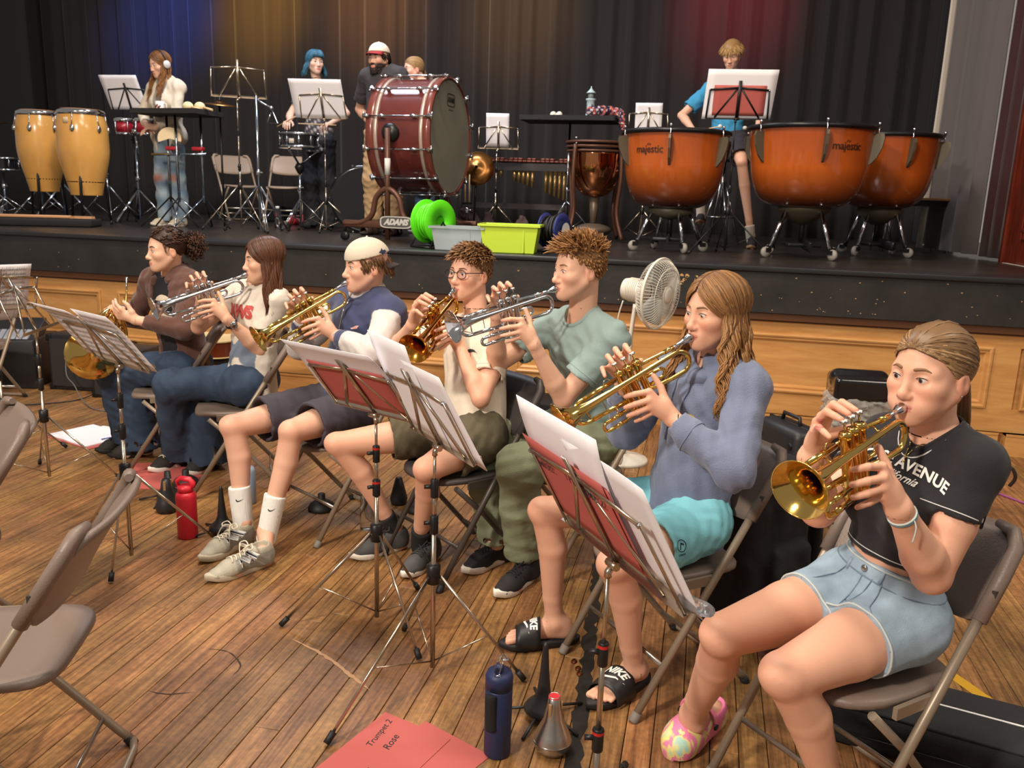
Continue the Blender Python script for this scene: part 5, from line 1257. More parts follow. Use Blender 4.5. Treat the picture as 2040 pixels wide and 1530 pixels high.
# ================================================================== the boy with glasses
def glasses_boy():
 o = seated('P4', skin=(228, 174, 146), skin_k='c', hs=.965, fine=.0032, vx=.007, fine_hand=.0032, neck_r=.047, iris=(96, 100, 104), brow=(110, 80, 56), gaze=(1, 0, -.2), nose=1.0, blush=.7, brow_t=1.2, lip=srgb(208, 110, 104),
    label='boy with dark-rimmed glasses in a cream tee and olive shorts playing trumpet')
 players_hands(o); o['feet'] = {'R': ((-1.39, 3.10, 0), (-1.205, 3.31, 0)), 'L': ((-1.09, 2.99, 0), (-1.055, 3.26, 0))}
 p = person(o); hair_short(p, hair_mat('curlbrown', (80, 54, 34), (160, 116, 74), .45), 13, 'curl', 950)
 g = top_garment(p, 'tee', M_cream, g=.018, sleeve=.62, crop=-.02, skirt=.016, sl=(.058, .066), wr=(.0042, 52), seed=31); neck_ring(p, g, M_cream, .008, drop=.006)
 Hc, N, u, sd, fr = g['H']
 for q, t, d in g['ends']: hem_ring(p, g, M_cream, t, d, .14, 'sleeve_seam', .0022, off=.020)
 pr = mat('black_print', (24, 26, 30), .6); pc = N-u*.15+sd*.075+fr*.15
 vs, fs = [], []
 for a in np.linspace(.15, 3.0, 7):                          # small palm: arching fronds, trunk
  b0 = len(vs); c, s = math.cos(a), math.sin(a)
  for i in range(6):
   t = i/5; x = .034*t*c; y = .020*t*s*1.3+.014*t-.030*t*t; w = .0035*math.sin(PI*min(1, t+.12)); vs += [(x-s*w, y+c*w), (x+s*w, y-c*w)]
   if i: fs.append([b0+2*i-2, b0+2*i-1, b0+2*i+1, b0+2*i])
 printed('chest_print', (vs, fs), pc, sd, u, pr, g['ob'], g['bvh'], .0016, p['base'])
 vs, fs = [], []
 for i in range(6): t = i/5; vs += [(.006*t*t-.002, -.04*t), (.006*t*t+.001, -.04*t)]; fs += [[2*i-2, 2*i-1, 2*i+1, 2*i]] if i else []
 printed('chest_print', (vs, fs), pc, sd, u, mat('red_print', (190, 80, 76), .7), g['ob'], g['bvh'], .0016, p['base'])
 bottom_garment(p, 'shorts', M_olive, frac=.60, r=(.106, .100), g=.014, wr=(.0038, 58), seed=11)
 for q in 'LR': sock(p, q, .075, M_sockb)
 for q, sd2 in (('R', 1), ('L', -1)): sneaker(p, q, sd2, L=.29, upper=mat('grey_knit_shoe', (76, 76, 76), .8, bump=.3, bscale=400, var=.25, vscale=22), sole=M_solew, lace=mat('grey_lace', (56, 55, 56), .8), sole_h=.026)
 H = p['H']; gm = mat('glasses_frame', (28, 24, 28), .3); gl = MB(); base = p['base']
 root = gl
 for y in (-1, 1):
  rim = [H(.099-.008*abs(math.cos(t)*.5+.5)*0-.004*abs(math.cos(t)), y*.034+.026*math.cos(t)*1.0, -.004+.0185*math.copysign(abs(math.sin(t))**.8, math.sin(t)))-base for t in np.linspace(0, 2*PI, 29)[:-1]]
  gl.tube([tuple(q) for q in rim], .0018, 6, closed=True); gl.tube([H(.097, y*.060, .004)-base, H(.085, y*.074, .005)-base, H(.0, y*.081, .006)-base, H(-.018, y*.080, -.004)-base], .0018, 6)
 gl.tube([H(.099, -.009, .002)-base, H(.102, 0, .004)-base, H(.099, .009, .002)-base], .0018, 6); go = gl.build('glasses', gm, p['root'])
 for y in (-1, 1):
  mb = MB(); pts = [H(.0965, y*.034+.025*math.cos(t), -.004+.0178*math.copysign(abs(math.sin(t))**.8, math.sin(t)))-base for t in np.linspace(0, 2*PI, 25)[:-1]]; mb.add([tuple(q) for q in pts], [tuple(range(24))]); mb.build('lens', LENS, go)
 make_trumpet(M_gold2, 'dark brass trumpet held by the boy with glasses', o['M'], o['td'], M_steel)
def lens_mat():
 m = bpy.data.materials.new('spectacle_glass'); m.use_nodes = True; nt = m.node_tree; b = nt.nodes['Principled BSDF']; o = nt.nodes['Material Output']
 t = nd(nt, 'ShaderNodeBsdfTransparent'); gz = nd(nt, 'ShaderNodeBsdfGlossy'); gz.inputs['Roughness'].default_value = .02; mx = nd(nt, 'ShaderNodeMixShader'); fr = nd(nt, 'ShaderNodeFresnel'); fr.inputs[0].default_value = 1.6
 nt.links.new(fr.outputs[0], mx.inputs[0]); nt.links.new(t.outputs[0], mx.inputs[1]); nt.links.new(gz.outputs[0], mx.inputs[2]); nt.links.new(mx.outputs[0], o.inputs[0]); return m
LENS = lens_mat()
glasses_boy()
# ================================================================== the boy with the cap
def cap_boy():
 o = seated('P3', skin=(224, 174, 148), skin_k='d', hs=.98, fine=.0034, vx=.007, fine_hand=.0034, neck_r=.049, iris=(70, 64, 58), brow=(76, 56, 40), gaze=(1, 0, -.15), nose=1.3, blush=.45, brow_t=1.3, ear_w=1.02,
    label='boy in a backwards cream cap and navy hoodie with white sleeves playing trumpet')
 players_hands(o, .006); o['feet'] = {'R': ((-1.975, 2.885, 0), (-1.893, 3.165, 0)), 'L': ((-1.832, 2.722, 0), (-1.69, 2.985, 0))}
 p = person(o); nape_hair(p, hair_mat('capbrown', (70, 48, 32), (130, 94, 60)), 4)
 c = ball_cap(p, mat('cream_cap_cloth', (206, 194, 174), .9, bump=.2, bscale=300), -1, mat('dark_cap_visor', (58, 46, 44), .8))
 H = p['H']; pr = mat('navy_embroidery', (44, 52, 78), .7)
 sh = [(-.022, -.004), (-.010, .006), (-.002, .016), (.002, .006), (.014, .008), (.024, .0), (.014, -.004), (.016, -.014), (.004, -.008), (-.006, -.016), (-.008, -.007)]
 printed('cap_emblem', (sh, [[i, (i+1) % 11, 11] for i in range(11)]) if False else (sh+[(0, 0)], [[i, (i+1) % 11, 11] for i in range(11)]), H(-.055, .12, .070), H.y*0-H.x, H.z, pr, c['ob'], c['bvh'], .0015, p['base'])
 navy, cream = srgb(58, 64, 98), srgb(206, 200, 196)
 def cols(V, o):
  d = np.full(len(V), 9.0)
  w = np.zeros(len(V))
  for q in 'LR':
   s, e, wr = A3(o['sh'+q]), A3(o['e'+q]), A3(o['w'+q]); u = unit(e-s); t = (V-s) @ u/np.linalg.norm(e-s)
   dist = np.linalg.norm((V-s)-np.clip((V-s) @ u, 0, 9)[:, None]*u, axis=1); up = (t > .22)*(dist < .10)
   v = unit(wr-e); t2 = (V-e) @ v/np.linalg.norm(wr-e); d2 = np.linalg.norm((V-e)-np.clip((V-e) @ v, 0, 1)[:, None]*v, axis=1)
   fore = (t2 > -.1)*(t2 < .66)*(d2 < .085); edge = (t2 > .865)*(d2 < .085)*(t2 < 1.1); w = np.maximum(w, (up & (t2 < .66) | fore | edge)*1.0)
  Hc, N, u, sd, fr = torso_frame(o); body = (np.abs((V-Hc) @ sd) < .105)*((V-N) @ u < -.04); w = w*(1-body)
  hem = ((V-Hc) @ u < -.012); w = np.maximum(w, hem*1.0)
  return mix(navy, cream, w)
 g = top_garment(p, 'hoodie', M_varsity, g=.030, long=.93, crop=-.045, skirt=.016, sl=(.064, .062), wr=(.005, 46), hood=True, seed=41, cols=cols)
 Hc, N, u, sd, fr = g['H']
 zp = MB(); pts = []
 for k in range(16):
  c = N+fr*.3-u*(.02+.021*k); h = g['bvh'].ray_cast(Vector(c), Vector(-fr)); pts.append((np.array(h[0])+fr*.002 if h[0] is not None else c-fr*.2)-p['base'])
 zp.tube(pts, .0042, 6); zp.build('zip', M_steel, g['ob'])
 printed('chest_print', ([(-.02, -.006), (.012, .010), (.024, .012), (.018, -.002), (-.014, -.010)], [[0, 1, 2, 3, 4]]), N-u*.14+sd*.085+fr*.2, sd, u, mat('pink_print', (226, 170, 166), .7), g['ob'], g['bvh'], .0016, p['base'])
 nr = neck_ring(p, g, mat('hood_lining', (206, 200, 196), .9), .014, drop=-.012, name='hood_lining', k=1.12)
 bottom_garment(p, 'shorts', M_slate, frac=.74, r=(.108, .104), g=.014, wr=(.0035, 58), seed=13)
 for q, sd2 in (('R', 1), ('L', -1)):
  s = sock(p, q, .165, M_sockw); k, a = A3(o[q+'k']), A3(o[q+'a']); d = unit(k-a); n = unit(A3((.45, -.9, 0))); xd = unit(np.cross((0, 0, 1), n))
  sw = [(-.017, .007), (-.017, -.001), (-.011, -.006), (.0, -.003), (.018, .007), (.0, .0005), (-.009, -.001), (-.013, .003)]
  printed('swoosh', (sw, [(0, 1, 7), (1, 2, 6, 7), (2, 3, 5, 6), (3, 4, 5)]), a+d*.115+n*.1, xd, (0, 0, 1), mat('black_print', (24, 26, 30), .6), s['ob'], s['bvh'], .0016, p['base'])
  gr, be, bl = srgb(150, 150, 142), srgb(186, 180, 160), srgb(48, 64, 92)
  def sc(q3, L):
   w = ((q3[:, 0] > L*.62) | (q3[:, 2] > .078))*.85+.10*np.sin(q3[:, 0]*180); c = mix(gr, be, np.clip(w, 0, 1))
   t = ((np.abs(q3[:, 0]-L*.42-q3[:, 2]*.2) < .006) & (q3[:, 2] < .075))*.6; return mix(gr, be, np.clip(w-t, 0, 1))
  ob = None
  sneaker(p, q, sd2, L=.305, upper=mat('silver_runner', (160, 158, 148), .55, attr=True, bump=.35, bscale=260), sole=mat('runner_sole', (196, 186, 164), .6), lace=mat('cream_lace', (222, 212, 192), .8), cols=sc, sole_h=.030, heel_rise=.012)
  sho = [c for c in p['root'].children if c.name.startswith('shoe')][-1]; bv = BVHTree.FromPolygons([v.co+Vector(p['base']) for v in sho.data.vertices], [tuple(f.vertices) for f in sho.data.polygons])
  t, h = A3(o['feet'][q][0]), A3(o['feet'][q][1]); f = unit(t-h); lf = np.cross((0, 0, 1), f); n = unit(lf*1.0+A3((0, 0, .25))) if lf @ A3((.4, -1, 0)) > 0 else unit(-lf+A3((0, 0, .25)))
  xx = unit(np.cross((0, 0, 1), n)); printed('letter_n', text_mesh('N', .056, .25, .004), h+f*.15+A3((0, 0, .055))+n*.1, xx, (0, 0, 1), M_white, sho, bv, .0014, p['base']); printed('letter_n', text_mesh('N', .050, .25, .0012), h+f*.15+A3((0, 0, .055))+n*.1, xx, (0, 0, 1), mat('navy_embroidery', (44, 52, 78), .7), sho, bv, .0024, p['base'])
 make_trumpet(mat('pale_brass', (216, 190, 110), .13, 1), 'pale brass trumpet held by the boy in the backwards cap', o['M'], o['td'])
cap_boy()
# ================================================================== the girl in the printed tee
def paws_girl():
 o = seated('P2', skin=(222, 174, 146), skin_k='e', hs=.955, fine=.0036, vx=.0075, fine_hand=.0036, neck_r=.043, waist=.118, chest=.138, iris=(70, 60, 54), brow=(70, 48, 38), gaze=(1, 0, -.2), nose=1.0, blush=.4, brow_t=1.2,
    label='girl with long brown hair in a printed cream tee and dark jeans playing trumpet')
 players_hands(o); o['feet'] = {'R': ((-2.90, 3.80, 0), (-2.80, 4.04, 0)), 'L': ((-2.655, 3.80, 0), (-2.645, 4.06, 0))}
 p = person(o); hair_long(p, hair_mat('darkbrown', (52, 32, 24), (112, 70, 48), .38), 15, length=.26, wave=.006, wl=.14, front=.0, spread=.02, n=900, puff=1.08)
 blue, cream = srgb(92, 110, 134), srgb(218, 208, 194)
 def cols(V, o):
  Hc, N, u, sd, fr = torso_frame(o); a = (V-Hc) @ u; b = (V-Hc) @ sd; f = (V-Hc) @ fr
  w = (f > 0)*(np.abs(a-.16-.02*np.sin(b*50)-.015*np.sin(b*23+1)) < .055)*(np.abs(b) < .115); return mix(cream, blue, w*.9)
 g = top_garment(p, 'tee', mat('printed_tee_cloth', (222, 208, 188), .88, attr=True, bump=.25, bscale=400), g=.018, sleeve=.62, crop=-.05, skirt=.022, sl=(.058, .066), wr=(.0050, 48), seed=51, cols=cols); neck_ring(p, g, M_cream, .007, drop=.008)
 Hc, N, u, sd, fr = g['H']
 printed('chest_print', text_mesh('PAWS', .085, .12, .006, .92), N-u*.125+fr*.18-sd*.02, sd, u, mat('red_print', (214, 76, 76), .75), g['ob'], g['bvh'], .002, p['base'])
 bottom_garment(p, 'jeans', M_jean, kind='long', g=.010, r=(.098, .084), flare=(.090, .105), hemz=.045, wr=(.0042, 52), seed=14)
 for q, sd2 in (('R', 1), ('L', -1)): sneaker(p, q, sd2, L=.255, upper=mat('black_canvas', (44, 40, 38), .8), sole=M_solew, lace=mat('cream_lace', (222, 212, 192), .8), sole_h=.028)
 w, e = A3(o['wL']), A3(o['eL']); d = unit(e-w); a = unit(np.cross(d, (0, 0, 1))); bb = np.cross(d, a); c = w+d*.035; mb = MB(); mb.tube([tuple(c+(a*math.cos(t)+bb*math.sin(t))*.031-p['base']) for t in np.linspace(0, 2*PI, 25)[:-1]], .008, 8, closed=True, flat=(tuple(d), .35)); wo = mb.build('watch', mat('watch_strap', (30, 30, 32), .5), p['root'])
 n = unit(A3((.5, -.8, .2))-d*float(A3((.5, -.8, .2)) @ d)); mb = MB(); mb.lathe([(.019, 0), (.020, .006), (.018, .010), (.0001, .0102)], 18, Matrix.Translation(Vector(c+n*.028-p['base'])) @ Vector(n).to_track_quat('Z', 'Y').to_matrix().to_4x4()); mb.build('watch_case', M_steel, wo)
 make_trumpet(M_silver, 'silver trumpet held by the girl in the printed cream tee', o['M'], o['td'])
paws_girl()
# ================================================================== the horn player
def horn_girl():
 o = seated('P1', skin=(224, 178, 150), skin_k='f', hs=.965, fine=.0038, vx=.0075, fine_hand=.0038, neck_r=.043, waist=.118, chest=.140, iris=(60, 48, 40), brow=(54, 38, 32), gaze=(1, 0, -.35), eye_open=.0044, nose=1.35, blush=.5, brow_t=1.3,
    label='girl in a brown zip hoodie with a dark curly ponytail holding a french horn')
 o['wL'] = A3((-2.960, 3.875, .840)); o['wR'] = A3((-3.185, 3.99, .865)); o['eR'] = A3((-3.21, 4.20, .80))
 o['handL'] = hand_free(o['wL'], (-.72, -.25, .35), (-.2, .75, .4), 1, .45); o['handR'] = hand_free(o['wR'], (.45, -.75, .25), (.3, .2, -.9), -1, .8)
 o['feet'] = {'R': ((-3.40, 4.03, 0), (-3.24, 4.20, 0)), 'L': ((-3.265, 3.950, 0), (-3.09, 4.125, 0))}
 p = person(o); hair_curlypony(p, hair_mat('darkcurl', (34, 24, 20), (104, 66, 46), .45), 4)
 t = top_garment(p, 'black_top', mat('black_top_cloth', (30, 29, 32), .85), g=.010, sleeve=.2, crop=-.03, sl=(.050, .052), wr=(.002, 50), seed=62, vx=.0075)
 Hc, N, u, sd, fr = t['H']
 V, F = p['V'], p['F']
 F2 = Field(); torso_prims(F2, o, .026, .05, hips=False, low=-.05)
 for q in 'LR':
  s, e, w = A3(o['sh'+q]), A3(o['e'+q]), A3(o['w'+q]); d = unit(w-e); w2 = e+(w-e)*.80
  F2.cone(s, e, .062, .058, .025); F2.cone(e, w2-d*.04, .058, .046, .012, cut=[(w2, d)]); F2.cone(w2-d*.05, w2+d*.02, .037, .034, .012, cut=[(w2, d)]); F2.cone(w2-d*.006, w2+d*.03, .026, .027, .002, 's')
 c = Hc-u*.06; F2.half(c, -u, c-.3, c+.3)
 F2.cone(N+u*.03+fr*.03, Hc+fr*.16+sd*.01, .075, .062, .008, 's', side=tuple(sd), ratio=2.2)
 Vh, Fh = F2.mesh(.0075, disp=wrinkle(.005, 46, 63)); hd = np_obj('zip_hoodie', Vh, Fh, M_brownh, p['root'], p['base'], None, relax=1)
 Fk = Field(); c = lambda a: N+u*(-.005+.034*math.cos(a))-fr*(math.cos(a)*.080-.012)+sd*math.sin(a)*.086; ts = np.linspace(-2.3, 2.3, 12)
 for a, b in zip(ts[:-1], ts[1:]): Fk.cone(c(a), c(b), .034-.008*abs(a)/2.3, .034-.008*abs(b)/2.3, .012)
 Fk.ell(N-fr*.105-u*.04, A3((.036, .09, .08)), np.stack([fr, sd, u]), .03); Vk, Fq = Fk.mesh(.007, disp=wrinkle(.004, 60, 5)); np_obj('hood', Vk, Fq, M_brownh, hd, p['base'], None, relax=1)
 bw = [(.05*math.cos(a)*(1+.25*math.sin(3*a)), .045*math.sin(a)+.05) for a in np.linspace(0, 6.283, 15)[:-1]]
 printed('chest_print', poly_mesh(bw), N-u*.20+fr*.2+sd*.02, sd, u, M_cream, t['ob'], t['bvh'], .002, p['base']); printed('chest_print', poly_mesh([(x*.8, y-.11) for x, y in bw]), N-u*.19+fr*.2+sd*.02, sd, u, M_cream, t['ob'], t['bvh'], .002, p['base'])
 bottom_garment(p, 'jeans', M_jean, kind='long', g=.010, r=(.098, .084), flare=(.086, .100), hemz=.06, wr=(.0042, 52), seed=64, vx=.0075)
 for q, sd2 in (('R', 1), ('L', -1)): sneaker(p, q, sd2, L=.245, upper=mat('black_canvas', (44, 40, 38), .8), sole=M_soleb, lace=mat('black_lace', (34, 32, 34), .8), sole_h=.024)
horn_girl()
def french_horn():
 c = A3((-3.115, 3.90, .755)); n = unit((.93, .25, .12)); T = Frame(c, unit(np.cross((0, 0, 1), n)), n)   # coil lies in the local xy plane
 root = bpy.data.objects.new('french_horn', None); COL.objects.link(root); root.matrix_world = T.mat; tag(root, 'coiled brass french horn resting in the lap of the girl in the brown hoodie', 'french horn')
 for i, (R0, r, z) in enumerate(((.135, .010, 0), (.115, .008, .014), (.095, .007, -.012), (.120, .0075, -.024))):
  mb = MB(); mb.tube([(R0*math.cos(a), R0*math.sin(a)*.92, z) for a in np.linspace(0, 2*PI, 41)[:-1]], r, 10, closed=True); mb.build('coil', M_gold, root)
 mb = MB(); pts = nspline([(.0, .13, -.01), (-.10, .09, -.03), (-.13, .0, -.05), (-.10, -.08, -.08), (-.02, -.10, -.13)], 7); k = len(pts); mb.tube(pts, [.011+.11*(i/(k-1))**5+.02*(i/(k-1))**2 for i in range(k)], 22, cap=False); mb.build('bell', M_gold, root)
 mb = MB(); mb.tube(nspline([(.11, .06, .006), (.16, .10, .01), (.20, .16, .01), (.225, .21, .012)], 6), [.0055]*12+[.005]*7, 8); mb.build('leadpipe', M_gold, root)
 a, b = A3((.225, .21, .012)), A3((.26, .285, .014)); mb = MB(); mb.lathe([(.0045, 0), (.005, .03), (.0085, .066), (.0095, .074), (.008, .076)], 14, aim(a, b)); mb.build('mouthpiece', M_silver, root)
 for i in range(3):
  mb = MB(); mb.lathe([(.001, -.02), (.017, -.018), (.017, .018), (.001, .02)], 14, Matrix.Translation((.03-.04*i, .01, .012))); mb.tube([(.03-.04*i, .01, .02), (.03-.04*i, .07, .035), (.03-.04*i, .10, .034)], .003, 6); mb.build('rotary_valve', M_gold, root)
  mb = MB(); x = .05-.05*i; mb.tube([(x, -.02, 0), (x+.01, -.07, .01), (x+.022, -.075, .01), (x+.03, -.03, 0)], .0055, 8); mb.build('valve_slide', M_gold, root)
french_horn()
# ================================================================== PEOPLE ON THE STAGE
def standing(x, y, yaw, h, hw=.165, z0=STAGE_Z, lean=0.0, stance=.10, hipw=.08):
 k = h/1.75; a = R(yaw); f = A3((math.cos(a), math.sin(a), 0)); l = A3((-f[1], f[0], 0)); b = A3((x, y, z0)); up = A3((0, 0, 1))
 P = lambda fo, le, z: b+f*fo*k+l*le*k+up*z*k
 o = dict(Lh=P(0, hipw, .92), Rh=P(0, -hipw, .92), Lk=P(.025, stance*.95, .50), Rk=P(.025, -stance*.95, .50), La=P(-.02, stance, .085), Ra=P(-.02, -stance, .085), neck=P(lean-.01, 0, 1.455), shL=P(lean, hw, 1.41), shR=P(lean, -hw, 1.41), z0=z0)
 o['feet'] = {'L': (P(.20, stance+.03, 0), P(-.065, stance-.005, 0)), 'R': (P(.20, -stance-.03, 0), P(-.065, -stance+.005, 0))}; o['P'] = P; o['k'] = k
 return o
def arms(o, eL, wL, eR, wR): o.update(eL=A3(eL), wL=A3(wL), eR=A3(eR), wR=A3(wR)); return o
def reach(s, w, L1, L2, hint):
 s, w = A3(s), A3(w); d = w-s; D = min(np.linalg.norm(d), (L1+L2)*.995); u = unit(d); a = (L1*L1-L2*L2+D*D)/(2*D); h = math.sqrt(max(L1*L1-a*a, 0)); n = A3(hint)-u*float(A3(hint) @ u); return s+u*a+unit(n)*h
def mouth_at(head_c, yaw, pitch, sc): f = head_frame((0, 0, 0), yaw, pitch, 0, sc); return A3(head_c)-f.o
LOW = dict(vx=.009, fine=.0050, fine_hand=.0046)
def headphones_girl():
 o = standing(-5.28, 7.60, -98, 1.66, .158); P = o['P']
 o.update(LOW, skin=(222, 176, 150), skin_k='g', hs=1.0, hy=-112, hp=16, gaze=(1, 0, -.4), neck_r=.044, build=.95, bust=.006, brow=(96, 70, 52), label='girl in a pale cardigan and ripped jeans wearing headphones on the stage', M=mouth_at((-5.30, 7.55, 2.700), -112, 16, 1.0))
 o['wR'] = P(.21, -.10, 1.03); o['wL'] = P(.24, .06, .99); o['eR'] = reach(o['shR'], o['wR'], .27, .24, (-.6, .1, -.6)); o['eL'] = reach(o['shL'], o['wL'], .27, .24, (.8, .2, -.5))
 o['handR'] = hand_free(o['wR'], (.5, -.35, -.25), (.3, .3, -.8), -1, .35); o['handL'] = hand_free(o['wL'], (-.6, -.5, -.1), (-.3, -.2, -.9), 1, .5)
 p = person(o); hair_long(p, hair_mat('longbrown', (64, 42, 28), (168, 112, 62), .4), 25, length=.34, wave=.009, wl=.10, front=.075, spread=-.01, n=260)
 t = top_garment(p, 'grey_top', mat('grey_top_cloth', (150, 146, 140), .9), g=.008, sleeve=.3, crop=.0, sl=(.048, .050), wr=(0, 1), vx=.009)
 F2 = Field(); torso_prims(F2, o, .026, .05, hips=True, low=-.12); Hc, N, u, sd, fr = torso_frame(o)
 for q in 'LR':
  s, e, w = A3(o['sh'+q]), A3(o['e'+q]), A3(o['w'+q]); d = unit(w-e); F2.cone(s, e, .060, .052, .025); F2.cone(e, e+(w-e)*.9, .052, .044, .012, cut=[(e+(w-e)*.86, d)])
 F2.half(Hc-u*.16, -u, Hc-u*.16-.3, Hc-u*.16+.3); F2.cone(N+u*.05+fr*.05, Hc-u*.2+fr*.17, .060, .075, .008, 's', side=tuple(sd), ratio=1.8)
 V, F = F2.mesh(.009, disp=wrinkle(.004, 46, 3)); np_obj('cardigan', V, F, mat('pale_cardigan', (212, 200, 180), .95, bump=.3, bscale=200), p['root'], p['base'], None, relax=1)
 def cols(V, o):
  w = np.zeros(len(V))
  for q in 'LR':
   k = A3(o[q+'k']); d = V-(k+fr*.05); w = np.maximum(w, np.clip(1.6-np.sqrt((d[:, 0]/.055)**2+(d[:, 1]/.06)**2+(d[:, 2]/.035)**2), 0, 1))
  n = np.sin(V[:, 2]*31+V[:, 0]*13)*.5+.5; c = mix(srgb(112, 134, 154), srgb(170, 184, 192), n*.7); return c*(1-w[:, None])+np.array(srgb(186, 116, 90)[:3])*w[:, None]
 bottom_garment(p, 'ripped_jeans', mat('ripped_denim', (130, 150, 166), .9, attr=True, bump=.3, bscale=300), kind='long', g=.008, r=(.092, .078), flare=(.078, .092), hemz=.05, wr=(.004, 50), seed=3, vx=.009, waist=.08, cols=cols)
 for q, s2 in (('R', 1), ('L', -1)): sneaker(p, q, s2, L=.26, upper=mat('cream_trainer', (214, 200, 176), .7), sole=M_solew, sole_h=.026, vx=.008)
 H = p['H']; b = p['base']; mb = MB(); mb.tube([H(-.01, math.cos(a)*.094, .020+.112*math.sin(a))-b for a in np.linspace(0, PI, 17)], .007, 8); hb = mb.build('headphones', mat('headphone_black', (34, 32, 34), .5), p['root'])
 for y in (-1, 1): mb = MB(); mb.lathe([(.020, 0), (.036, .004), (.038, .018), (.030, .028), (.0001, .030)], 18, Matrix.Translation(Vector(H(-.01, y*.080, -.008)-b)) @ Vector(H.y*y).to_track_quat('Z', 'Y').to_matrix().to_4x4()); mb.build('ear_cup', mat('headphone_silver', (206, 206, 204), .35), hb)
headphones_girl()
def blue_hair():
 o = standing(-4.08, 8.45, -92, 1.74, .165); P = o['P']
 o.update(LOW, skin=(222, 182, 160), skin_k='h', hs=1.0, hy=-42, hp=2, neck_r=.046, brow=(60, 50, 50), lip=srgb(178, 84, 84), label='person with blue hair and a patterned tee drumming at the snare drum', M=mouth_at((-4.10, 8.43, 2.850), -42, 2, 1.0))
 o['wR'] = A3((-4.27, 8.17, 2.235)); o['wL'] = A3((-3.84, 8.20, 2.215)); o['eR'] = reach(o['shR'], o['wR'], .28, .25, (-.7, .3, -.6)); o['eL'] = reach(o['shL'], o['wL'], .28, .25, (.8, .2, -.5))
 o['handR'] = hand_free(o['wR'], (.15, -.8, -.15), (0, 0, -1), -1, .6); o['handL'] = hand_free(o['wL'], (-.15, -.8, -.15), (0, 0, -1), 1, .6)
 p = person(o); hair_long(p, hair_mat('bluehair', (34, 62, 84), (66, 122, 148), .45), 35, length=.13, wave=.008, wl=.10, front=.0, spread=.03, n=240, puff=1.2, fringe=True)
 pat = lambda V, o: mix(srgb(60, 56, 60), srgb(168, 158, 156), np.clip(np.sin(V[:, 0]*90)*np.sin(V[:, 2]*80+V[:, 0]*40)*1.5, 0, 1)*((V-A3(o['neck']))[:, 2] < -.22))
 top_garment(p, 'patterned_tee', mat('patterned_tee_cloth', (70, 66, 70), .9, attr=True), g=.018, skirt=.02, sleeve=.6, crop=-.13, sl=(.060, .066), wr=(.004, 46), vx=.009, seed=5, cols=pat)
 bottom_garment(p, 'black_trousers', mat('black_trouser_cloth', (34, 33, 36), .9), kind='long', g=.006, r=(.102, .094), flare=(.094, .105), hemz=.03, wr=(.004, 46), seed=6, vx=.009, waist=.0)
 for q, s2 in (('R', 1), ('L', -1)): sneaker(p, q, s2, L=.26, upper=mat('black_canvas', (44, 40, 38), .8), sole=M_soleb, sole_h=.026, vx=.008)
 for i, (w, d, nm) in enumerate(((o['wR']+A3((.0, -.085, -.012)), unit((.86, -.12, .38)), 'raised'), (o['wL']+A3((0, -.085, -.012)), unit((-.55, -.6, -.02)), 'low'))):
  mb = MB(); a = w-d*.11; b = a+d*.40; mb.tube([a, a+d*.30, b-d*.015, b-d*.01, b], [.0075, .0068, .004, .0058, .003], 8); st = mb.build('drumstick', mat('drumstick_wood', (226, 190, 140), .5))
  tag(st, ('pale wooden drumstick raised in the blue-haired drummer\'s right hand', 'pale wooden drumstick held low over the snare drum')[i], 'drumstick')
blue_hair()
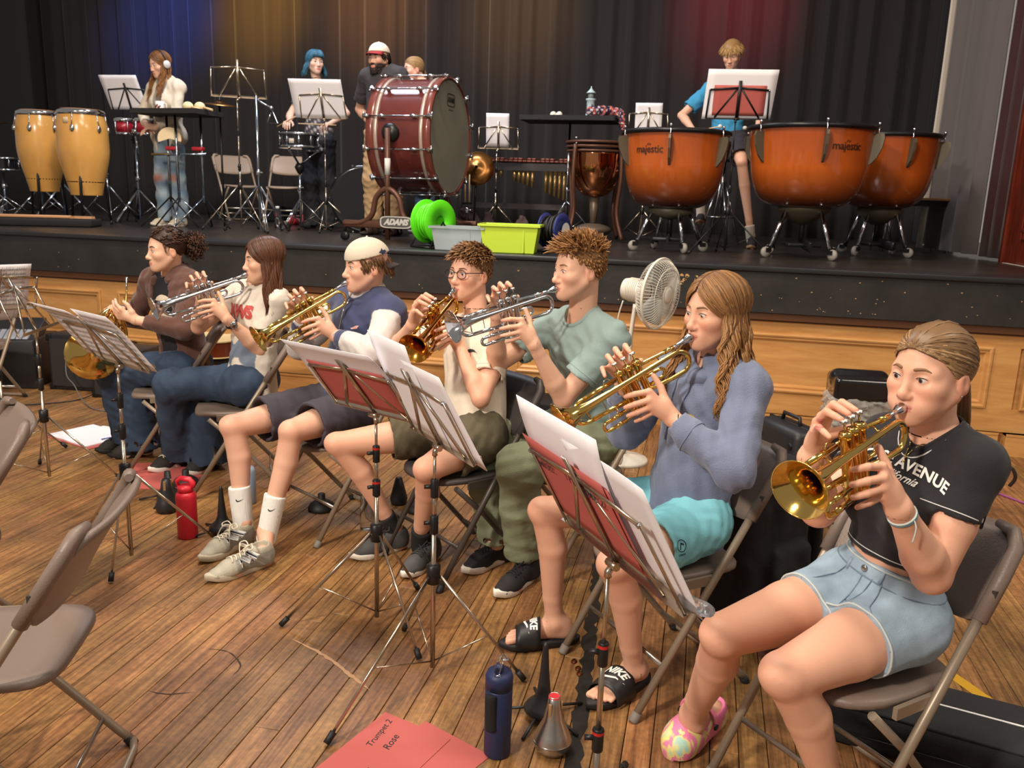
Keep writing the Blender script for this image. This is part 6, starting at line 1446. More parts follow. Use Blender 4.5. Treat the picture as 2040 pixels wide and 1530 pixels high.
def bearded_man():
 o = standing(-3.04, 7.66, -100, 1.80, .170, stance=.11); P = o['P']
 o.update(LOW, skin=(214, 168, 142), skin_k='i', hs=1.04, hy=-104, hp=4, neck_r=.056, build=1.02, chest=.150, waist=.138, brow=(40, 30, 26), beard=srgb(44, 32, 28), nose=1.2, brow_t=1.6, arm_b=1.12, label='bearded man in a cream cap, dark tee and tan trousers standing behind the bass drum', M=mouth_at((-3.07, 7.62, 2.755), -104, 4, 1.02))
 o['wR'] = P(-.07, -.20, 1.02); o['eR'] = P(-.10, -.32, 1.14); o['wL'] = P(.02, .22, .98); o['eL'] = P(-.06, .30, 1.16)
 o['handR'] = hand_free(o['wR'], (.7, .3, -.25), (.3, .8, 0), -1, .6); o['handL'] = hand_free(o['wL'], (0, 0, -1), (-1, 0, 0), 1, .4)
 p = person(o); c = ball_cap(p, mat('pale_cap_cloth', (222, 208, 190), .9), 1, mat('red_visor', (150, 40, 44), .8)); nape_hair(p, hair_mat('darkhair', (30, 22, 20), (60, 44, 38)), 5)
 H = p['H']; h = Hair(); r = random.Random(6)
 for i in range(260):
  a = r.uniform(-1.5, 1.5); y = .056*math.sin(a); x = .030+.060*math.cos(a); z = r.uniform(-.118, -.062) if abs(a) < .5 and False else r.uniform(-.115, -.055)-.0*abs(a)
  if abs(y) < .024 and z > -.088: z = r.uniform(-.12, -.09)
  c0 = A3((x, y, z)); h.lock([H(c0+A3((.006*k*.5, y*.02*k, -.0065*k))) for k in range(4)], .004, r.uniform(0, .6), 4, .4)
 h.build(hair_mat('beard', (36, 26, 23), (66, 48, 40)), p['root'], p['base'], 'beard')
 top_garment(p, 'dark_tee', mat('charcoal_tee_cloth', (58, 54, 57), .9), g=.030, skirt=.02, sleeve=.75, crop=-.13, sl=(.072, .080), wr=(.004, 46), vx=.009, seed=7)
 bottom_garment(p, 'tan_trousers', mat('tan_cotton', (178, 146, 108), .9), kind='long', g=.004, r=(.108, .092), flare=(.088, .086), hemz=.14, wr=(.005, 44), seed=8, vx=.009, waist=.0)
 for q, s2 in (('R', 1), ('L', -1)):
  t, h2 = A3(o['feet'][q][0]), A3(o['feet'][q][1]); f = unit(t-h2); hh = h2-f*.01
  o2 = shoe(p['root'], p['base'], hh+f*.29, hh, A3(o[q+'a']), dict(kind='slide', side=s2, L=.29, upper=mat('brown_sandal_strap', (58, 40, 34), .6), sole=mat('sandal_sole', (40, 30, 28), .7)), 'sandal')
bearded_man()
def drum_girl():
 o = standing(-2.80, 8.30, -120, 1.64, .155); P = o['P']
 o.update(LOW, skin=(226, 176, 152), skin_k='j', hs=.97, hy=-140, hp=4, neck_r=.043, build=.93, brow=(140, 108, 76), label='girl with tied back fair hair peeping over the big bass drum', M=mouth_at((-2.94, 8.20, 2.745), -140, 4, .97))
 o['wR'] = A3((-2.78, 8.00, 2.60)); o['wL'] = A3((-2.30, 7.78, 2.26)); o['eR'] = reach(o['shR'], o['wR'], .27, .24, (-.6, .3, -.9)); o['eL'] = reach(o['shL'], o['wL'], .27, .25, (.7, .3, -.6))
 o['handR'] = hand_free(o['wR'], (.25, -.75, .15), (0, 0, -1), -1, .5); o['handL'] = hand_free(o['wL'], (-.1, -.8, .1), (-.8, 0, -.2), 1, .6)
 p = person(o); hair_pony(p, hair_mat('fairhair', (112, 84, 56), (190, 154, 108), .4), 7, tail=.12)
 top_garment(p, 'pale_tee', mat('pale_tee_cloth', (196, 190, 184), .9), g=.020, skirt=.016, sleeve=.6, crop=-.12, sl=(.056, .060), wr=(.004, 46), vx=.009)
 bottom_garment(p, 'blue_jeans', mat('mid_denim', (96, 114, 136), .9), kind='long', g=.002, r=(.092, .078), flare=(.074, .080), hemz=.05, wr=(.004, 46), vx=.009, waist=.0)
 for q, s2 in (('R', 1), ('L', -1)): sneaker(p, q, s2, L=.25, upper=mat('cream_trainer', (214, 200, 176), .7), sole=M_solew, sole_h=.026, vx=.008)
drum_girl()
def timpani_boy():
 z = STAGE_Z; x, y = .10, 8.55; a = R(-96); f = A3((math.cos(a), math.sin(a), 0)); l = A3((-f[1], f[0], 0)); P = lambda fo, le, zz: A3((x, y, z))+f*fo+l*le+A3((0, 0, zz))
 o = dict(Lh=P(0, .10, .70), Rh=P(0, -.10, .70), Lk=P(.36, .19, .60), Rk=P(.34, -.20, .60), La=P(.30, .33, .11), Ra=P(.26, -.15, .30), neck=P(.06, -.02, 1.235), shL=P(.07, .165, 1.185), shR=P(.07, -.205, 1.185), z0=z)
 o['feet'] = {'L': (P(.52, .36, .0), P(.25, .34, .0)), 'R': (P(.44, -.15, .21), P(.18, -.15, .21))}
 o.update(LOW, skin=(226, 176, 148), skin_k='k', hs=1.0, hy=-100, hp=26, gaze=(1, 0, -.5), eye_open=.003, neck_r=.047, brow=(150, 116, 76), label='fair haired boy in a blue tee sitting behind the big kettledrums', M=mouth_at((.075, 8.42, 2.615+.31), -100, 26, 1.0))
 o['M'] = mouth_at((.085, 8.44, 2.905), -100, 26, 1.0)
 o['neck'] = A3((.09, 8.52, 2.68)); o['shL'] = A3((.27, 8.50, 2.61)); o['shR'] = A3((-.09, 8.53, 2.61))
 o['Lh'][2] = o['Rh'][2] = z+.98; o['Lk'][2] = 1.93; o['Rk'][2] = 1.93
 o['wR'] = A3((-.20, 8.18, 2.20)); o['eR'] = A3((-.33, 8.44, 2.36)); o['wL'] = A3((.36, 8.14, 2.22)); o['eL'] = A3((.40, 8.38, 2.38))
 o['handR'] = hand_free(o['wR'], (.35, -.8, -.2), (0, 0, -1), -1, .8); o['handL'] = hand_free(o['wL'], (-.2, -.8, -.1), (0, 0, -1), 1, .8)
 p = person(o); hair_short(p, hair_mat('blond', (122, 88, 50), (206, 164, 104), .4), 17, 'bowl', 520)
 top_garment(p, 'blue_tee', mat('blue_tee_cloth', (62, 146, 190), .9), g=.020, sleeve=.72, crop=-.05, sl=(.064, .074), wr=(.004, 46), vx=.009)
 bottom_garment(p, 'dark_shorts', mat('dark_shorts_cloth', (50, 46, 52), .9), frac=.82, r=(.110, .098), g=.02, wr=(.004, 46), vx=.009)
 for q, s2 in (('L', -1), ('R', 1)): sock(p, q, .10, mat('cream_sock', (214, 202, 186), .9)); sneaker(p, q, s2, L=.27, upper=mat('black_canvas', (44, 40, 38), .8), sole=mat('gum_sole', (170, 132, 100), .7), sole_h=.026, vx=.008)
 for (q, d, lb) in (('L', (-.35, -.75, -.02), 'felt headed timpani mallet in the left hand of the boy in the blue tee'), ('R', (.75, -.5, .12), 'felt headed timpani mallet in the right hand of the boy in the blue tee')):
  d = unit(d); a0 = o['w'+q]+A3((0, -.085, -.015))-d*.08; b0 = a0+d*.36; mb = MB(); mb.tube([a0, b0], [.006, .005], 8); m = tag(mb.build('mallet', mat('drumstick_wood', (226, 190, 140), .5)), lb, 'mallet')
  mb = MB(); mb.ball(tuple(b0), .020, 10, sc=(1, 1, .9)); mb.build('felt_head', mat('white_felt', (226, 220, 210), .95), m)
 mb = MB()
 st = empty('drum_stool', (x, y+.03, z)); tag(st, 'tall black round stool under the boy at the kettledrums', 'stool')
 mb = MB(); mb.lathe([(.001, .80), (.165, .80), (.175, .815), (.17, .855), (.001, .862)], 24); mb.build('seat', mat('black_vinyl', (30, 29, 30), .5), st)
 mb = MB(); mb.lathe([(.020, .30), (.020, .80)], 12); mb.build('post', M_steel, st)
 for k in range(4): an = k*PI/2+.4; mb = MB(); mb.tube([(.03*math.cos(an), .03*math.sin(an), .60), (.22*math.cos(an), .22*math.sin(an), .012)], .011, 8); mb.build('leg', M_steel, st)
 mb = MB(); mb.tube([(.145*math.cos(q), .145*math.sin(q), .27) for q in np.linspace(0, 2*PI, 25)[:-1]], .008, 8, closed=True); mb.build('foot_ring', M_steel, st)
timpani_boy()
# ================================================================== CHAIRS
M_plastic = mat('taupe_chair_plastic', (122, 106, 96), .42, bump=.12, bscale=220)
M_tubep = mat('taupe_chair_tube', (150, 134, 116), .38, .35)
M_tubec = mat('worn_chrome_tube', (176, 168, 158), .25, .85)
M_plastic_d = mat('dark_chair_plastic', (66, 60, 58), .45); M_tube_d = mat('dark_chair_tube', (84, 76, 70), .4, .4)
def make_chair(label, x, y, deg, z=0, dark=False, group=None, bright=False):
 """steel folding chair; local +x is the way the sitter faces, local y to the sitter's left"""
 pl, tb = (M_plastic_d, M_tube_d) if dark else (M_plastic, M_tubep)
 if bright: pl = mat('pale_taupe_plastic', (168, 146, 126), .45); tb = mat('pale_taupe_tube', (176, 156, 134), .35, .3)
 c = empty('folding_chair', (x, y, z), R(deg)); tag(c, label, 'chair', group)
 mb = MB()                                                      # seat: rounded front, dished
 def outline(k, n=36):
  pts = []
  for i in range(n):
   a = 2*PI*i/n; ca, sa = math.cos(a), math.sin(a); e = .42 if ca < 0 else .62
   pts.append((.005+.198*k*math.copysign(abs(ca)**e, ca), .198*k*math.copysign(abs(sa)**e, sa)*(1-.06*(ca > 0)*ca)))
  return pts
 vs, fs = [], []; n = 36
 lv = [(.90, .412), (1, .420), (1.0, .432), (.965, .440), (.80, .436), (.4, .432), (.02, .431)]
 for k, zz in lv:
  for (px, py) in outline(k): vs.append((px, py, zz-(.012*max(0, (px-.10)/.1)**2 if px > .10 else 0)))
 for q in range(len(lv)-1):
  for i in range(n): fs.append((q*n+i, q*n+(i+1) % n, (q+1)*n+(i+1) % n, (q+1)*n+i))
 fs.append(tuple(range(n))[::-1]); fs.append(tuple(range((len(lv)-1)*n, len(lv)*n))); mb.add(vs, fs, True); mb.build('seat', pl, c)
 zt, xt = .79, -.275; fx = .235; ln = lambda zz: xt+(fx-xt)*(zt-zz)/zt
 mb = MB()                                                      # backrest: curved panel wrapped round the uprights
 def back(u, v):
  yy = (u-.5)*.470; zz = .595+.205*v; e = abs(u-.5)*2; rd = max(0, (e-.78)/.22)
  zz = zz-(.05*rd**2 if v > .5 else -.028*rd**2)*abs(v-.5)*2+(.022*(1-e**2)*(-1) if v < .5 else 0)*(1-2*v)
  return (ln(zz)-.034*(1-e**2.5)+.010*math.sin(PI*v), yy, zz)
 mb.quadgrid(back, 20, 8, True, .016); bo = mb.build('backrest', pl, c)
 for s in (-1, 1):
  w = MB(); w.tube([(ln(.60)+.0, s*.226, .600), (ln(.70), s*.228, .70), (ln(.765), s*.226, .765), (ln(.790), s*.205, .798), (ln(.80)-.004, s*.16, .803)], [.018, .0185, .0185, .017, .011], 10); w.build('edge_rim', pl, bo)
  w = MB(); w.box((ln(.665)+.012, s*.236, .665), (.010, .010, .022)); w.build('slot', mat('chair_slot', (60, 52, 46), .6), bo)
 for s in (-1, 1):
  t = MB(); t.tube([(ln(.76), s*.226, .76), (ln(.40), s*.220, .40), (ln(.02), s*.214, .02)], .0125, 10); t.build('front_leg', tb, c)
  f = MB(); f.lathe([(.0155, 0), (.0160, .004), (.0150, .032)], 10, Matrix.Translation((fx-.004, s*.214, 0)) @ Matrix.Rotation(-.5, 4, 'Y')); f.build('foot_cap', M_rubber if dark else mat('grey_foot_cap', (120, 112, 104), .6), c)
  t = MB(); t.tube([(.130, s*.180, .405), (.0, s*.184, .28), (-.205, s*.188, .045), (-.235, s*.189, .015)], .0115, 10); t.build('rear_leg', tb, c)
  f = MB(); f.lathe([(.0145, 0), (.0150, .004), (.014, .030)], 10, Matrix.Translation((-.240, s*.189, 0)) @ Matrix.Rotation(.62, 4, 'Y')); f.build('foot_cap', M_rubber, c)
  h = MB(); h.box((.02, s*.208, .415), (.14, .012, .030), rz=0); h.build('seat_hinge', tb, c)
 b = MB(); b.tube([(ln(.16), -.214, .16), (ln(.16)-.01, 0, .157), (ln(.16), .214, .16)], .0095, 8, flat=((0, 0, 1), .55)); b.build('crossbar', M_tubec if not dark else tb, c)
 b = MB(); b.tube([(-.238, -.189, .016), (-.25, -.15, .012), (-.25, .15, .012), (-.238, .189, .016)], .0105, 8); b.build('floor_bar', tb, c)
 b = MB(); b.tube([(-.165, -.188, .09), (-.165, .188, .09)], .0095, 8, flat=((0, 0, 1), .55)); b.build('crossbar', M_tubec if not dark else tb, c)
 return c
def seat_of(k, fwd=.085, deg=None):
 o = JOINTS[k]; h = (A3(o['Lh'])+A3(o['Rh']))/2; kn = (A3(o['Lk'])+A3(o['Rk']))/2; f = kn-h; f[2] = 0; f = unit(f) if deg is None else A3((math.cos(R(deg)), math.sin(R(deg)), 0)); c = h+f*fwd
 return c[0], c[1], math.degrees(math.atan2(f[1], f[0]))
for k, lb, dk, dg in (('P7', 'taupe folding chair under the girl in the black crop tee', 0, -138), ('P6', 'taupe folding chair under the girl in the blue-grey hoodie', 0, -140), ('P5', 'taupe folding chair under the boy in the sage green tee', 0, -136), ('P4', 'dark brown folding chair under the boy with glasses', 1, -128),
     ('P3', 'taupe folding chair under the boy in the backwards cap', 0, -122), ('P2', 'taupe folding chair under the girl in the printed cream tee', 0, -150), ('P1', 'taupe folding chair under the french horn player', 0, -150)):
 make_chair(lb, *seat_of(k, deg=dg)[:2], dg, 0, dk)
make_chair('empty taupe folding chair in the near left corner, seen from its side', -1.62, 1.53, -158)
make_chair('empty taupe folding chair behind the near left one, cut off by the left edge', -2.36, 2.02, -130)
make_chair('empty taupe folding chair by the far left music stands', -4.95, 4.75, -80)
make_chair('pale folding chair turned sideways on the stage behind the triangle stand', -5.72, 9.60, -40, STAGE_Z, False, None, True)
make_chair('pale folding chair facing the hall beside the snare drum on the stage', -4.95, 9.35, -78, STAGE_Z, False, None, True)
# ================================================================== MUSIC STANDS
M_stand = mat('nickel_stand', (190, 176, 158), .22, .95); M_standb = mat('black_stand', (38, 36, 36), .4, .3); M_clamp = mat('clamp_plastic', (24, 23, 24), .4)
def make_stand(label, base, c, yaw, tilt, legrot=0, w=.45, s=.28, m=None, spread=.30, hub=.36, red=False, h2=None, brace=True, legs=None):
 """folding wire music stand; yaw is the way its desk faces, c the middle of the desk's ledge"""
 m = m or M_stand; r0 = empty('music_stand', base); tag(r0, label, 'music stand')
 B = A3(base); c = A3(c)-B; ya, ti = R(yaw), R(tilt); n = A3((math.cos(ya), math.sin(ya), 0)); d = A3((math.sin(ya), -math.cos(ya), 0)); up = A3((0, 0, 1))*math.cos(ti)-n*math.sin(ti); nf = np.cross(up, d); nf = nf if nf @ n > 0 else -nf
 P = lambda u, v, o=0: c+d*u+up*v+nf*o
 hd = c[2]-.035; hb = max(.012, hub-.30)
 px, py = (c-n*.03)[:2]*0, 0
 top = A3((0, 0, hd))
 b = MB(); b.tube([(0, 0, .03), (0, 0, hub+.18)], .0085, 10); b.tube([(0, 0, hub+.16), (0, 0, hub+.16+(hd-hub-.16)*.55)], .0070, 10); b.tube([(0, 0, hub+.16+(hd-hub-.16)*.5), top], .0052, 10); b.build('pole', m, r0)
 for z, q in ((hub+.17, 1), (hub+.16+(hd-hub-.16)*.55, .9)):
  k = MB(); k.lathe([(.013*q, -.03), (.014*q, -.028), (.014*q, .028), (.012*q, .03)], 12, Matrix.Translation((0, 0, z))); k.tube([(0, 0, z+.005), tuple(-n*.03-d*.012+A3((0, 0, z+.005)))], .007, 8); ko = k.build('clamp', M_clamp, r0)
  if red: k = MB(); k.lathe([(.0146*q, .016), (.0148*q, .024)], 12, Matrix.Translation((0, 0, z)), False, False); k.build('red_ring', mat('red_plastic', (190, 40, 36), .4), ko)
 hbm = MB(); hbm.lathe([(.012, hub-.035), (.022, hub-.03), (.023, hub+.03), (.013, hub+.036)], 12); hbm.build('leg_hub', M_clamp, r0)
 for i in range(3):
  a = legrot*PI/180+i*2*PI/3; L = legs[i] if legs else spread; u = A3((math.cos(a), math.sin(a), 0)); e = u*L+A3((0, 0, .014)); st = u*.022+A3((0, 0, hub-.005))
  lg = MB(); lg.tube([st, e], .0062, 8, flat=((0, 0, 1), .7)); lo = lg.build('leg', m, r0)
  f = MB(); f.tube([e-unit(e-st)*.03, e+unit(e-st)*.006], .0105, 10); f.build('rubber_foot', M_rubber, lo)
  if brace: g = MB(); g.tube([(0, 0, .05), st*.42+e*.58], .0028, 6); g.build('brace', m, lo)
 k = MB(); k.tube([top, top+A3((0, 0, .012)), tuple(P(0, -.004, -.012))], .009, 8); k.tube([P(-.020, -.002, -.014), P(.020, -.002, -.014)], .010, 8); k.build('tilt_head', m, r0)
 bar = lambda p, q, wd=.0105, th=.0022: MB().tube([P(*p), P(*q)], wd, 8, flat=(tuple(unit(np.cross(P(*q)-P(*p), nf))), th/wd*1.6))
 hw = w/2
 l = MB(); l.quadgrid(lambda a, b2: tuple(P(-hw+w*a, -.004*(b2 < .5), (.0, .030, .030, .030)[min(3, int(round(b2*3)))]+0) if False else P(-hw+w*a, (0, 0, .0, .012)[int(round(b2*3))], (-.008, .010, .026, .028)[int(round(b2*3))])), 1, 3, False, .0016); l.build('ledge', m, r0)
 bar((0, 0, -.004), (0, s, -.004), .0125).build('centre_strut', m, r0)
 tv = s*.74
 for sd in (-1, 1):
  bar((0, tv+.02, -.001), (sd*hw*.92, tv+.004, -.001), .0078).build('top_bar', m, r0); bar((sd*hw*.92, tv+.008, .001), (sd*hw*.97, .002, .001), .0065).build('side_bar', m, r0); bar((0, tv+.035, .003), (sd*hw*.70, .004, .003), .0070).build('diagonal_bar', m, r0)
  q = MB(); q.lathe([(.0001, .006), (.005, .005), (.006, 0), (.005, -.006), (.0001, -.007)], 10, Matrix.Translation(Vector(P(sd*hw*.92, tv+.004, 0))) @ Vector(nf).to_track_quat('Z', 'Y').to_matrix().to_4x4()); q.build('rivet', M_steel, r0)
 return lambda u, v, o=0: B+P(u, v, o)
M_paper = mat('white_paper', (236, 232, 236), .75, trans=0); M_red = mat('red_card', (184, 92, 86), .7, bump=.08, bscale=300); M_ink = mat('black_ink', (40, 38, 44), .8)
def sheet(D, u0, v0, u1, v1, o, label, m=None, name='sheet_music', cat='sheet music', curl=.0, group=None, skew=0, bulge=.0, th=.0012, ink=None, seed=0, inkside=-1):
 m = m or M_paper
 fn = lambda a, b: tuple(D(u0+(u1-u0)*a+skew*b, v0+(v1-v0)*b, o+curl*max(0, b-.55)**2*3+bulge*math.sin(PI*a)))
 mb = MB(); mb.quadgrid(fn, 8, 8, True, th); ob = mb.build(name, m); tag(ob, label, cat, group)
 if ink:
  r = random.Random(seed); mb = MB(); off = .0016
  def seg(a0, b0, a1, b1, w):
   q = [A3(fn(*t)) for t in ((a0, b0), (a1, b1))]; e = A3(fn(a0, min(1, b0+.02)))-q[0]; nn = unit(np.cross(q[1]-q[0], e)); up = unit(e)*w
   for sgn in inkside if isinstance(inkside, tuple) else (inkside,):
    k = nn*off*sgn+ (nn*th*-1 if sgn < 0 else 0); mb.add([tuple(q[0]+k), tuple(q[1]+k), tuple(q[1]+up+k), tuple(q[0]+up+k)], [(0, 1, 2, 3)])
  if ink == 'music':
   for row in range(9):
    b = .90-row*.098
    for ln in range(5): seg(.07, b-ln*.009, .93, b-ln*.009, .0007)
    for k in range(26):
     if r.random() < .75: a = .09+.82*k/26+r.uniform(0, .01); bb = b-r.uniform(-.01, .045); seg(a, bb, a+.012, bb, .0030); seg(a+.010, bb, a+.0125, bb+.03 if bb+.03 < 1 else bb, .016)
  elif ink == 'scrawl':
   for k in range(34): a = .10+.035*(k % 17)+r.uniform(-.01, .01); b = (.84 if k < 17 else .74)+r.uniform(-.02, .02); seg(a, b, a+r.uniform(.006, .02), min(.98, b+r.uniform(-.02, .03)), .0022+r.uniform(0, .008))
  o2 = mb.build('print', M_ink, ob); o2['kind'] = 'stuff'
 return ob
def written(ob_parent, txts, D, m=None, flip=False):
 """handwriting laid on a card whose plane is D(u, v, offset)"""
 for (t, u, v, size, rot, o) in txts:
  vf, f = text_mesh(t, size, .25, .0002); c, s = math.cos(rot), math.sin(rot); mb = MB()
  pts = [(x*c-y*s, x*s+y*c) for x, y in vf]; mb.add([tuple(D(u+(-x if flip else x), v+y, o)) for x, y in pts], f); mb.build('handwriting', m or M_ink, ob_parent)
# --- the four stands in front of the band, the two at the far left, six on the stage
D = make_stand('nickel music stand with printed music in front of the jeans pair at left', (-2.25, 2.82, 0), (-2.248, 2.841, .848), 64, 37, -75, .46, .26, hub=.40, legs=(.20, .36, .34))
sheet(D, -.30, .0, .015, .31, .004, 'loose printed music sheets drooping over the left music stand', curl=-.05, ink='music', seed=2, inkside=(-1, 1)); sheet(D, -.01, .0, .27, .30, .007, 'right-hand printed music sheet on the left music stand', curl=-.02, skew=.02, ink='music', seed=3, inkside=(-1, 1))
D = make_stand('nickel music stand holding a red folder before the boy in the cap', (-1.07, 2.62, 0), (-1.081, 2.644, .800), 66, 39, -160, .42, .27, red=True, hub=.36, legs=(.34, .30, .30))
f = sheet(D, -.20, .012, .17, .225, .004, 'red card folder on the stand before the boy in the cap', M_red, 'folder', 'folder'); sheet(D, -.24, .02, .19, .33, .010, 'white music sheets behind the red folder before the boy in the cap', curl=-.03, ink='scrawl', seed=4)
D = make_stand('nickel music stand holding white sheets before the boy with glasses', (-.77, 2.36, 0), (-.755, 2.371, .792), 43, 27, -112, .46, .28, hub=.36, legs=(.46, .30, .30))
sheet(D, -.245, .0, .06, .36, .006, 'white music sheets with show-through print before the boy with glasses', curl=.02, ink='scrawl', seed=5); sheet(D, .0, -.01, .28, .30, .010, 'second white music sheet at the right end of the stand before the boy with glasses', curl=.0, skew=-.03, ink='music', seed=6, inkside=-1)
D = make_stand('nickel music stand with red folder, nearest the camera, before the girl in the hoodie', (-.160, 1.765, 0), (-.143, 1.784, .744), 36, 29, 80, .55, .30, red=True, hub=.12, legs=(.30, .3, .3))
f = sheet(D, -.27, .022, .125, .27, .004, 'red card folder with handwriting on the nearest music stand', M_red, 'folder', 'folder'); sheet(D, -.26, .012, .135, .255, .008, 'second red card folder tucked behind the first on the nearest stand', M_red, 'folder', 'folder')
written(f, [('Trumpet 2', .01, .215, .042, -.05, -.0008), ('MUSIC', -.19, .20, .03, .1, -.0008)], D, flip=False)
sheet(D, -.30, .0, .10, .37, .013, 'large white sheet standing up behind the red folder on the nearest stand', curl=.03, skew=.04, ink='scrawl', seed=8); sheet(D, -.04, -.012, .30, .32, .018, 'white sheet hanging over the right end of the nearest stand', curl=.0, bulge=.006)
mb = MB(); mb.tube([D(.235, .004, .02), D(.30, .01, .03), D(.325, .02, .03)], [.016, .016, .012], 10); tag(mb.build('clear_sleeve', mat('clear_film', (220, 224, 230), .1, trans=.9)), 'clear plastic sleeve poking out at the right end of the nearest stand', 'sleeve')
D = make_stand('empty nickel music stand at the far left with its desk turned right', (-3.29, 3.54, 0), (-3.274, 3.539, .807), 20, 23, 20, .44, .29, hub=.36, legs=(.36, .33, .33))
D = make_stand('music stand half cut off by the left edge holding a white sheet', (-3.86, 3.86, 0), (-3.85, 3.87, .84), 150, 30, 40, .42, .28, hub=.30)
sheet(D, -.18, .0, .16, .30, .006, 'white sheet on the music stand cut off by the left edge', ink='music', seed=9, inkside=(-1, 1))
Z = STAGE_Z
D = make_stand('black music stand with white sheets above the bongos', (-6.10, 8.15, Z), (-6.11, 8.17, 2.335), 92, 22, 30, .46, .28, M_standb, hub=.36)
sheet(D, -.25, .0, .19, .36, .005, 'white music sheets on the black stand above the bongos', skew=-.03); 
D = make_stand('empty silver music stand beside the triangle', (-4.34, 7.30, Z), (-4.33, 7.32, 2.37), 118, 20, 95, .50, .34, hub=.42, spread=.36)
D = make_stand('nickel music stand with white sheets in front of the blue-haired drummer', (-3.68, 7.75, Z), (-3.695, 7.77, 2.235), 98, 24, 45, .46, .29, hub=.30, spread=.36)
sheet(D, -.28, .0, .23, .37, .005, 'white music sheets hiding the blue-haired drummer\'s chest', skew=-.02)
D = make_stand('small nickel music stand behind the marimba holding one white page', (-2.24, 8.85, Z), (-2.23, 8.87, 2.045), 100, 12, 30, .44, .28, hub=.30)
sheet(D, -.13, .02, .11, .36, .004, 'single ruled white page on the stand behind the xylophone', ink='music', seed=10)
D = make_stand('black music stand with red folder among the big kettledrums', (.14, 6.95, Z), (.145, 6.97, 2.20), 95, 18, 100, .48, .28, M_standb, hub=.34, spread=.36)
f = sheet(D, -.19, .02, .20, .245, .004, 'red card folder on the black stand among the kettledrums', M_red, 'folder', 'folder'); sheet(D, -.265, -.012, .255, .36, .009, 'large white sheet behind the red folder among the kettledrums', skew=.02)
D = make_stand('small nickel music stand with a white card behind the left kettledrum', (-.66, 8.60, Z), (-.655, 8.62, 2.19), 92, 10, 30, .40, .26, hub=.30)
sheet(D, -.13, .03, .13, .30, .004, 'blank white card on the stand behind the left kettledrum')
# ================================================================== PERCUSSION
M_chrome = mat('chrome_hardware', (196, 200, 206), .12, 1); M_bluech = mat('blue_lit_chrome', (176, 190, 206), .14, 1); M_blkm = mat('black_hardware', (30, 30, 32), .35, .3)  # the bluish chrome has blue stage light put into its base colour
def drum_mat(name, top, mid, bot, z0, z1, rough=.16, wood=True):
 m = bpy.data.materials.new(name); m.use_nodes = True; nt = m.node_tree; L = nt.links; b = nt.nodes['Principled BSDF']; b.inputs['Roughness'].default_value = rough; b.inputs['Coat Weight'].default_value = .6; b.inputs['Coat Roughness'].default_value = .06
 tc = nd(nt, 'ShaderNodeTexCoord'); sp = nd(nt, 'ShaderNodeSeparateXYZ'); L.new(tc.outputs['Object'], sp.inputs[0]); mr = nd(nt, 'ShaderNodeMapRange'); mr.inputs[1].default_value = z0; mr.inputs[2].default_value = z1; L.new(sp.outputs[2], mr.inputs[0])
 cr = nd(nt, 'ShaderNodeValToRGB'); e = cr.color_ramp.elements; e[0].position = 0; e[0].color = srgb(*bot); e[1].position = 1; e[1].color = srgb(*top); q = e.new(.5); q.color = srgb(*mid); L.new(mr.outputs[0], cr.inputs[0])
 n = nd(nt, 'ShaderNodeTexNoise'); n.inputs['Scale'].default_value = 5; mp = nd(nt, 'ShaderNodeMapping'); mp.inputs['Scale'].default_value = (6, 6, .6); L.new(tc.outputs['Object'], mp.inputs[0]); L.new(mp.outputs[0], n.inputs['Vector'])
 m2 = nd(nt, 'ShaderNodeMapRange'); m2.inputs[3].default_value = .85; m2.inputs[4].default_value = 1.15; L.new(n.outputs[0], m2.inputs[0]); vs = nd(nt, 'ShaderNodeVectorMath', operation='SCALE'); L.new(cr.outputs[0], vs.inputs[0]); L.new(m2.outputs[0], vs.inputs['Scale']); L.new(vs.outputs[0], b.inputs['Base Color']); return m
M_timp = drum_mat('graded_fibreglass', (150, 66, 22), (182, 88, 30), (66, 26, 12), .36, 1.0)  # amber bowl colour, lightest at mid height and darkest at the bottom
M_head = mat('drum_head', (226, 220, 208), .5, trans=0); M_timplug = mat('timpani_bracket', (96, 88, 72), .5, .4)
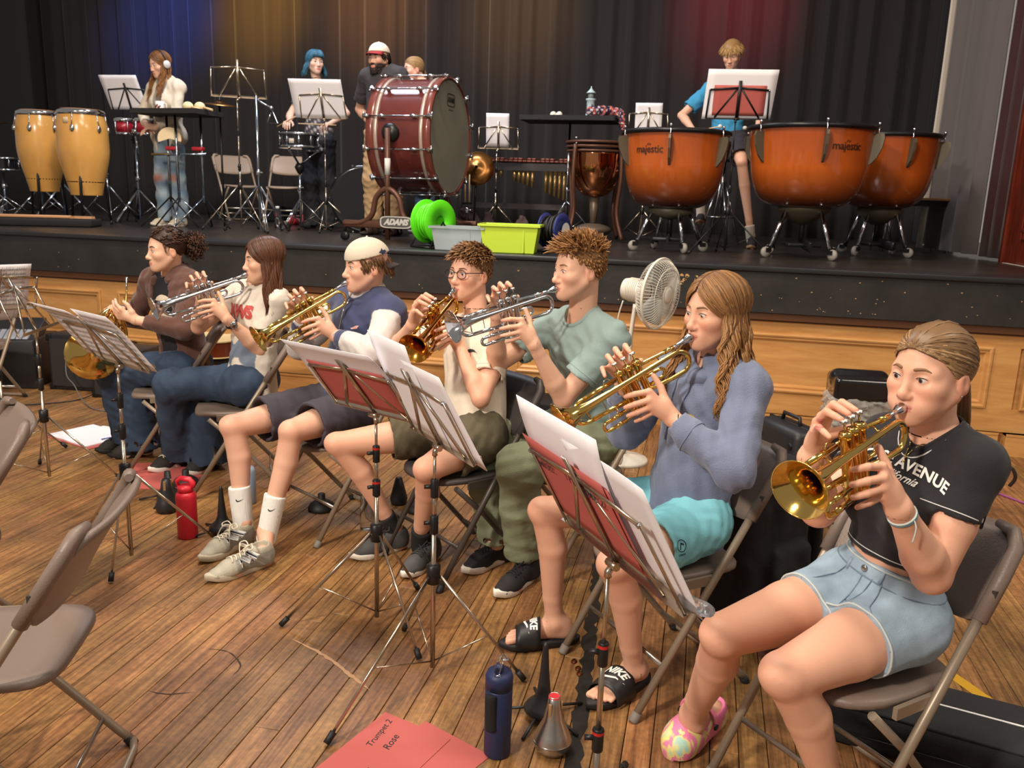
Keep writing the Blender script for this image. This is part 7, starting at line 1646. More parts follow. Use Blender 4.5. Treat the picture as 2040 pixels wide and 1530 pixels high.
def timpani(label, x, y, R0, H, rot=0, name_at=None, lug=0, depth=.60):
 r0 = empty('kettledrum', (x, y, Z), R(rot)); tag(r0, label, 'timpani')
 zb = H-depth; pr = [(R0*.30, zb+.0), (R0*.52, zb+.012), (R0*.70, zb+.055), (R0*.82, zb+.13), (R0*.895, zb+.24), (R0*.94, zb+.38), (R0*.965, zb+.50), (R0*.975, H-.012)]
 pr = [tuple(q)[:2] for q in [(p.x, p.z) for p in spline([(a, 0, b) for a, b in pr], 5)]]
 b = MB(); b.lathe(pr, 56); bowl = b.build('bowl', M_timp, r0)
 b = MB(); b.lathe([(R0*.985, H-.03), (R0*1.03, H-.026), (R0*1.035, H-.004), (R0*1.0, H+.006), (R0*.975, H+.004)], 56); b.build('hoop', M_blkm, r0)
 b = MB(); b.lathe([(.0001, H+.004), (R0*.97, H+.004), (R0*.985, H-.002)], 48); b.build('drumhead', M_head, r0)
 for i in range(6):
  a = i*PI/3+R(lug-rot); T = Matrix.Rotation(a, 4, 'Z')
  l = MB(); n = 9; o = [(.0, -.02), (.085, -.02), (.095, -.05), (.088, -.12), (.065, -.19), (.03, -.235), (.0, -.25)]
  vs = [Vector((R0*.965+p[0]*.85-.03*(-p[1]/.25)**2, y2, H-.03+p[1])) for y2 in (-.009, .009) for p in o]; k = len(o)
  l.add(vs, [tuple(range(k)), tuple(range(k, 2*k))[::-1]]+[(j, j+k, (j+1) % k+k, (j+1) % k) for j in range(k)], False, T); l.build('bracket', M_timplug, r0)
  l = MB(); l.tube([(R0*1.03, 0, H-.11), (R0*1.03, 0, H+.028)], .006, 8, M=T); l.lathe([(.011, -.012), (.011, .012), (.007, .016)], 8, T @ Matrix.Translation((R0*1.03, 0, H+.016))); l.build('tension_rod', M_chrome, r0)
 b = MB(); b.lathe([(.05, .26), (.19, zb-.03), (R0*.42, zb-.01), (R0*.42, zb+.014)], 24); b.build('base_ring', M_timplug, r0)
 for i in range(4):
  a = i*PI/2+.45; c, s = math.cos(a), math.sin(a); l = MB(); p0 = (R0*.36*c, R0*.36*s, zb-.005); p1 = (R0*.66*c, R0*.66*s, .075); l.tube([p0, p1], .017, 10); lo = l.build('leg', M_chrome, r0)
  w = MB(); w.tube([p1, (p1[0]*1.05, p1[1]*1.05, .055)], .022, 8); w.box((p1[0]*1.06, p1[1]*1.06, .06), (.05, .05, .03), rz=a); w.build('caster_fork', M_blkm, lo)
  w = MB(); w.lathe([(.012, -.015), (.040, -.014), (.042, 0), (.040, .014), (.012, .015)], 18, Matrix.Translation((p1[0]*1.10, p1[1]*1.10, .042)) @ Matrix.Rotation(a+PI/2, 4, 'Z') @ Matrix.Rotation(PI/2, 4, 'Y')); w.build('caster_wheel', mat('grey_wheel', (150, 144, 136), .5), lo)
 b = MB(); b.tube([(.0, 0, zb), (0, 0, .12)], .022, 10); b.box((.0, -.02, .10), (.26, .18, .03), bev=.008); b.tube([(.0, -.05, .115), (.0, -.26, .09)], .04, 8, flat=((0, 0, 1), .3)); b.build('pedal', M_blkm, r0)
 if name_at is not None:
  a = R(name_at-rot)
  for t, sz, dz, sh, bd in (('majestic', .078, -.155, .0, .0006), ('the', .030, -.118, .3, 0)):
   v, f = text_mesh(t, sz, sh, bd, .95); k = R0*.957+.004; mb = MB(); mb.add([((k)*math.cos(a+p[0]/k), k*math.sin(a+p[0]/k), H+dz+p[1]) for p in v], f); mb.build('lettering', mat('lettering_black', (40, 22, 14), .5), bowl)
 return r0
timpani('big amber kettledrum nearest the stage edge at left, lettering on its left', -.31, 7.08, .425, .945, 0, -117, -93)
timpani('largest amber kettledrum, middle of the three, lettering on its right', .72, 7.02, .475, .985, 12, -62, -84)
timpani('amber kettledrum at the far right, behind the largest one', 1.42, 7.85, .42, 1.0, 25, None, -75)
M_copper = mat('polished_copper', (214, 140, 92), .10, 1, bump=.04, bscale=9); M_cframe = mat('brown_iron_frame', (92, 60, 46), .4, .3)
def copper_timp():
 r0 = empty('kettledrum', (-1.10, 8.25, Z)); tag(r0, 'polished copper kettledrum in a brown iron frame left of the amber ones', 'timpani'); R0, H = .275, .925
 b = MB(); pr = [(R0*.05, .42), (R0*.35, .435), (R0*.62, .49), (R0*.84, .59), (R0*.94, .70), (R0*.96, .84)]; b.lathe([(p.x, p.z) for p in spline([(a, 0, c) for a, c in pr], 5)], 40); b.build('bowl', M_copper, r0)
 for z, k in ((.925, 1.06), (.885, 1.03), (.845, 1.0)): b = MB(); b.tube([(R0*k*math.cos(a), R0*k*math.sin(a), z) for a in np.linspace(0, 2*PI, 41)[:-1]], .014, 8, closed=True); b.build('hoop', M_cframe, r0)
 b = MB(); b.lathe([(.0001, .935), (R0*1.02, .935)], 32); b.build('drumhead', M_head, r0)
 for i in range(4):
  a = i*PI/2+PI/4+.2; c, s = math.cos(a), math.sin(a); l = MB(); l.tube(nspline([(R0*1.10*c, R0*1.10*s, .90), (R0*1.16*c, R0*1.16*s, .60), (R0*1.05*c, R0*1.05*s, .28), (R0*1.35*c, R0*1.35*s, .03)], 5), .020, 8); l.build('frame_leg', M_cframe, r0)
  l = MB(); l.tube([(R0*1.07*c, R0*1.07*s, .84), (R0*1.07*c, R0*1.07*s, .96)], .008, 6); l.lathe([(.013, -.01), (.013, .01)], 8, Matrix.Translation((R0*1.07*c, R0*1.07*s, .955))); l.build('tension_rod', M_chrome, r0)
 b = MB(); b.lathe([(.03, .16), (.05, .42)], 12); b.ball((0, 0, .11), .14, 16, sc=(1.3, 1.3, .45)); b.build('pedal_base', mat('bronze_base', (110, 96, 82), .45, .4), r0)
copper_timp()
def bass_drum():
 M_bd = mat('mahogany_shell', (92, 38, 34), .28, coat=.5, bump=.03, bscale=30, var=.2, vscale=6, stretch=None); M_hoopw = mat('mahogany_hoop', (112, 54, 44), .3, coat=.4)
 r0 = empty('bass_drum', (-2.47, 7.08, Z), R(-4)); tag(r0, 'large mahogany concert bass drum turned sideways on a brown stand', 'drum'); zc = .875; RR = .475; X = Matrix.Translation((0, 0, zc)) @ Matrix.Rotation(PI/2, 4, 'Y'); hw = .27
 b = MB(); b.lathe([(RR*.985, -hw), (RR*.985, hw)], 64, X, False, False); b.build('shell', M_bd, r0)
 for s in (-1, 1):
  b = MB(); b.lathe([(RR*1.0, s*(hw-.055)), (RR*1.02, s*(hw-.05)), (RR*1.02, s*(hw+.012)), (RR*.985, s*(hw+.014)), (RR*.985, s*(hw-.055))], 64, X); b.build('hoop', M_hoopw, r0)
  b = MB(); b.lathe([(RR*.99, s*(hw-.085)), (RR*1.012, s*(hw-.083)), (RR*1.012, s*(hw-.055)), (RR*.99, s*(hw-.055))], 64, X); b.build('metal_band', mat('pale_band', (196, 176, 162), .3, .5), r0)
  b = MB(); b.lathe([(.0001, s*(hw+.002)), (RR*.97, s*(hw+.002))], 56, X, False, False); hd = b.build('drumhead', mat('grey_drumhead', (140, 138, 122), .55, bump=.1, bscale=10, var=.12, vscale=3), r0)
 mb = MB(); v, f = text_mesh('ADAMS', .058, .1, .003); yy = .0; zz = zc+.30
 k = MATS.get('badge') or mat('badge_black', (30, 30, 26), .6); xo = hw+.0045
 mb.add([(xo, yy+p[0]*.72, zz+p[1]) for p in v], f)
 o1 = [(.088*math.copysign(abs(math.cos(t))**.35, math.cos(t)), .052*math.copysign(abs(math.sin(t))**.35, math.sin(t))) for t in np.linspace(0, 6.283, 41)[:-1]]; nn = len(o1)
 for k1, k2, dz in ((1.0, .90, 0),): mb.add([(xo, yy+p[0]*k1, zz+p[1]*k1+dz) for p in o1]+[(xo, yy+p[0]*k2, zz+p[1]*k2*.96+dz) for p in o1], [(i, (i+1) % nn, nn+(i+1) % nn, nn+i) for i in range(nn)])
 mb.add([(xo, yy-.05, zz-.082), (xo, yy+.05, zz-.082), (xo, yy+.05, zz-.076), (xo, yy-.05, zz-.076)], [(0, 1, 2, 3)]); mb.build('maker_badge', k, hd)
 for i in range(12):
  a = 2*PI*i/12+PI/12; T = Matrix.Translation((0, 0, zc)) @ Matrix.Rotation(a, 4, 'X'); l = MB(); l.tube([(-hw-.03, 0, RR*1.055), (hw+.03, 0, RR*1.055)], .0065, 8, M=T); l.build('tension_rod', M_chrome, r0)
  for s in (-1, 1):
   l = MB(); l.tube([(s*(hw-.02), 0, RR*1.05), (s*(hw+.035), 0, RR*1.05)], .015, 8, M=T); l.tube([(s*(hw+.03), -.03, RR*1.05), (s*(hw+.03), .03, RR*1.05)], .008, 8, M=T); l.box((s*(hw+.012), 0, RR*1.03), (.016, .024, .06), M=T); l.build('claw_hook', M_chrome, r0)
   l = MB(); l.lathe([(.010, -.03), (.015, 0), (.010, .03)], 10, T @ Matrix.Translation((s*hw*.52, 0, RR*1.05)) @ Matrix.Rotation(PI/2, 4, 'Y')); l.box((s*hw*.52, 0, RR*1.015), (.024, .02, .04), M=T); l.build('lug', M_chrome, r0)
 fy = -RR-.05
 b = MB(); b.lathe([(.062, 0), (.075, .012), (.070, .035), (.030, .05), (.0001, .052)], 20, Matrix.Translation((-.06, -RR*.985, zc)) @ Matrix.Rotation(PI/2, 4, 'X')); b.build('swivel_boss', M_blkm, r0)
 for s, nm in ((-1, 'front'), (1, 'rear')):
  y = s*(RR+.06); b = MB(); b.tube([(-.06, y, .02), (-.06, y, zc+.03)], .022, 12); b.tube([(-.06, y, zc), (-.06, s*RR, zc)], .022, 10); b.build('upright', M_cframe, r0)
  b = MB(); b.tube(nspline([(-.46, y, .14), (-.30, y, .15), (-.20, y, .22), (-.16, y, .36), (-.06, y, .43), (.04, y, .36), (.08, y, .22), (.18, y, .15), (.34, y, .14)], 5), .024, 8); b.build('bow_frame', M_cframe, r0)
  b = MB(); b.box((-.06, y, .14), (.80, .035, .06), bev=.01); b.build('base_beam', M_cframe, r0)
  for x in (-.45, .33): b = MB(); b.tube([(x, y, .14), (x, y, .075)], .014, 8); b.lathe([(.01, -.014), (.036, -.013), (.036, .013), (.01, .014)], 14, Matrix.Translation((x, y, .037)) @ Matrix.Rotation(PI/2, 4, 'X')); b.build('caster', M_blkm, r0)
 b = MB(); b.tube([(-.40, -RR-.06, .14), (-.40, RR+.06, .14)], .02, 8); b.build('cross_tube', M_cframe, r0); b = MB(); b.tube([(.28, -RR-.06, .14), (.28, RR+.06, .14)], .02, 8); b.build('cross_tube', M_cframe, r0)
 y = -RR-.06; pl = MB(); pl.prism([(.145*math.copysign(abs(math.cos(t))**.4, math.cos(t)), .050*math.copysign(abs(math.sin(t))**.5, math.sin(t))) for t in np.linspace(0, 6.283, 37)[:-1]], 0, .012, Matrix.Translation((.03, y-.022, .165)) @ Matrix.Rotation(PI/2, 4, 'X')); pb = pl.build('nameplate', mat('plate_grey', (96, 92, 90), .4, .3), r0)
 ol = [(.145*math.copysign(abs(math.cos(t))**.4, math.cos(t)), .050*math.copysign(abs(math.sin(t))**.5, math.sin(t))) for t in np.linspace(0, 6.283, 37)[:-1]]; nn = len(ol); mb = MB(); Y2 = y-.0365
 mb.add([(.03+p[0]*.97, Y2, .165+p[1]*.95) for p in ol]+[(.03+p[0]*.90, Y2, .165+p[1]*.80) for p in ol], [(i, (i+1) % nn, nn+(i+1) % nn, nn+i) for i in range(nn)]); v, f = text_mesh('ADAMS', .062, .35, .004); mb.add([(.03+p[0], Y2, .165+p[1]) for p in v], f); mb.build('plate_lettering', mat('plate_silver', (214, 210, 204), .35, .3), pb)
 b = MB(); b.lathe([(.0235, .60), (.0238, .73)], 12, Matrix.Translation((-.06, y, -.06))); b.build('sticker', mat('sticker_white', (206, 206, 200), .6), r0)
bass_drum()
def conga(label, x, y, rb, rt, h, z0):
 r0 = empty('conga', (x, y, Z)); tag(r0, label, 'drum', None); m = MATS.get('ash_shell') or mat('ash_shell', (214, 158, 82), .22, coat=.5, var=.12, vscale=4, stretch=None)
 b = MB(); pr = [(rt*.70, z0), (rt*.80, z0+h*.12), (rb*.97, z0+h*.45), (rb, z0+h*.66), (rb*.97, z0+h*.82), (rt*.97, z0+h*.985)]; b.lathe([(p.x, p.z) for p in spline([(a, 0, c) for a, c in pr], 6)], 40); b.build('shell', m, r0)
 b = MB(); b.lathe([(rt*1.0, z0+h*.93), (rt*1.06, z0+h*.945), (rt*1.07, z0+h*.975), (rt*1.0, z0+h*1.0)], 36); b.build('rim', M_chrome, r0)
 b = MB(); b.lathe([(.0001, z0+h*1.008), (rt*.9, z0+h*1.006), (rt*1.01, z0+h*.985), (rt*1.01, z0+h*.96)], 36); b.build('skin', mat('rawhide', (196, 134, 84), .5), r0)
 b = MB(); b.lathe([(rt*.835, z0+h*.155), (rt*.845, z0+h*.165), (rt*.84, z0+h*.18)], 36); b.build('hoop', M_blkm, r0)
 for i in range(6):
  a = i*PI/3-1.25; c, s = math.cos(a), math.sin(a); l = MB(); l.tube([(rt*1.05*c, rt*1.05*s, z0+h*.95), (rt*1.09*c, rt*1.09*s, z0+h*.88), (rb*1.03*c, rb*1.03*s, z0+h*.80)], .0055, 6); l.ball((rb*1.0*c, rb*1.0*s, z0+h*.775), .024, 10, sc=(.6+.4*abs(s), .6+.4*abs(c), 1.5)); l.build('tuning_lug', M_chrome, r0)
 for i in range(3):
  a = i*2*PI/3-1.15; c, s = math.cos(a), math.sin(a); l = MB(); l.tube([(rt*.83*c, rt*.83*s, z0+h*.30), (rt*.86*c, rt*.86*s, z0+h*.16), (rt*1.02*c, rt*1.02*s, .012)], [.013, .014, .011], 8); lo = l.build('leg', M_blkm, r0)
  l = MB(); l.lathe([(.014, 0), (.016, .02), (.012, .04)], 10, Matrix.Translation((rt*1.02*c, rt*1.02*s, 0))); l.build('rubber_foot', M_rubber, lo)
conga('left conga drum in pale varnished wood at the left end of the stage', -6.74, 7.55, .225, .195, .80, .30); c2 = conga('right conga drum in pale varnished wood, with a maker\'s sticker under its rim', -6.03, 7.30, .235, .205, .81, .28)
mb = MB(); mb.quadgrid(lambda u, v: (.236*.985*math.cos(-1.62+.22*u), .236*.985*math.sin(-1.62+.22*u), .28+.81*(.83+.065*v)), 5, 2, True, .002); st = mb.build('sticker', mat('sticker_cream', (206, 186, 152), .6), bpy.data.objects['conga.001'])
def tripod(parent, m, hub, spread, rot, zt, r=.012, double=True):
 b = MB(); b.tube([(0, 0, .03), (0, 0, zt)], r, 10); b.build('pole', m, parent)
 k = MB(); k.lathe([(r*1.5, -.03), (r*1.9, -.02), (r*1.9, .02), (r*1.5, .03)], 10, Matrix.Translation((0, 0, hub+.12))); k.tube([(0, 0, hub+.12), (.05, -.02, hub+.125)], .008, 6); k.build('wing_clamp', M_chrome, parent)
 for i in range(3):
  a = R(rot)+i*2*PI/3; c, s = math.cos(a), math.sin(a); e = (spread*c, spread*s, .014); l = MB()
  for o in ((-.009, .009) if double else (0,)): l.tube([(r*c-o*s, r*s+o*c, hub), (e[0]-o*s, e[1]+o*c, e[2])], .006, 6)
  lo = l.build('leg', M_chrome, parent); f = MB(); f.tube([(spread*.95*c, spread*.95*s, .024), (spread*1.03*c, spread*1.03*s, .013)], .014, 8); f.build('rubber_foot', M_rubber, lo); g = MB(); g.tube([(0, 0, .07), (spread*.5*c, spread*.5*s, hub*.52)], .005, 6); g.build('brace', M_chrome, lo)
def bongos():
 r0 = empty('bongo_drums', (-6.00, 8.05, Z)); tag(r0, 'pair of red bongo drums on a chrome tripod stand', 'drum'); mr = mat('red_shell', (156, 26, 44), .3, coat=.4)
 for i, (x, r) in enumerate(((-.125, .098), (.135, .112))):
  T = Matrix.Translation((x, 0, .915)); b = MB(); b.lathe([(r*.86, 0), (r*.95, .15)], 28, T); d = b.build('shell', mr, r0); b = MB(); b.lathe([(r*.88, -.006), (r*.92, -.004), (r*.92, .02), (r*.86, .02)], 28, T); b.build('bottom_ring', M_chrome, d)
  b = MB(); b.lathe([(r*1.0, .125), (r*1.06, .13), (r*1.06, .155), (r*.99, .165)], 28, T); b.build('rim', M_chrome, d); b = MB(); b.lathe([(.0001, .168), (r*.95, .166), (r*1.0, .155)], 28, T); b.build('skin', M_head, d)
  for k in range(5): a = k*2*PI/5-.6; l = MB(); l.tube([(r*1.07*math.cos(a), r*1.07*math.sin(a), -.02), (r*1.07*math.cos(a), r*1.07*math.sin(a), .15)], .006, 6, M=T); l.build('tension_rod', M_chrome, d)
 b = MB(); b.box((0, 0, .95), (.06, .06, .05), bev=.008); b.tube([(0, 0, .93), (.02, .02, .72)], .012, 8); b.build('mount', M_chrome, r0); tripod(r0, M_bluech, .34, .30, 15, .80)
bongos()
def snare(label, x, y, z, parent_stand=True, rot=20):
 r0 = empty('snare_drum', (x, y, Z+z)); tag(r0, label, 'drum'); b = MB(); b.lathe([(.185, .01), (.185, .135)], 40, None, False, False); s = b.build('shell', mat('black_shell', (24, 24, 28), .15, coat=.6), r0)
 for zz in (0, .122): b = MB(); b.lathe([(.186, zz), (.198, zz+.002), (.199, zz+.024), (.186, zz+.026)], 40); b.build('hoop', M_chrome, r0)
 b = MB(); b.lathe([(.0001, .140), (.184, .140)], 36, None, False, False); b.build('drumhead', M_head, r0); b = MB(); b.lathe([(.0001, .006), (.184, .006)], 36, None, False, False); b.build('drumhead', M_head, r0)
 for i in range(10): a = i*PI/5+.15; l = MB(); l.tube([(.194*math.cos(a), .194*math.sin(a), .0), (.194*math.cos(a), .194*math.sin(a), .15)], .0045, 6); l.box((.190*math.cos(a), .190*math.sin(a), .074), (.018, .018, .05), rz=a, bev=.004); l.build('lug', M_chrome, r0)
 b = MB(); a = -1.50; b.quadgrid(lambda u, v: (.1875*math.cos(a-.14+.28*u), .1875*math.sin(a-.14+.28*u), .042+.045*v), 4, 1, True, .002); b.build('badge', mat('badge_silver', (206, 196, 186), .4), r0)
 if parent_stand:
  t = empty('snare_stand', (x, y, Z)); tag(t, 'chrome snare drum stand below the black snare drum', 'stand'); tripod(t, M_bluech, .30, .30, rot, z-.14)
  for i in range(3): a = i*2*PI/3+.5; b = MB(); b.tube([(0, 0, z-.16), (.12*math.cos(a), .12*math.sin(a), z-.06), (.19*math.cos(a), .19*math.sin(a), z-.012), (.205*math.cos(a), .205*math.sin(a), z+.01)], .009, 8); b.build('basket_arm', M_chrome, t)
  b = MB(); b.lathe([(.02, z-.24), (.05, z-.18), (.03, z-.14)], 12); b.build('basket_hub', M_blkm, t)
snare('black snare drum in front of the blue-haired drummer', -4.02, 7.88, .80)
M_cym = mat('cymbal_bronze', (170, 118, 66), .28, 1, bump=.05, bscale=90)
def cymbal(label, x, y, z, r, tilt=(0, 0), stand=True, rot=0, base=None):
 r0 = empty('cymbal', (x, y, z)); r0.rotation_euler = (tilt[0], tilt[1], 0); tag(r0, label, 'cymbal'); b = MB(); b.lathe([(.006, .030), (.03, .026), (.05, .010), (r*.5, .004), (r, -.012), (r, -.0135), (r*.5, .002), (.05, .008), (.006, .026)], 44); b.build('disc', M_cym, r0); b = MB(); b.lathe([(.012, .028), (.016, .034), (.012, .05), (.004, .052), (.004, .075)], 10); b.build('felt', M_blkm, r0)
 if stand:
  s = empty('cymbal_stand', (x, y, Z)); tag(s, stand, 'stand'); tripod(s, M_bluech, .34, .34, rot, z-Z-.005)
cymbal('bronze cymbal cut off by the left edge of the photo', -7.25, 7.35, Z+.97, .24, (.06, -.05), 'chrome cymbal stand at the left edge of the stage', 40)
cymbal('small bronze cymbal behind the conga drums', -7.55, 8.4, Z+.72, .17, (.02, .02), 'chrome stand of the low cymbal behind the conga drums', 10)
snare('black snare drum low behind the conga drums at the left edge', -7.62, 7.95, .50, False)
t = empty('snare_stand', (-7.62, 7.95, Z)); tag(t, 'chrome stand of the low snare drum behind the conga drums', 'stand'); tripod(t, M_bluech, .22, .28, 60, .49)
for q, (x, y, rt) in enumerate(((-6.95, 8.05, 10), (-6.62, 8.35, 70))): t = empty('hardware_stand', (x, y, Z)); tag(t, ('chrome tripod stand behind the left conga drum', 'chrome tripod stand between the conga drums')[q], 'stand'); tripod(t, M_bluech, .38, .34, rt, .62)
def trap_table(label, x, y, z, w, d, rz, single=False):
 r0 = empty('percussion_table', (x, y, Z), R(rz)); tag(r0, label, 'table'); b = MB(); b.box((0, 0, z-.012), (w, d, .024)); b.box((0, -d/2, z), (w, .016, .045)); b.box((0, d/2, z), (w, .016, .045)); b.box((-w/2, 0, z), (.016, d, .045)); b.box((w/2, 0, z), (.016, d, .045)); b.build('tray', mat('black_carpet_tray', (40, 38, 38), .85, bump=.3, bscale=200), r0)
 if single: tripod(r0, M_chrome, .36, .34, 20, z-.02); return r0
 for i, (px, py) in enumerate(((-.13, 0), (.03, -.08), (.22, .04))):
  b = MB(); b.tube([(px, py, .25), (px, py, z-.02)], .012, 8); b.build('pole', M_bluech, r0)
  for k in range(3): a = k*2*PI/3+i; l = MB(); l.tube([(px, py, .30), (px+.30*math.cos(a), py+.30*math.sin(a), .014)], .008, 6); l.build('leg', M_bluech if (k+i) % 2 else M_blkm, r0)
 b = MB(); b.tube([(-.28, -.05, .69), (.34, -.05, .70)], .012, 8); b.build('accessory_bar', M_bluech, r0); return r0
trap_table('black carpeted percussion table with maracas and a mug beside the headphones girl', -4.98, 7.32, 1.075, .72, .42, -4)
mb = MB(); mb.lathe([(.001, .001), (.038, 0), (.041, .01), (.042, .095), (.039, .095), (.037, .01), (.001, .008)], 24); mb.tube(nspline([(.041, 0, .075), (.068, 0, .07), (.068, 0, .03), (.041, 0, .022)], 5), .005, 6); mg = mb.build('mug', mat('white_glaze', (232, 222, 212), .25), None, (-5.13, 7.27, Z+1.078)); tag(mg, 'white mug with a red print on the black percussion table', 'mug')
mb = MB(); 
for s in range(5): a = -2.1+s*.28; mb.lathe([(.0001, .0005), (.008+.003*(s % 2), .0004)], 8, Matrix.Translation((.0425*math.cos(a), .0425*math.sin(a), .05+.01*(s % 3-1))) @ Vector((math.cos(a), math.sin(a), 0)).to_track_quat('Z', 'Y').to_matrix().to_4x4())
mb.build('print', mat('red_glaze', (150, 50, 44), .4), mg)['kind'] = 'stuff'
for i, (x, y) in enumerate(((-4.80, 7.22), (-4.69, 7.24))):
 mb = MB(); mb.ball((0, 0, .045), .047, 14, sc=(1.1, 1, .95)); o = mb.build('maraca', mat('cream_maraca', (232, 214, 166), .35), None, (x, y, Z+1.079)); tag(o, ('left cream maraca on the black percussion table', 'right cream maraca on the black percussion table')[i], 'maraca'); mb = MB(); mb.tube([(.045, -.01, .038), (.16, -.05, .014)], [.012, .010], 8); mb.build('handle', mat('drumstick_wood', (226, 190, 140), .5), o)
cymbal('bronze cymbal hanging over the black percussion table', -4.72, 7.62, Z+1.19, .20, (.05, .08), False)
mb = MB(); mb.tube([(-4.72, 7.62, Z+.02), (-4.72, 7.62, Z+1.19)], .010, 8); o = tag(mb.build('cymbal_stand', M_blkm), 'black upright holding the cymbal over the percussion table', 'stand')
def tambourine():
 r0 = empty('tambourine', (-5.03, 7.25, Z+.83)); r0.rotation_euler = (1.35, .25, .4); tag(r0, 'half moon wooden tambourine hanging below the black table by the headphones girl', 'tambourine'); b = MB(); b.lathe([(.100, -.025), (.108, -.025), (.108, .025), (.100, .025), (.100, -.025)], 28, None, False, False, 0, PI*1.2); b.build('frame', mat('amber_wood', (170, 112, 56), .4), r0); b = MB(); b.lathe([(.001, .026), (.105, .026)], 28, None, False, False, 0, PI*1.2); b.build('skin', mat('pale_skin_head', (222, 200, 160), .6), r0)
tambourine()
def wood_blocks():
 for i, (x, lb) in enumerate(((-5.02, 'red plastic block mounted on the left of the bar under the percussion table'), (-4.74, 'red plastic block mounted on the right of the bar under the percussion table'))): b = MB(); b.box((0, 0, .012), (.11, .06, .035), bev=.008); b.tube([(0, 0, .0), (0, 0, -.02)], .006, 6); tag(b.build('jam_block', mat('red_block', (170, 36, 46), .4), None, (x, 7.26, Z+.735)), lb, 'block')
wood_blocks()
def triangle_stand():
 r0 = empty('triangle_stand', (-4.10, 7.22, Z)); tag(r0, 'chrome boom stand carrying a triangle, left of the snare drum', 'stand'); tripod(r0, M_bluech, .42, .34, 70, 1.22); b = MB(); b.tube([(0, 0, 1.20), (.06, 0, 1.16), (.15, 0, 1.12)], .009, 8); b.build('boom_arm', M_chrome, r0)
 b = MB(); p = [(.15, 0, 1.115), (.215, .01, .99), (.11, -.01, .985), (.145, 0, 1.10)]; b.tube([(.155, 0, 1.105), (.205, .01, .985), (.108, -.01, .985), (.146, 0, 1.08)], .0055, 8); t = b.build('triangle', M_steel, None, (-4.10, 7.22, Z)); tag(t, 'steel triangle hanging from the chrome boom stand', 'triangle'); b = MB(); b.tube([(.15, 0, 1.12), (.152, 0, 1.10)], .003, 6); b.lathe([(.014, 0), (.018, .02), (.01, .035)], 10, Matrix.Translation((.15, 0, 1.10))); b.build('hanger_clip', M_chrome, r0)
triangle_stand()
def marimba():
 r0 = empty('marimba', (-2.12, 9.25, Z)); tag(r0, 'long marimba with brown bars and brass resonators behind the bass drum', 'marimba'); fm = mat('dark_frame', (58, 52, 52), .5, .2)
 b = MB(); b.box((0, -.12, .72), (1.26, .022, .075)); b.build('front_rail', fm, r0); b = MB(); b.box((0, .34, .74), (1.26, .022, .075)); b.build('back_rail', fm, r0)
 for i in range(24):
  x = -.60+.0505*i
  l = MB(); ln = .40-.006*i; l.box((x, .10, .785), (.044, ln, .018), bev=.004); l.build('bar', mat('rosewood_bar', (150, 84, 66), .35), r0)
  if i % 7 not in (2, 6): l = MB(); l.box((x+.025, .20, .815), (.040, ln*.8, .018), bev=.004); l.build('bar', mat('rosewood_bar', (150, 84, 66), .35), r0)
  if i > 6:
   L = .05+.27*((i-6)/17)**1.2 if i % 7 not in (3, 4) else .0
   if L: l = MB(); l.lathe([(.019, .70-L), (.020, .70)], 12, Matrix.Translation((x, -.085, 0))); l.build('resonator', mat('resonator_brass', (190, 156, 96), .3, .8), r0)
 for x in (-.60, .60):
  for y in (-.1, .32): b = MB(); b.tube([(x, y, .02), (x, y, .72)], .02, 8); b.build('leg', fm, r0)
 b = MB(); b.box((0, .1, .30), (1.2, .05, .06)); b.build('stretcher', fm, r0)
marimba()
trap_table('tray table with a lighthouse model and scarf left of the kettledrums', -1.42, 8.55, 1.165, .92, .46, 0, True)
def lighthouse():
 r0 = empty('lighthouse_lantern', (-1.22, 8.52, Z+1.19)); tag(r0, 'pale blue lighthouse-shaped lantern standing on the tray table', 'lantern'); m = mat('pale_blue_tin', (176, 196, 200), .5)
 b = MB(); b.lathe([(.052, 0), (.055, .012), (.046, .02), (.040, .15), (.050, .158), (.050, .170)], 8); b.build('tower', m, r0); b = MB(); b.lathe([(.030, .17), (.030, .225)], 8); b.build('lamp_room', mat('lantern_glass', (120, 130, 134), .2), r0); b = MB(); b.lathe([(.048, .222), (.044, .23), (.012, .262), (.006, .275), (.006, .285), (.0001, .29)], 10); b.build('roof', m, r0)
 for k in range(4): a = k*PI/2+.6; w = MB(); w.quadgrid(lambda u, v: ((.0445-.004*v)*math.cos(a-.28+.56*u), (.0445-.004*v)*math.sin(a-.28+.56*u), .045+.07*v), 3, 2, True, .002); w.build('window', mat('dark_window', (52, 62, 64), .4), r0)
lighthouse()
F = Field(); rs = random.Random(4)
for i in range(26): a, b2 = rs.uniform(-.10, .16), rs.uniform(-.07, .07); F.ell((a, b2, .045+.03*rs.random()-.0012*0), (.035+.02*rs.random(), .03, .035+.015*rs.random()), None, .01)
for i in range(5): F.cone((.16+.01*i, -.02*i+.03, .05), (.20+.012*i, -.02*i+.02, -.10-.03*i), .022, .016, .01)
V, Fq = F.mesh(.008, disp=wrinkle(.008, 90, 2)); rr = np.sin(V[:, 0]*120+np.sin(V[:, 1]*70)*2)*np.sin(V[:, 2]*110); c = np.where((rr > .25)[:, None], np.array(srgb(190, 170, 176)[:3]), np.array(srgb(48, 42, 62)[:3])); c = np.where((np.sin(V[:, 0]*60+V[:, 1]*80) > .86)[:, None], np.array(srgb(196, 84, 70)[:3]), c)
o = np_obj('scarf', V, Fq, mat('scarf_cloth', (80, 70, 90), .9, attr=True), None, None, c); o.location = (-1.10, 8.50, Z+1.175); tag(o, 'crumpled dark patterned scarf on the right end of the tray table', 'scarf')
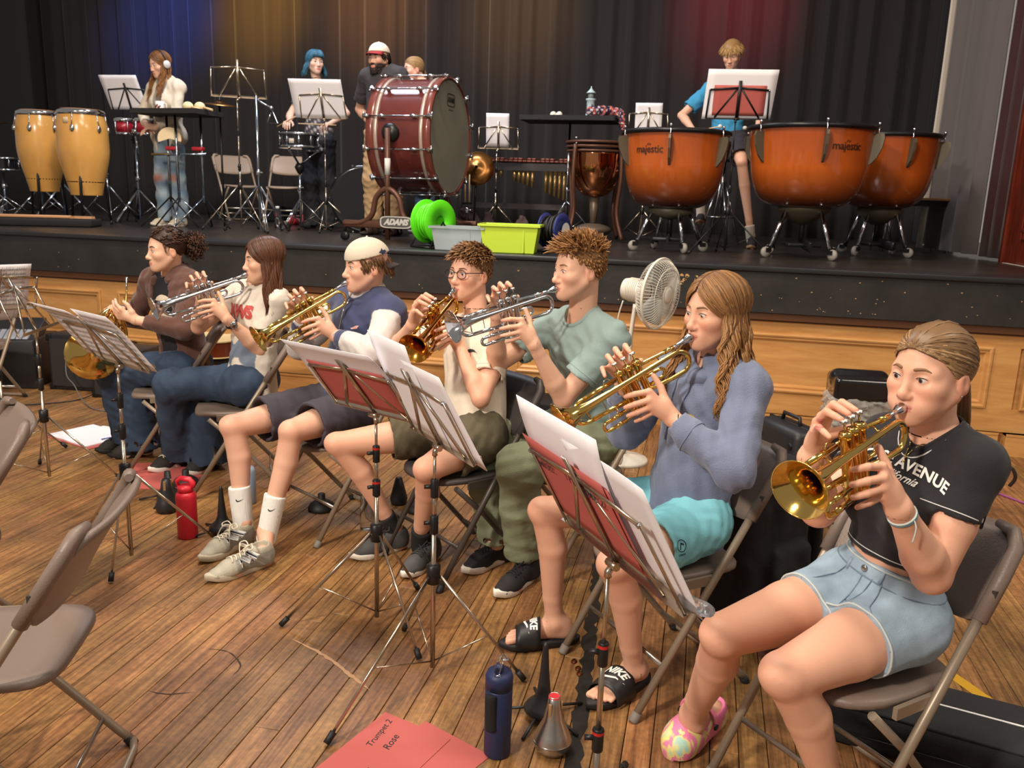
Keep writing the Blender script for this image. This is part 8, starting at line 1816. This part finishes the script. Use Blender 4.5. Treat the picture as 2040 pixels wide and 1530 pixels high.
for i, x in enumerate((-1.57, -1.51)): mb = MB(); mb.ball((0, 0, .030), .033, 12); tag(mb.build('shaker_ball', mat('white_felt', (226, 220, 210), .95), None, (x, 8.42, Z+1.168)), ('left white ball shaker on the tray table', 'right white ball shaker on the tray table')[i], 'shaker')
r0 = empty('drum_kit_bass_drum', (-3.42, 8.15, Z), R(15)); tag(r0, 'black kit bass drum standing behind the bearded man', 'drum'); X = Matrix.Translation((0, 0, .33)) @ Matrix.Rotation(PI/2, 4, 'X'); b = MB(); b.lathe([(.30, -.2), (.30, .2)], 40, X, False, False); b.build('shell', M_blkm, r0); b = MB(); b.lathe([(.30, .2), (.325, .2), (.325, .25), (.30, .25), (.0001, .24)], 40, X); b.build('head', mat('black_shell', (24, 24, 28), .15, coat=.6), r0)
for i in range(10): a = i*PI/5; l = MB(); l.tube([(.335*math.cos(a), -.25, .33+.335*math.sin(a)), (.335*math.cos(a), .05, .33+.335*math.sin(a))], .007, 6); l.build('tension_rod', M_chrome, r0)
cymbal('bronze cymbal standing low behind the bass drum', -2.22, 8.0, Z+.66, .17, (1.25, .35), False)
mb = MB(); mb.tube([(-2.25, 8.02, Z+.0), (-2.22, 8.0, Z+.66)], .010, 8); tag(mb.build('cymbal_stand', M_blkm), 'black rod holding the low cymbal behind the bass drum', 'stand')
for i, x in enumerate((-2.25, -2.21)): mb = MB(); mb.tube([(0, 0, 0), (.0, 0, .26)], [.007, .006], 8); tag(mb.build('drumstick', mat('drumstick_wood', (226, 190, 140), .5), None, (x, 7.72, Z+.33)), ('left wooden stick upright in the holder behind the bass drum', 'right wooden stick upright in the holder behind the bass drum')[i], 'drumstick')
t = empty('stick_holder', (-2.23, 7.72, Z)); tag(t, 'black tripod holding two sticks upright behind the bass drum', 'stand'); tripod(t, M_blkm, .14, .2, 20, .30); b = MB(); b.box((0, 0, .325), (.09, .04, .02)); b.build('cup', M_blkm, t)
# ================================================================== THINGS ON THE FLOOR AND ALONG THE STAGE EDGE
def put(mb, name, m, loc, label, cat, rz=0): o = tag(mb.build(name, m, None, loc), label, cat); o.rotation_euler.z = R(rz); return o
def part(mb, name, m, p): return mb.build(name, m, p)
LA = lambda prof, n=24, M=None: MB().lathe(prof, n, M)
M_red2 = mat('red_bottle_enamel', (206, 36, 54), .38); M_navy = mat('navy_bottle_enamel', (34, 46, 82), .5, bump=.05, bscale=400); M_clear = mat('clear_plastic', (236, 240, 244), .06, trans=1, ior=1.3); M_bp = mat('black_moulded', (34, 33, 35), .45, bump=.05, bscale=60); M_nyl = mat('black_nylon', (30, 29, 31), .85, bump=.3, bscale=260)
o = put(LA([(.0001, .001), (.040, 0), (.044, .006), (.045, .19), (.043, .205), (.035, .216), (.0001, .217)], 28), 'water_bottle', M_red2, (-2.185, 3.12, 0), 'red metal water bottle standing on the floor left of the white-socked feet', 'bottle')
l = part(LA([(.034, .216), (.034, .245), (.0001, .246)], 20), 'lid', M_red2, o); part(MB().tube([(-.034, 0, .238), (-.040, -.004, .262), (-.02, -.004, .278), (.02, .004, .274), (.036, .004, .258), (.034, 0, .238)], .008, 8, flat=((0, 0, 1), 1.6)), 'carry_loop', M_red2, l)
o = put(LA([(.0001, .001), (.034, 0), (.038, .006), (.0385, .205), (.037, .21)], 28), 'water_bottle', M_navy, (-.468, 2.035, 0), 'navy blue tall water bottle with clear flip spout beside the nearest mute', 'bottle')
l = part(LA([(.0388, .211), (.0388, .245), (.034, .258), (.0001, .260)], 28), 'lid', M_navy, o); part(MB().tube(nspline([(.0, -.026, .258), (0, -.028, .275), (.004, -.012, .296), (.010, .014, .300), (.012, .024, .284)], 5), .009, 8, flat=((1, 0, 0), .7)), 'clear_spout', M_clear, l); part(MB().box((0, -.003, .268), (.022, .03, .018), bev=.005), 'spout_base', M_navy, l)
part(MB().tube(nspline([(-.012, -.0395, .205), (-.013, -.043, .19), (-.012, -.040, .12), (-.010, -.039, .095)], 5), .008, 8, flat=((0, 1, 0), 2.0)), 'strap', M_nyl, o)
def horn_stand(x, y, label, rz, h=.20, legs=True):
 r0 = empty('trumpet_stand', (x, y, 0), R(rz)); tag(r0, label, 'stand'); part(LA([(.058, .022), (.060, .030), (.050, .044), (.030, .062), (.021, .085), (.014, .15), (.0085, h+.015), (.006, h+.026), (.0001, h+.028)], 24), 'cone', M_bp, r0)
 for i in range(5 if legs else 0): a = i*2*PI/5; part(MB().tube([(.03*math.cos(a), .03*math.sin(a), .028), (.14*math.cos(a), .14*math.sin(a), .006)], .005, 6), 'leg', M_bp, r0)
horn_stand(-2.06, 3.20, 'black trumpet peg stand beside the red water bottle', 10); horn_stand(-.375, 2.24, 'black trumpet peg stand between the sandals and the silver mute', 40, .22); horn_stand(-2.55, 3.50, 'black trumpet peg stand half hidden behind the near empty chair', 60, .10)
o = put(LA([(.0001, .0), (.040, .004), (.052, .022), (.055, .040), (.0545, .044), (.046, .066), (.028, .105), (.019, .15), (.0165, .178), (.0150, .1785), (.0150, .172), (.0001, .160)], 32), 'straight_mute', mat('brushed_aluminium', (186, 184, 180), .3, 1, bump=.05, bscale=200), (-.318, 2.085, 0), 'silver trumpet mute with a red ring standing beside the navy bottle', 'mute')
part(LA([(.0556, .037), (.0560, .0405), (.0554, .043)], 32), 'seam_ring', M_steel, o); part(LA([(.0172, .160), (.0170, .177)], 20), 'red_ring', mat('red_tape', (196, 40, 44), .5), o)
for i in range(3): a = -1.9+i*2.1; part(MB().box((.0215*math.cos(a), .0215*math.sin(a), .138), (.006, .010, .045), rz=a, bev=.002), 'cork_strip', mat('cork', (150, 116, 76), .9), o)
o = put(LA([(.0001, 0), (.048, .002), (.056, .03), (.045, .055), (.026, .12), (.017, .165), (.0001, .166)], 24), 'straight_mute', M_bp, (-2.46, 3.36, 0), 'black straight mute standing upright left of the red bottle', 'mute')
for i in range(3): a = -1.2+i*2.1; part(MB().box((.024*math.cos(a), .024*math.sin(a), .135), (.006, .010, .05), rz=a), 'cork_strip', mat('cork', (150, 116, 76), .9), o)
pl = [(.066, 0), (.068, .012), (.058, .030), (.035, .046), (.022, .050), (.018, .054), (.018, .080), (.013, .085), (.0001, .085)]
for x, y, lb in ((-1.765, 3.61, 'black rubber plunger mute on the floor behind the white-socked feet'), (-2.60, 3.72, 'black rubber plunger mute in front of the red cards on the floor'), (-1.30, 3.74, 'black rubber plunger mute behind the black-socked feet')): put(LA(pl, 28), 'plunger_mute', M_rubber, (x, y, 0), lb, 'mute')
put(LA([(.0001, 0), (.040, .002), (.045, .03), (.030, .09), (.016, .14), (.0001, .141)], 20), 'straight_mute', M_bp, (-1.43, 3.80, 0), 'small black mute standing behind the black-socked feet', 'mute')
o = put(LA([(.0001, .001), (.032, 0), (.035, .01), (.035, .14), (.03, .165), (.014, .19), (.014, .2)], 20), 'water_bottle', M_clear, (-1.455, 3.45, 0), 'clear plastic water bottle behind the red-ringed stand pole', 'bottle'); part(LA([(.016, .195), (.016, .212), (.0001, .213)], 14), 'cap', M_white, o)
o = put(LA([(.0001, .001), (.036, 0), (.038, .01), (.038, .17), (.03, .19), (.0001, .192)], 20), 'water_bottle', mat('pale_blue_enamel', (150, 176, 200), .4), (-2.15, 3.58, 0), 'pale blue bottle mostly hidden behind the white sock', 'bottle')
def card(x0, y0, w, h, rz, z, label, m=M_red, name='folder', cat='folder', th=.002): return put(MB().box((0, 0, th/2), (w, h, th)), name, m, (x0, y0, z), label, cat, rz)
c1 = card(-.775, 1.93, .24, .33, -17, .001, 'red card folder on the floor with handwriting, in front of the mute', th=.003); card(-.665, 1.91, .25, .34, -24, .0045-.0035, 'plain red card folder on the floor under the handwritten one', th=.001)
T = lambda u, v, o: (u, v, .0033+o*0); written(c1, [('Trumpet 2', -.07, .075, .030, 1.75, 0), ('Rose', -.015, .06, .034, 1.75, 0)], T, M_ink)
mb = MB(); 
for a, b in (((.0, -.16), (.0, -.06)), ((.045, -.16), (.045, -.06)), ((.0, -.06), (.10, -.06)), ((.0, -.10), (.10, -.10))): mb.box(((a[0]+b[0])/2, (a[1]+b[1])/2, .0033), (abs(a[0]-b[0])+.0015, abs(a[1]-b[1])+.0015, .0004))
mb.build('printed_box', M_ink, c1)['kind'] = 'stuff'
card(-2.86, 3.90, .24, .34, -62, .001, 'red card folder on the floor near the jeans, upper of two', th=.005); card(-2.70, 3.73, .24, .34, -75, .001, 'red card folder on the floor near the jeans, lower of two', th=.003)
card(-3.65, 4.30, .33, .44, 72, .001, 'red folder edge under the white papers at left', th=.003); card(-3.68, 4.31, .30, .42, 70, .004, 'white papers on the floor at left below the music stand', M_paper, 'paper_stack', 'paper', .006); card(-3.60, 4.38, .22, .31, 82, .010, 'loose white sheet on top of the papers on the floor', M_paper, 'paper_sheet', 'paper', .0015)
put(MB().tube([(-.07, 0, .015), (.07, .0, .015)], .004, 8), 'pen', mat('blue_pen', (70, 84, 150), .4), (-3.50, 4.30, 0), 'blue pen lying on the white papers on the floor', 'pen', 60)
def gig_case():
 r0 = empty('trumpet_case', (.735, 2.42, 0), R(-14)); tag(r0, 'black soft trumpet case with white stripe under the nearest chair', 'case'); part(MB().box((0, 0, .065), (.66, .30, .118), bev=.028), 'body', M_nyl, r0); part(MB().box((0, 0, .124), (.62, .26, .012), bev=.005), 'lid_panel', mat('black_case_lid', (40, 40, 43), .7, bump=.2, bscale=260), r0)
 part(MB().box((.04, .012, .1305), (.50, .008, .002)), 'white_stripe', M_white, r0); part(MB().tube([(-.3, -.155, .06), (.3, -.155, .06)], .003, 6), 'zip', M_blkm, r0); g = mat('gold_print', (190, 150, 70), .5); rr = [(.030*math.cos(t), .030*math.sin(t)) for t in np.linspace(0, 6.283, 25)[:-1]]+[(.026*math.cos(t), .026*math.sin(t)) for t in np.linspace(0, 6.283, 25)[:-1]]
 b = MB(); b.add([(x-.20, y-.015, .1306) for x, y in rr], [(i, (i+1) % 24, 24+(i+1) % 24, 24+i) for i in range(24)]); v, f = text_mesh('JP', .032, 0, .001); b.add([(x-.20, y-.015, .1306) for x, y in v], f); b.build('gold_emblem', g, r0)
gig_case()
def gig_bag():
 r0 = empty('gig_bag', (.255, 2.93, 0), R(38)); tag(r0, 'tall black gig bag with straps leaning behind the hoodie girl\'s chair', 'bag'); F = Field(); F.cone((0, 0, .13), (.03, 0, .58), .13, .115, .04, side=(0, 1, 0), ratio=.9); F.box((0, 0, .34), (.155, .115, .34), None, .05, .02); F.box((.05, -.10, .26), (.09, .05, .14), None, .03, .02); V, Fq = F.mesh(.008, disp=wrinkle(.005, 40, 3)); np_obj('bag_body', V, Fq, M_nyl, r0)
 for s in (-1, 1): part(MB().tube(nspline([(.15, s*.06, .60), (.20, s*.07, .48), (.21, s*.07, .30), (.17, s*.06, .12)], 6), .016, 6, flat=((1, 0, 0), 2)), 'strap', M_nyl, r0)
 part(MB().tube([(.17+.022*math.cos(a), .075, .47+.03*math.sin(a)) for a in np.linspace(0, 6.283, 17)[:-1]], .005, 6, closed=True), 'clip', M_blkm, r0); part(MB().tube(nspline([(-.05, 0, .68), (0, 0, .715), (.05, 0, .68)], 5), .010, 6), 'handle', M_nyl, r0)
gig_bag()
def hard_case():
 r0 = empty('instrument_case', (.46, 4.05, 0), R(-60)); tag(r0, 'black hard instrument case standing upright behind the gig bag', 'case'); part(MB().box((0, 0, .27), (.34, .17, .54), bev=.04), 'shell', M_bp, r0); part(MB().box((0, 0, .27), (.345, .012, .545), bev=.005), 'seam', M_blkm, r0); part(MB().tube([(-.07, 0, .535), (-.06, 0, .575), (.06, 0, .575), (.07, 0, .535)], .010, 8), 'handle', M_bp, r0)
 for x in (-.12, .12): part(MB().ball((x, -.085, .46), .018, 10, sc=(1, .4, 1)), 'corner_stud', M_blkm, r0)
hard_case()
def bin_():
 r0 = empty('waste_bin', (.985, 5.42, 0), R(4)); tag(r0, 'black swing-top bin with a clear liner against the stage panelling', 'bin'); F = Field(); F.box((0, 0, .20), (.155, .125, .20), None, .03); V, Fq = F.mesh(.012); V[:, :2] *= (.82+.18*np.clip(V[:, 2]/.4, 0, 1))[:, None]; np_obj('bin_body', V, Fq, M_bp, r0)
 F = Field(); F.box((0, 0, .30), (.175, .142, .115), None, .03); V, Fq = F.mesh(.008, disp=wrinkle(.014, 85, 5, (1, 1, .35))); np_obj('clear_liner', V, Fq, mat('liner_film', (196, 190, 182), .16, trans=.55, bump=.6, bscale=30, ior=1.2), r0)
 F = Field(); F.box((0, 0, .465), (.165, .135, .075), None, .03); F.cone((-.12, 0, .52), (.12, 0, .52), .055, .055, .04); V, Fq = F.mesh(.008); np_obj('lid', V, Fq, mat('gloss_black_lid', (24, 23, 25), .12, coat=.4), r0)
bin_()
def fan():
 r0 = empty('pedestal_fan', (-.40, 4.90, 0)); tag(r0, 'white pedestal fan behind the hoodie girl facing right', 'fan'); w = mat('ivory_plastic', (226, 220, 206), .4); C = Vector((.155, -.03, 1.03)); ax = Vector((.90, -.42, -.05)).normalized(); T = Matrix.Translation(C) @ ax.to_track_quat('Z', 'Y').to_matrix().to_4x4()
 part(MB().tube([(0, 0, .02), (0, 0, .62)], .022, 12), 'pole', w, r0); part(MB().tube(nspline([(0, 0, .55), (.004, 0, .75), (.02, -.005, .96)], 6), [.026]*6+[.022]*7, 10, flat=((0, 1, 0), .6)), 'neck', w, r0); part(LA([(.0001, .05), (.04, .045), (.15, .02), (.16, 0), (.0001, .0)], 28), 'base', w, r0)
 part(LA([(.035, -.24), (.062, -.225), (.066, -.20), (.066, -.10), (.055, -.085), (.0001, -.085)], 24, T), 'motor', w, r0)
 for k in range(6): part(MB().tube([tuple(T @ Vector((.068*math.cos(a), .068*math.sin(a), -.19+.012*k+.003*math.sin(a*2)))) for a in np.linspace(0, 6.283, 25)[:-1]], .0035, 5, closed=True), 'cord', w, r0)
 part(MB().tube([tuple(T @ Vector((.205*math.cos(a), .205*math.sin(a), 0))) for a in np.linspace(0, 6.283, 49)[:-1]], .009, 8, closed=True, flat=(tuple(ax), .6)), 'guard_ring', w, r0)
 g = MB()
 for s, zz in ((-1, -.075), (1, .060)):
  for k in range(64): a = k*2*PI/64; g.tube([tuple(T @ Vector((r*math.cos(a+.12*(r/.2)), r*math.sin(a+.12*(r/.2)), z))) for r, z in ((.055, zz), (.12, zz*.98), (.175, zz*.72), (.205, 0))], .0016, 4, cap=False)
  for rr, z in ((.055, zz), (.15, zz*.88)): g.tube([tuple(T @ Vector((rr*math.cos(a), rr*math.sin(a), z))) for a in np.linspace(0, 6.283, 33)[:-1]], .002, 5, closed=True)
 g.build('guard_wires', w, r0)['kind'] = 'stuff'; part(LA([(.0001, .066), (.03, .065), (.052, .060), (.054, .05)], 24, T), 'hub_badge', w, r0); b2 = mat('smoky_blade', (196, 200, 196), .25, trans=.4)
 for k in range(3):
  a0 = k*2*PI/3; part(MB().quadgrid(lambda u, v: tuple(T @ Vector(((.03+.15*u)*math.cos(a0+(v-.5)*(1.5-.3*u)), (.03+.15*u)*math.sin(a0+(v-.5)*(1.5-.3*u)), (v-.5)*.05))), 6, 6, True, .002), 'blade', b2, r0)
 part(MB().tube(nspline([(-.05, -.03, .98), (-.075, -.03, .85), (-.05, -.03, .66), (-.03, -.02, .30), (-.02, -.3, .12)], 6), .004, 6), 'cable', w, r0); part(MB().box((.0, -.33, .11), (.06, .09, .045), bev=.01), 'plug_block', w, r0); part(MB().tube([(0, -.33, .09), (0, -.33, 0)], .01, 6), 'plug_lead', w, r0)
fan()
put(MB().box((0, 0, .10), (1.0, .34, .20), bev=.012), 'keyboard_case', M_nyl, (-1.15, 5.52, 0), 'long low black case lying on the floor along the stage panelling', 'case', -3)
def amp(x, y, w, d, h, rz, label, lean=0):
 r0 = empty('speaker_cabinet', (x, y, 0), R(rz)); tag(r0, label, 'speaker'); part(MB().box((0, 0, h/2), (w, d, h), bev=.01), 'cabinet', M_bp, r0); part(MB().box((0, -d/2-.004, h/2), (w*.88, .012, h*.84)), 'grille', mat('speaker_cloth', (48, 45, 45), .9, bump=.5, bscale=300), r0); part(MB().tube([(-.07, 0, h), (-.06, 0, h+.03), (.06, 0, h+.03), (.07, 0, h)], .008, 6), 'handle', M_bp, r0)
 for sx in (-1, 1):
  for sz in (0, 1): part(MB().box((sx*w*.47, -d*.46, .025+sz*(h-.05)), (.04, .04, .05), bev=.006), 'corner_cap', M_blkm, r0)
amp(-4.62, 5.45, .42, .30, .43, 6, 'black speaker cabinet on the floor at far left, facing the camera'); amp(-4.18, 5.35, .36, .34, .36, 4, 'smaller black amplifier to the right of the far left speaker')
def mixer():
 r0 = empty('mixing_desk', (-5.28, 5.32, .36), R(20)); r0.rotation_euler.x = .5; tag(r0, 'grey control keyboard tilted on a black flight case at far left', 'mixer'); part(MB().box((0, 0, .04), (.62, .34, .08), bev=.01), 'chassis', M_bp, r0)
 for i in range(12): part(MB().box((-.26+.046*i, -.07, .085), (.036, .13, .014)), 'key', mat('grey_key', (170, 172, 178), .5), r0)
mixer(); put(MB().box((0, 0, .19), (.62, .46, .38), bev=.012), 'flight_case', M_bp, (-5.28, 5.36, 0), 'black flight case under the tilted keyboard at far left', 'case', 20)
def guitar():
 ol = [(.0, -.17), (.10, -.165), (.17, -.10), (.16, 0), (.115, .07), (.125, .15), (.10, .22), (.03, .245)]; pts = ol+[(-x, y) for x, y in ol[::-1][:]]; sp = [(q.x, q.y) for q in spline([(x, y, 0) for x, y in pts], 4)]
 r0 = empty('guitar', (-3.17, 4.98, .455), R(75)); tag(r0, 'sunburst acoustic guitar lying flat behind the printed tee girl', 'guitar'); part(MB().prism(sp, 0, .10), 'body', mat('sunburst_wood', (96, 40, 20), .25, coat=.5), r0); part(MB().prism(sp, .100, .108, Matrix.Diagonal((1.02, 1.02, 1, 1))), 'top_binding', mat('cream_binding', (216, 190, 140), .4), r0); part(MB().prism(sp, -.004, .003, Matrix.Diagonal((1.02, 1.02, 1, 1))), 'back_binding', mat('cream_binding', (216, 190, 140), .4), r0); part(MB().box((0, .55, .10), (.05, .62, .025), bev=.006), 'neck', mat('dark_neck', (66, 40, 28), .4), r0); part(MB().box((0, .93, .10), (.075, .16, .02), bev=.006), 'headstock', mat('dark_neck', (66, 40, 28), .4), r0)
 s = empty('low_stool', (-3.17, 4.98, 0)); tag(s, 'low black stool carrying the sunburst guitar', 'stool'); part(LA([(.001, .40), (.15, .40), (.16, .425), (.15, .45), (.001, .452)], 24), 'seat', M_bp, s)
 for k in range(4): a = k*PI/2+.5; part(MB().tube([(.11*math.cos(a), .11*math.sin(a), .40), (.17*math.cos(a), .17*math.sin(a), .0)], .012, 8), 'leg', M_bp, s)
guitar()
def cable(label, pts, m, r=.004, name='cable'): mb = MB(); mb.tube(nspline(pts, 8), r, 6); tag(mb.build(name, m), label, 'cable')
cable('grey cable hanging from the speaker and snaking over the floor at left', [(-4.62, 5.25, .36), (-4.58, 5.18, .16), (-4.45, 5.10, .10), (-4.30, 5.0, .02), (-4.05, 4.85, .006), (-3.75, 4.9, .006)], mat('grey_cable', (104, 98, 94), .5)); cable('dark cable looping over the floor at far left', [(-5.2, 4.6, .006), (-4.7, 4.75, .006), (-4.4, 5.0, .006), (-4.36, 5.2, .02)], M_rubber, .004); cable('purple cable crossing the floor at the right edge', [(1.55, 5.2, .006), (1.75, 4.9, .006), (2.1, 4.4, .006), (2.4, 4.3, .006)], mat('purple_cable', (150, 70, 130), .5), .006)
def brolly():
 r0 = empty('umbrella', (1.50, 4.62, 0), R(-20)); tag(r0, 'black folded umbrella propped behind the nearest girl at the right edge', 'umbrella'); part(MB().tube([(-.16, 0, .06), (-.05, 0, .22), (.04, 0, .27)], [.05, .04, .015], 10), 'canopy', M_nyl, r0); part(MB().tube(nspline([(.03, 0, .265), (.12, 0, .27), (.15, 0, .22), (.13, 0, .17)], 5), .009, 8), 'handle', mat('dark_handle', (40, 30, 28), .3), r0); part(MB().tube([(-.16, 0, .06), (-.19, 0, .005)], .006, 6), 'tip', M_steel, r0)
brolly()
# ---- along the stage edge
def tub(x, y, w, d, h, rz, m, label, rim=.014):
 r0 = empty('storage_tub', (x, y, Z), R(rz)); tag(r0, label, 'tub'); k = .86; mb = MB(); o = lambda q, zz: [(sx*w/2*q, sy*d/2*q, zz) for sx, sy in ((-1, -1), (1, -1), (1, 1), (-1, 1))]; vs = o(k, .004)+o(1, h)+o(.985, h)+o(k*.985, .010); fs = [(3, 2, 1, 0), (12, 13, 14, 15)]
 for q in range(3): fs += [(q*4+i, q*4+(i+1) % 4, q*4+4+(i+1) % 4, q*4+4+i) for i in range(4)]
 mb.add(vs, fs); part(mb, 'box', m, r0); b = MB()
 for s in (-1, 1): b.box((0, s*(d/2+.006), h-.008), (w+.03, rim, .016)); b.box((s*(w/2+.006), 0, h-.008), (rim, d+.03, .016))
 part(b, 'rim', m, r0); part(MB().box((w*.25, -d/2*.97, h*.45), (.010, .006, h*.8)), 'rib', m, r0); return r0
tub(-1.76, 5.99, .40, .26, .175, -3, mat('cloudy_plastic', (206, 216, 220), .3, trans=.55, ior=1.15), 'cloudy clear plastic tub on the stage edge beside the green cable reel'); tub(-1.395, 6.00, .42, .28, .205, 6, mat('lime_plastic', (196, 224, 70), .35), 'lime green plastic tub on the stage edge')
def reel(x, y, rz, label, fm, cm, R0=.165, turns=7, w=.14):
 r0 = empty('cable_reel', (x, y, Z), R(rz)); tag(r0, label, 'reel'); T = Matrix.Translation((0, 0, R0+.03)) @ Matrix.Rotation(PI/2, 4, 'X')
 for s in (-1, 1): part(LA([(R0*.30, s*w/2), (R0*.97, s*w/2), (R0, s*(w/2+.006)), (R0*.97, s*(w/2+.012)), (R0*.30, s*(w/2+.010)), (R0*.30, s*w/2)], 32, T), 'flange', fm, r0)
 part(LA([(R0*.5, -w/2), (R0*.5, w/2)], 20, T), 'drum', cm, r0); rs = random.Random(5); mb = MB()
 for lay in range(2):
  for k in range(turns): q = R0*(.62+.16*lay); z = -w/2+w*(k+.5)/turns; ph = rs.uniform(-.4, .4); mb.tube([tuple(T @ Vector(((q+.006*math.sin(3*a+k))*math.cos(a), (q+.006*math.sin(2*a+k))*math.sin(a), z+.012*math.sin(a+ph*9)))) for a in np.linspace(0, 6.283, 33)[:-1]], w/turns*.5, 6, closed=True)
 mb.build('wound_cable', cm, r0)['kind'] = 'stuff'; part(MB().tube([(-R0*.8, -w*.75, .01), (R0*.8, -w*.75, .01), (R0*.8, w*.75, .01), (-R0*.8, w*.75, .01)], .008, 6, closed=True), 'foot_frame', M_blkm, r0)
 for s in (-1, 1): part(MB().tube([(-R0*.8, s*w*.75, .01), (0, s*w*.75, R0+.03), (R0*.8, s*w*.75, .01)], .008, 6), 'stay', M_blkm, r0)
gm = mat('neon_green_plastic', (96, 226, 30), .4); reel(-2.03, 6.12, 62, 'neon green cable reel standing on the stage edge', gm, gm); reel(-1.13, 6.28, 70, 'dark cable reel with blue and white disc right of the lime tub', mat('blue_reel_flange', (40, 52, 120), .4), M_rubber, .13, 6, .13)
mb = MB(); mb.lathe([(.02, -.001), (.062, -.0005)], 24, Matrix.Translation((-1.035, 6.255, Z+.16)) @ Matrix.Rotation(R(70), 4, 'Z') @ Matrix.Rotation(PI/2, 4, 'X')); tag(mb.build('reel_label', M_white), 'white round label on the blue reel beside the lime tub', 'label')
def bass_guitar():
 r0 = empty('bass_guitar', (-6.25, 6.62, Z+.085), R(24)); tag(r0, 'pale wooden guitar neck lying on a black case at the left stage edge', 'guitar'); w = mat('maple_neck', (196, 146, 104), .4); part(MB().box((0, 0, .0), (.95, .055, .028), bev=.008), 'neck', w, r0); part(MB().prism([(.47, -.03), (.52, -.05), (.66, -.045), (.68, 0), (.64, .045), (.50, .04)], -.012, .010), 'headstock', w, r0); part(MB().box((-.75, 0, -.005), (.55, .32, .05), bev=.02), 'body', mat('tan_body', (160, 104, 70), .4), r0)
 for k in range(4): part(MB().tube([(.52+.035*k, .03, -.0), (.52+.035*k, .07, .0)], .005, 6), 'tuning_peg', M_chrome, r0)
 put(MB().box((0, 0, .034), (1.75, .36, .066), bev=.012), 'guitar_case', M_nyl, (-6.42, 6.55, Z), 'flat black case under the pale guitar neck at the left stage edge', 'case', 24)
bass_guitar()
def right_table():
 r0 = empty('folding_table', (1.93, 9.0, Z), R(3)); tag(r0, 'wooden topped folding table behind the far right kettledrum', 'table'); part(MB().box((0, 0, .50), (.62, .5, .025), bev=.004), 'table_top', mat('worn_wood_top', (160, 116, 72), .5), r0); part(MB().box((0, 0, .46), (.58, .46, .05)), 'apron', M_blkm, r0)
 for sx in (-1, 1):
  for sy in (-1, 1): part(MB().tube([(sx*.26, sy*.2, .46), (sx*.29, sy*.22, 0)], .012, 8), 'leg', M_chrome, r0)
right_table()
F = Field(); rs = random.Random(8)
for i in range(14): x = rs.uniform(-.5, .5); F.cone((x, rs.uniform(-.12, .12), .02), (x+rs.uniform(-.2, .2), rs.uniform(-.1, .1), .05+.2*rs.random()), .09, .03, .04)
V, Fq = F.mesh(.015, disp=wrinkle(.012, 40, 8)); V = V[:]; V[:, 2] = np.maximum(V[:, 2], 0); o = np_obj('dust_cover', V, Fq, mat('brown_cover_cloth', (74, 56, 54), .9)); o.location = (-2.05, 8.55, Z); tag(o, 'crumpled brown cloth cover under the marimba', 'cloth')
o = put(LA([(.0001, 0), (.034, .002), (.034, .17), (.02, .2), (.0001, .201)], 16), 'water_bottle', M_clear, (-4.45, 8.2, Z), 'clear bottle with white cap on the stage beside the snare stand', 'bottle'); part(LA([(.02, .2), (.02, .225), (.0001, .226)], 12), 'cap', M_white, o)
for i, x in enumerate((-4.72, -4.58)):
 F = Field(); F.cone((0, -.07, .045), (0, .09, .035), .042, .036, .03); F.cone((0, -.06, .05), (0, -.06, .09), .036, .036, .02); F.half((0, 0, 0), (0, 0, -1), (-.2, -.2, -.2), (.2, .2, .2)); V, Fq = F.mesh(.008); o = np_obj('trainer', V, Fq, mat('red_trainer', (196, 50, 60), .6)); o.location = (x, 9.1, Z+.0); tag(o, ('left red trainer under the facing chair on the stage', 'right red trainer under the facing chair on the stage')[i], 'shoe')
put(MB().box((0, 0, .10), (.42, .26, .20), bev=.02), 'equipment_bag', M_nyl, (-5.45, 9.9, Z), 'black equipment bag under the sideways chair on the stage', 'bag')
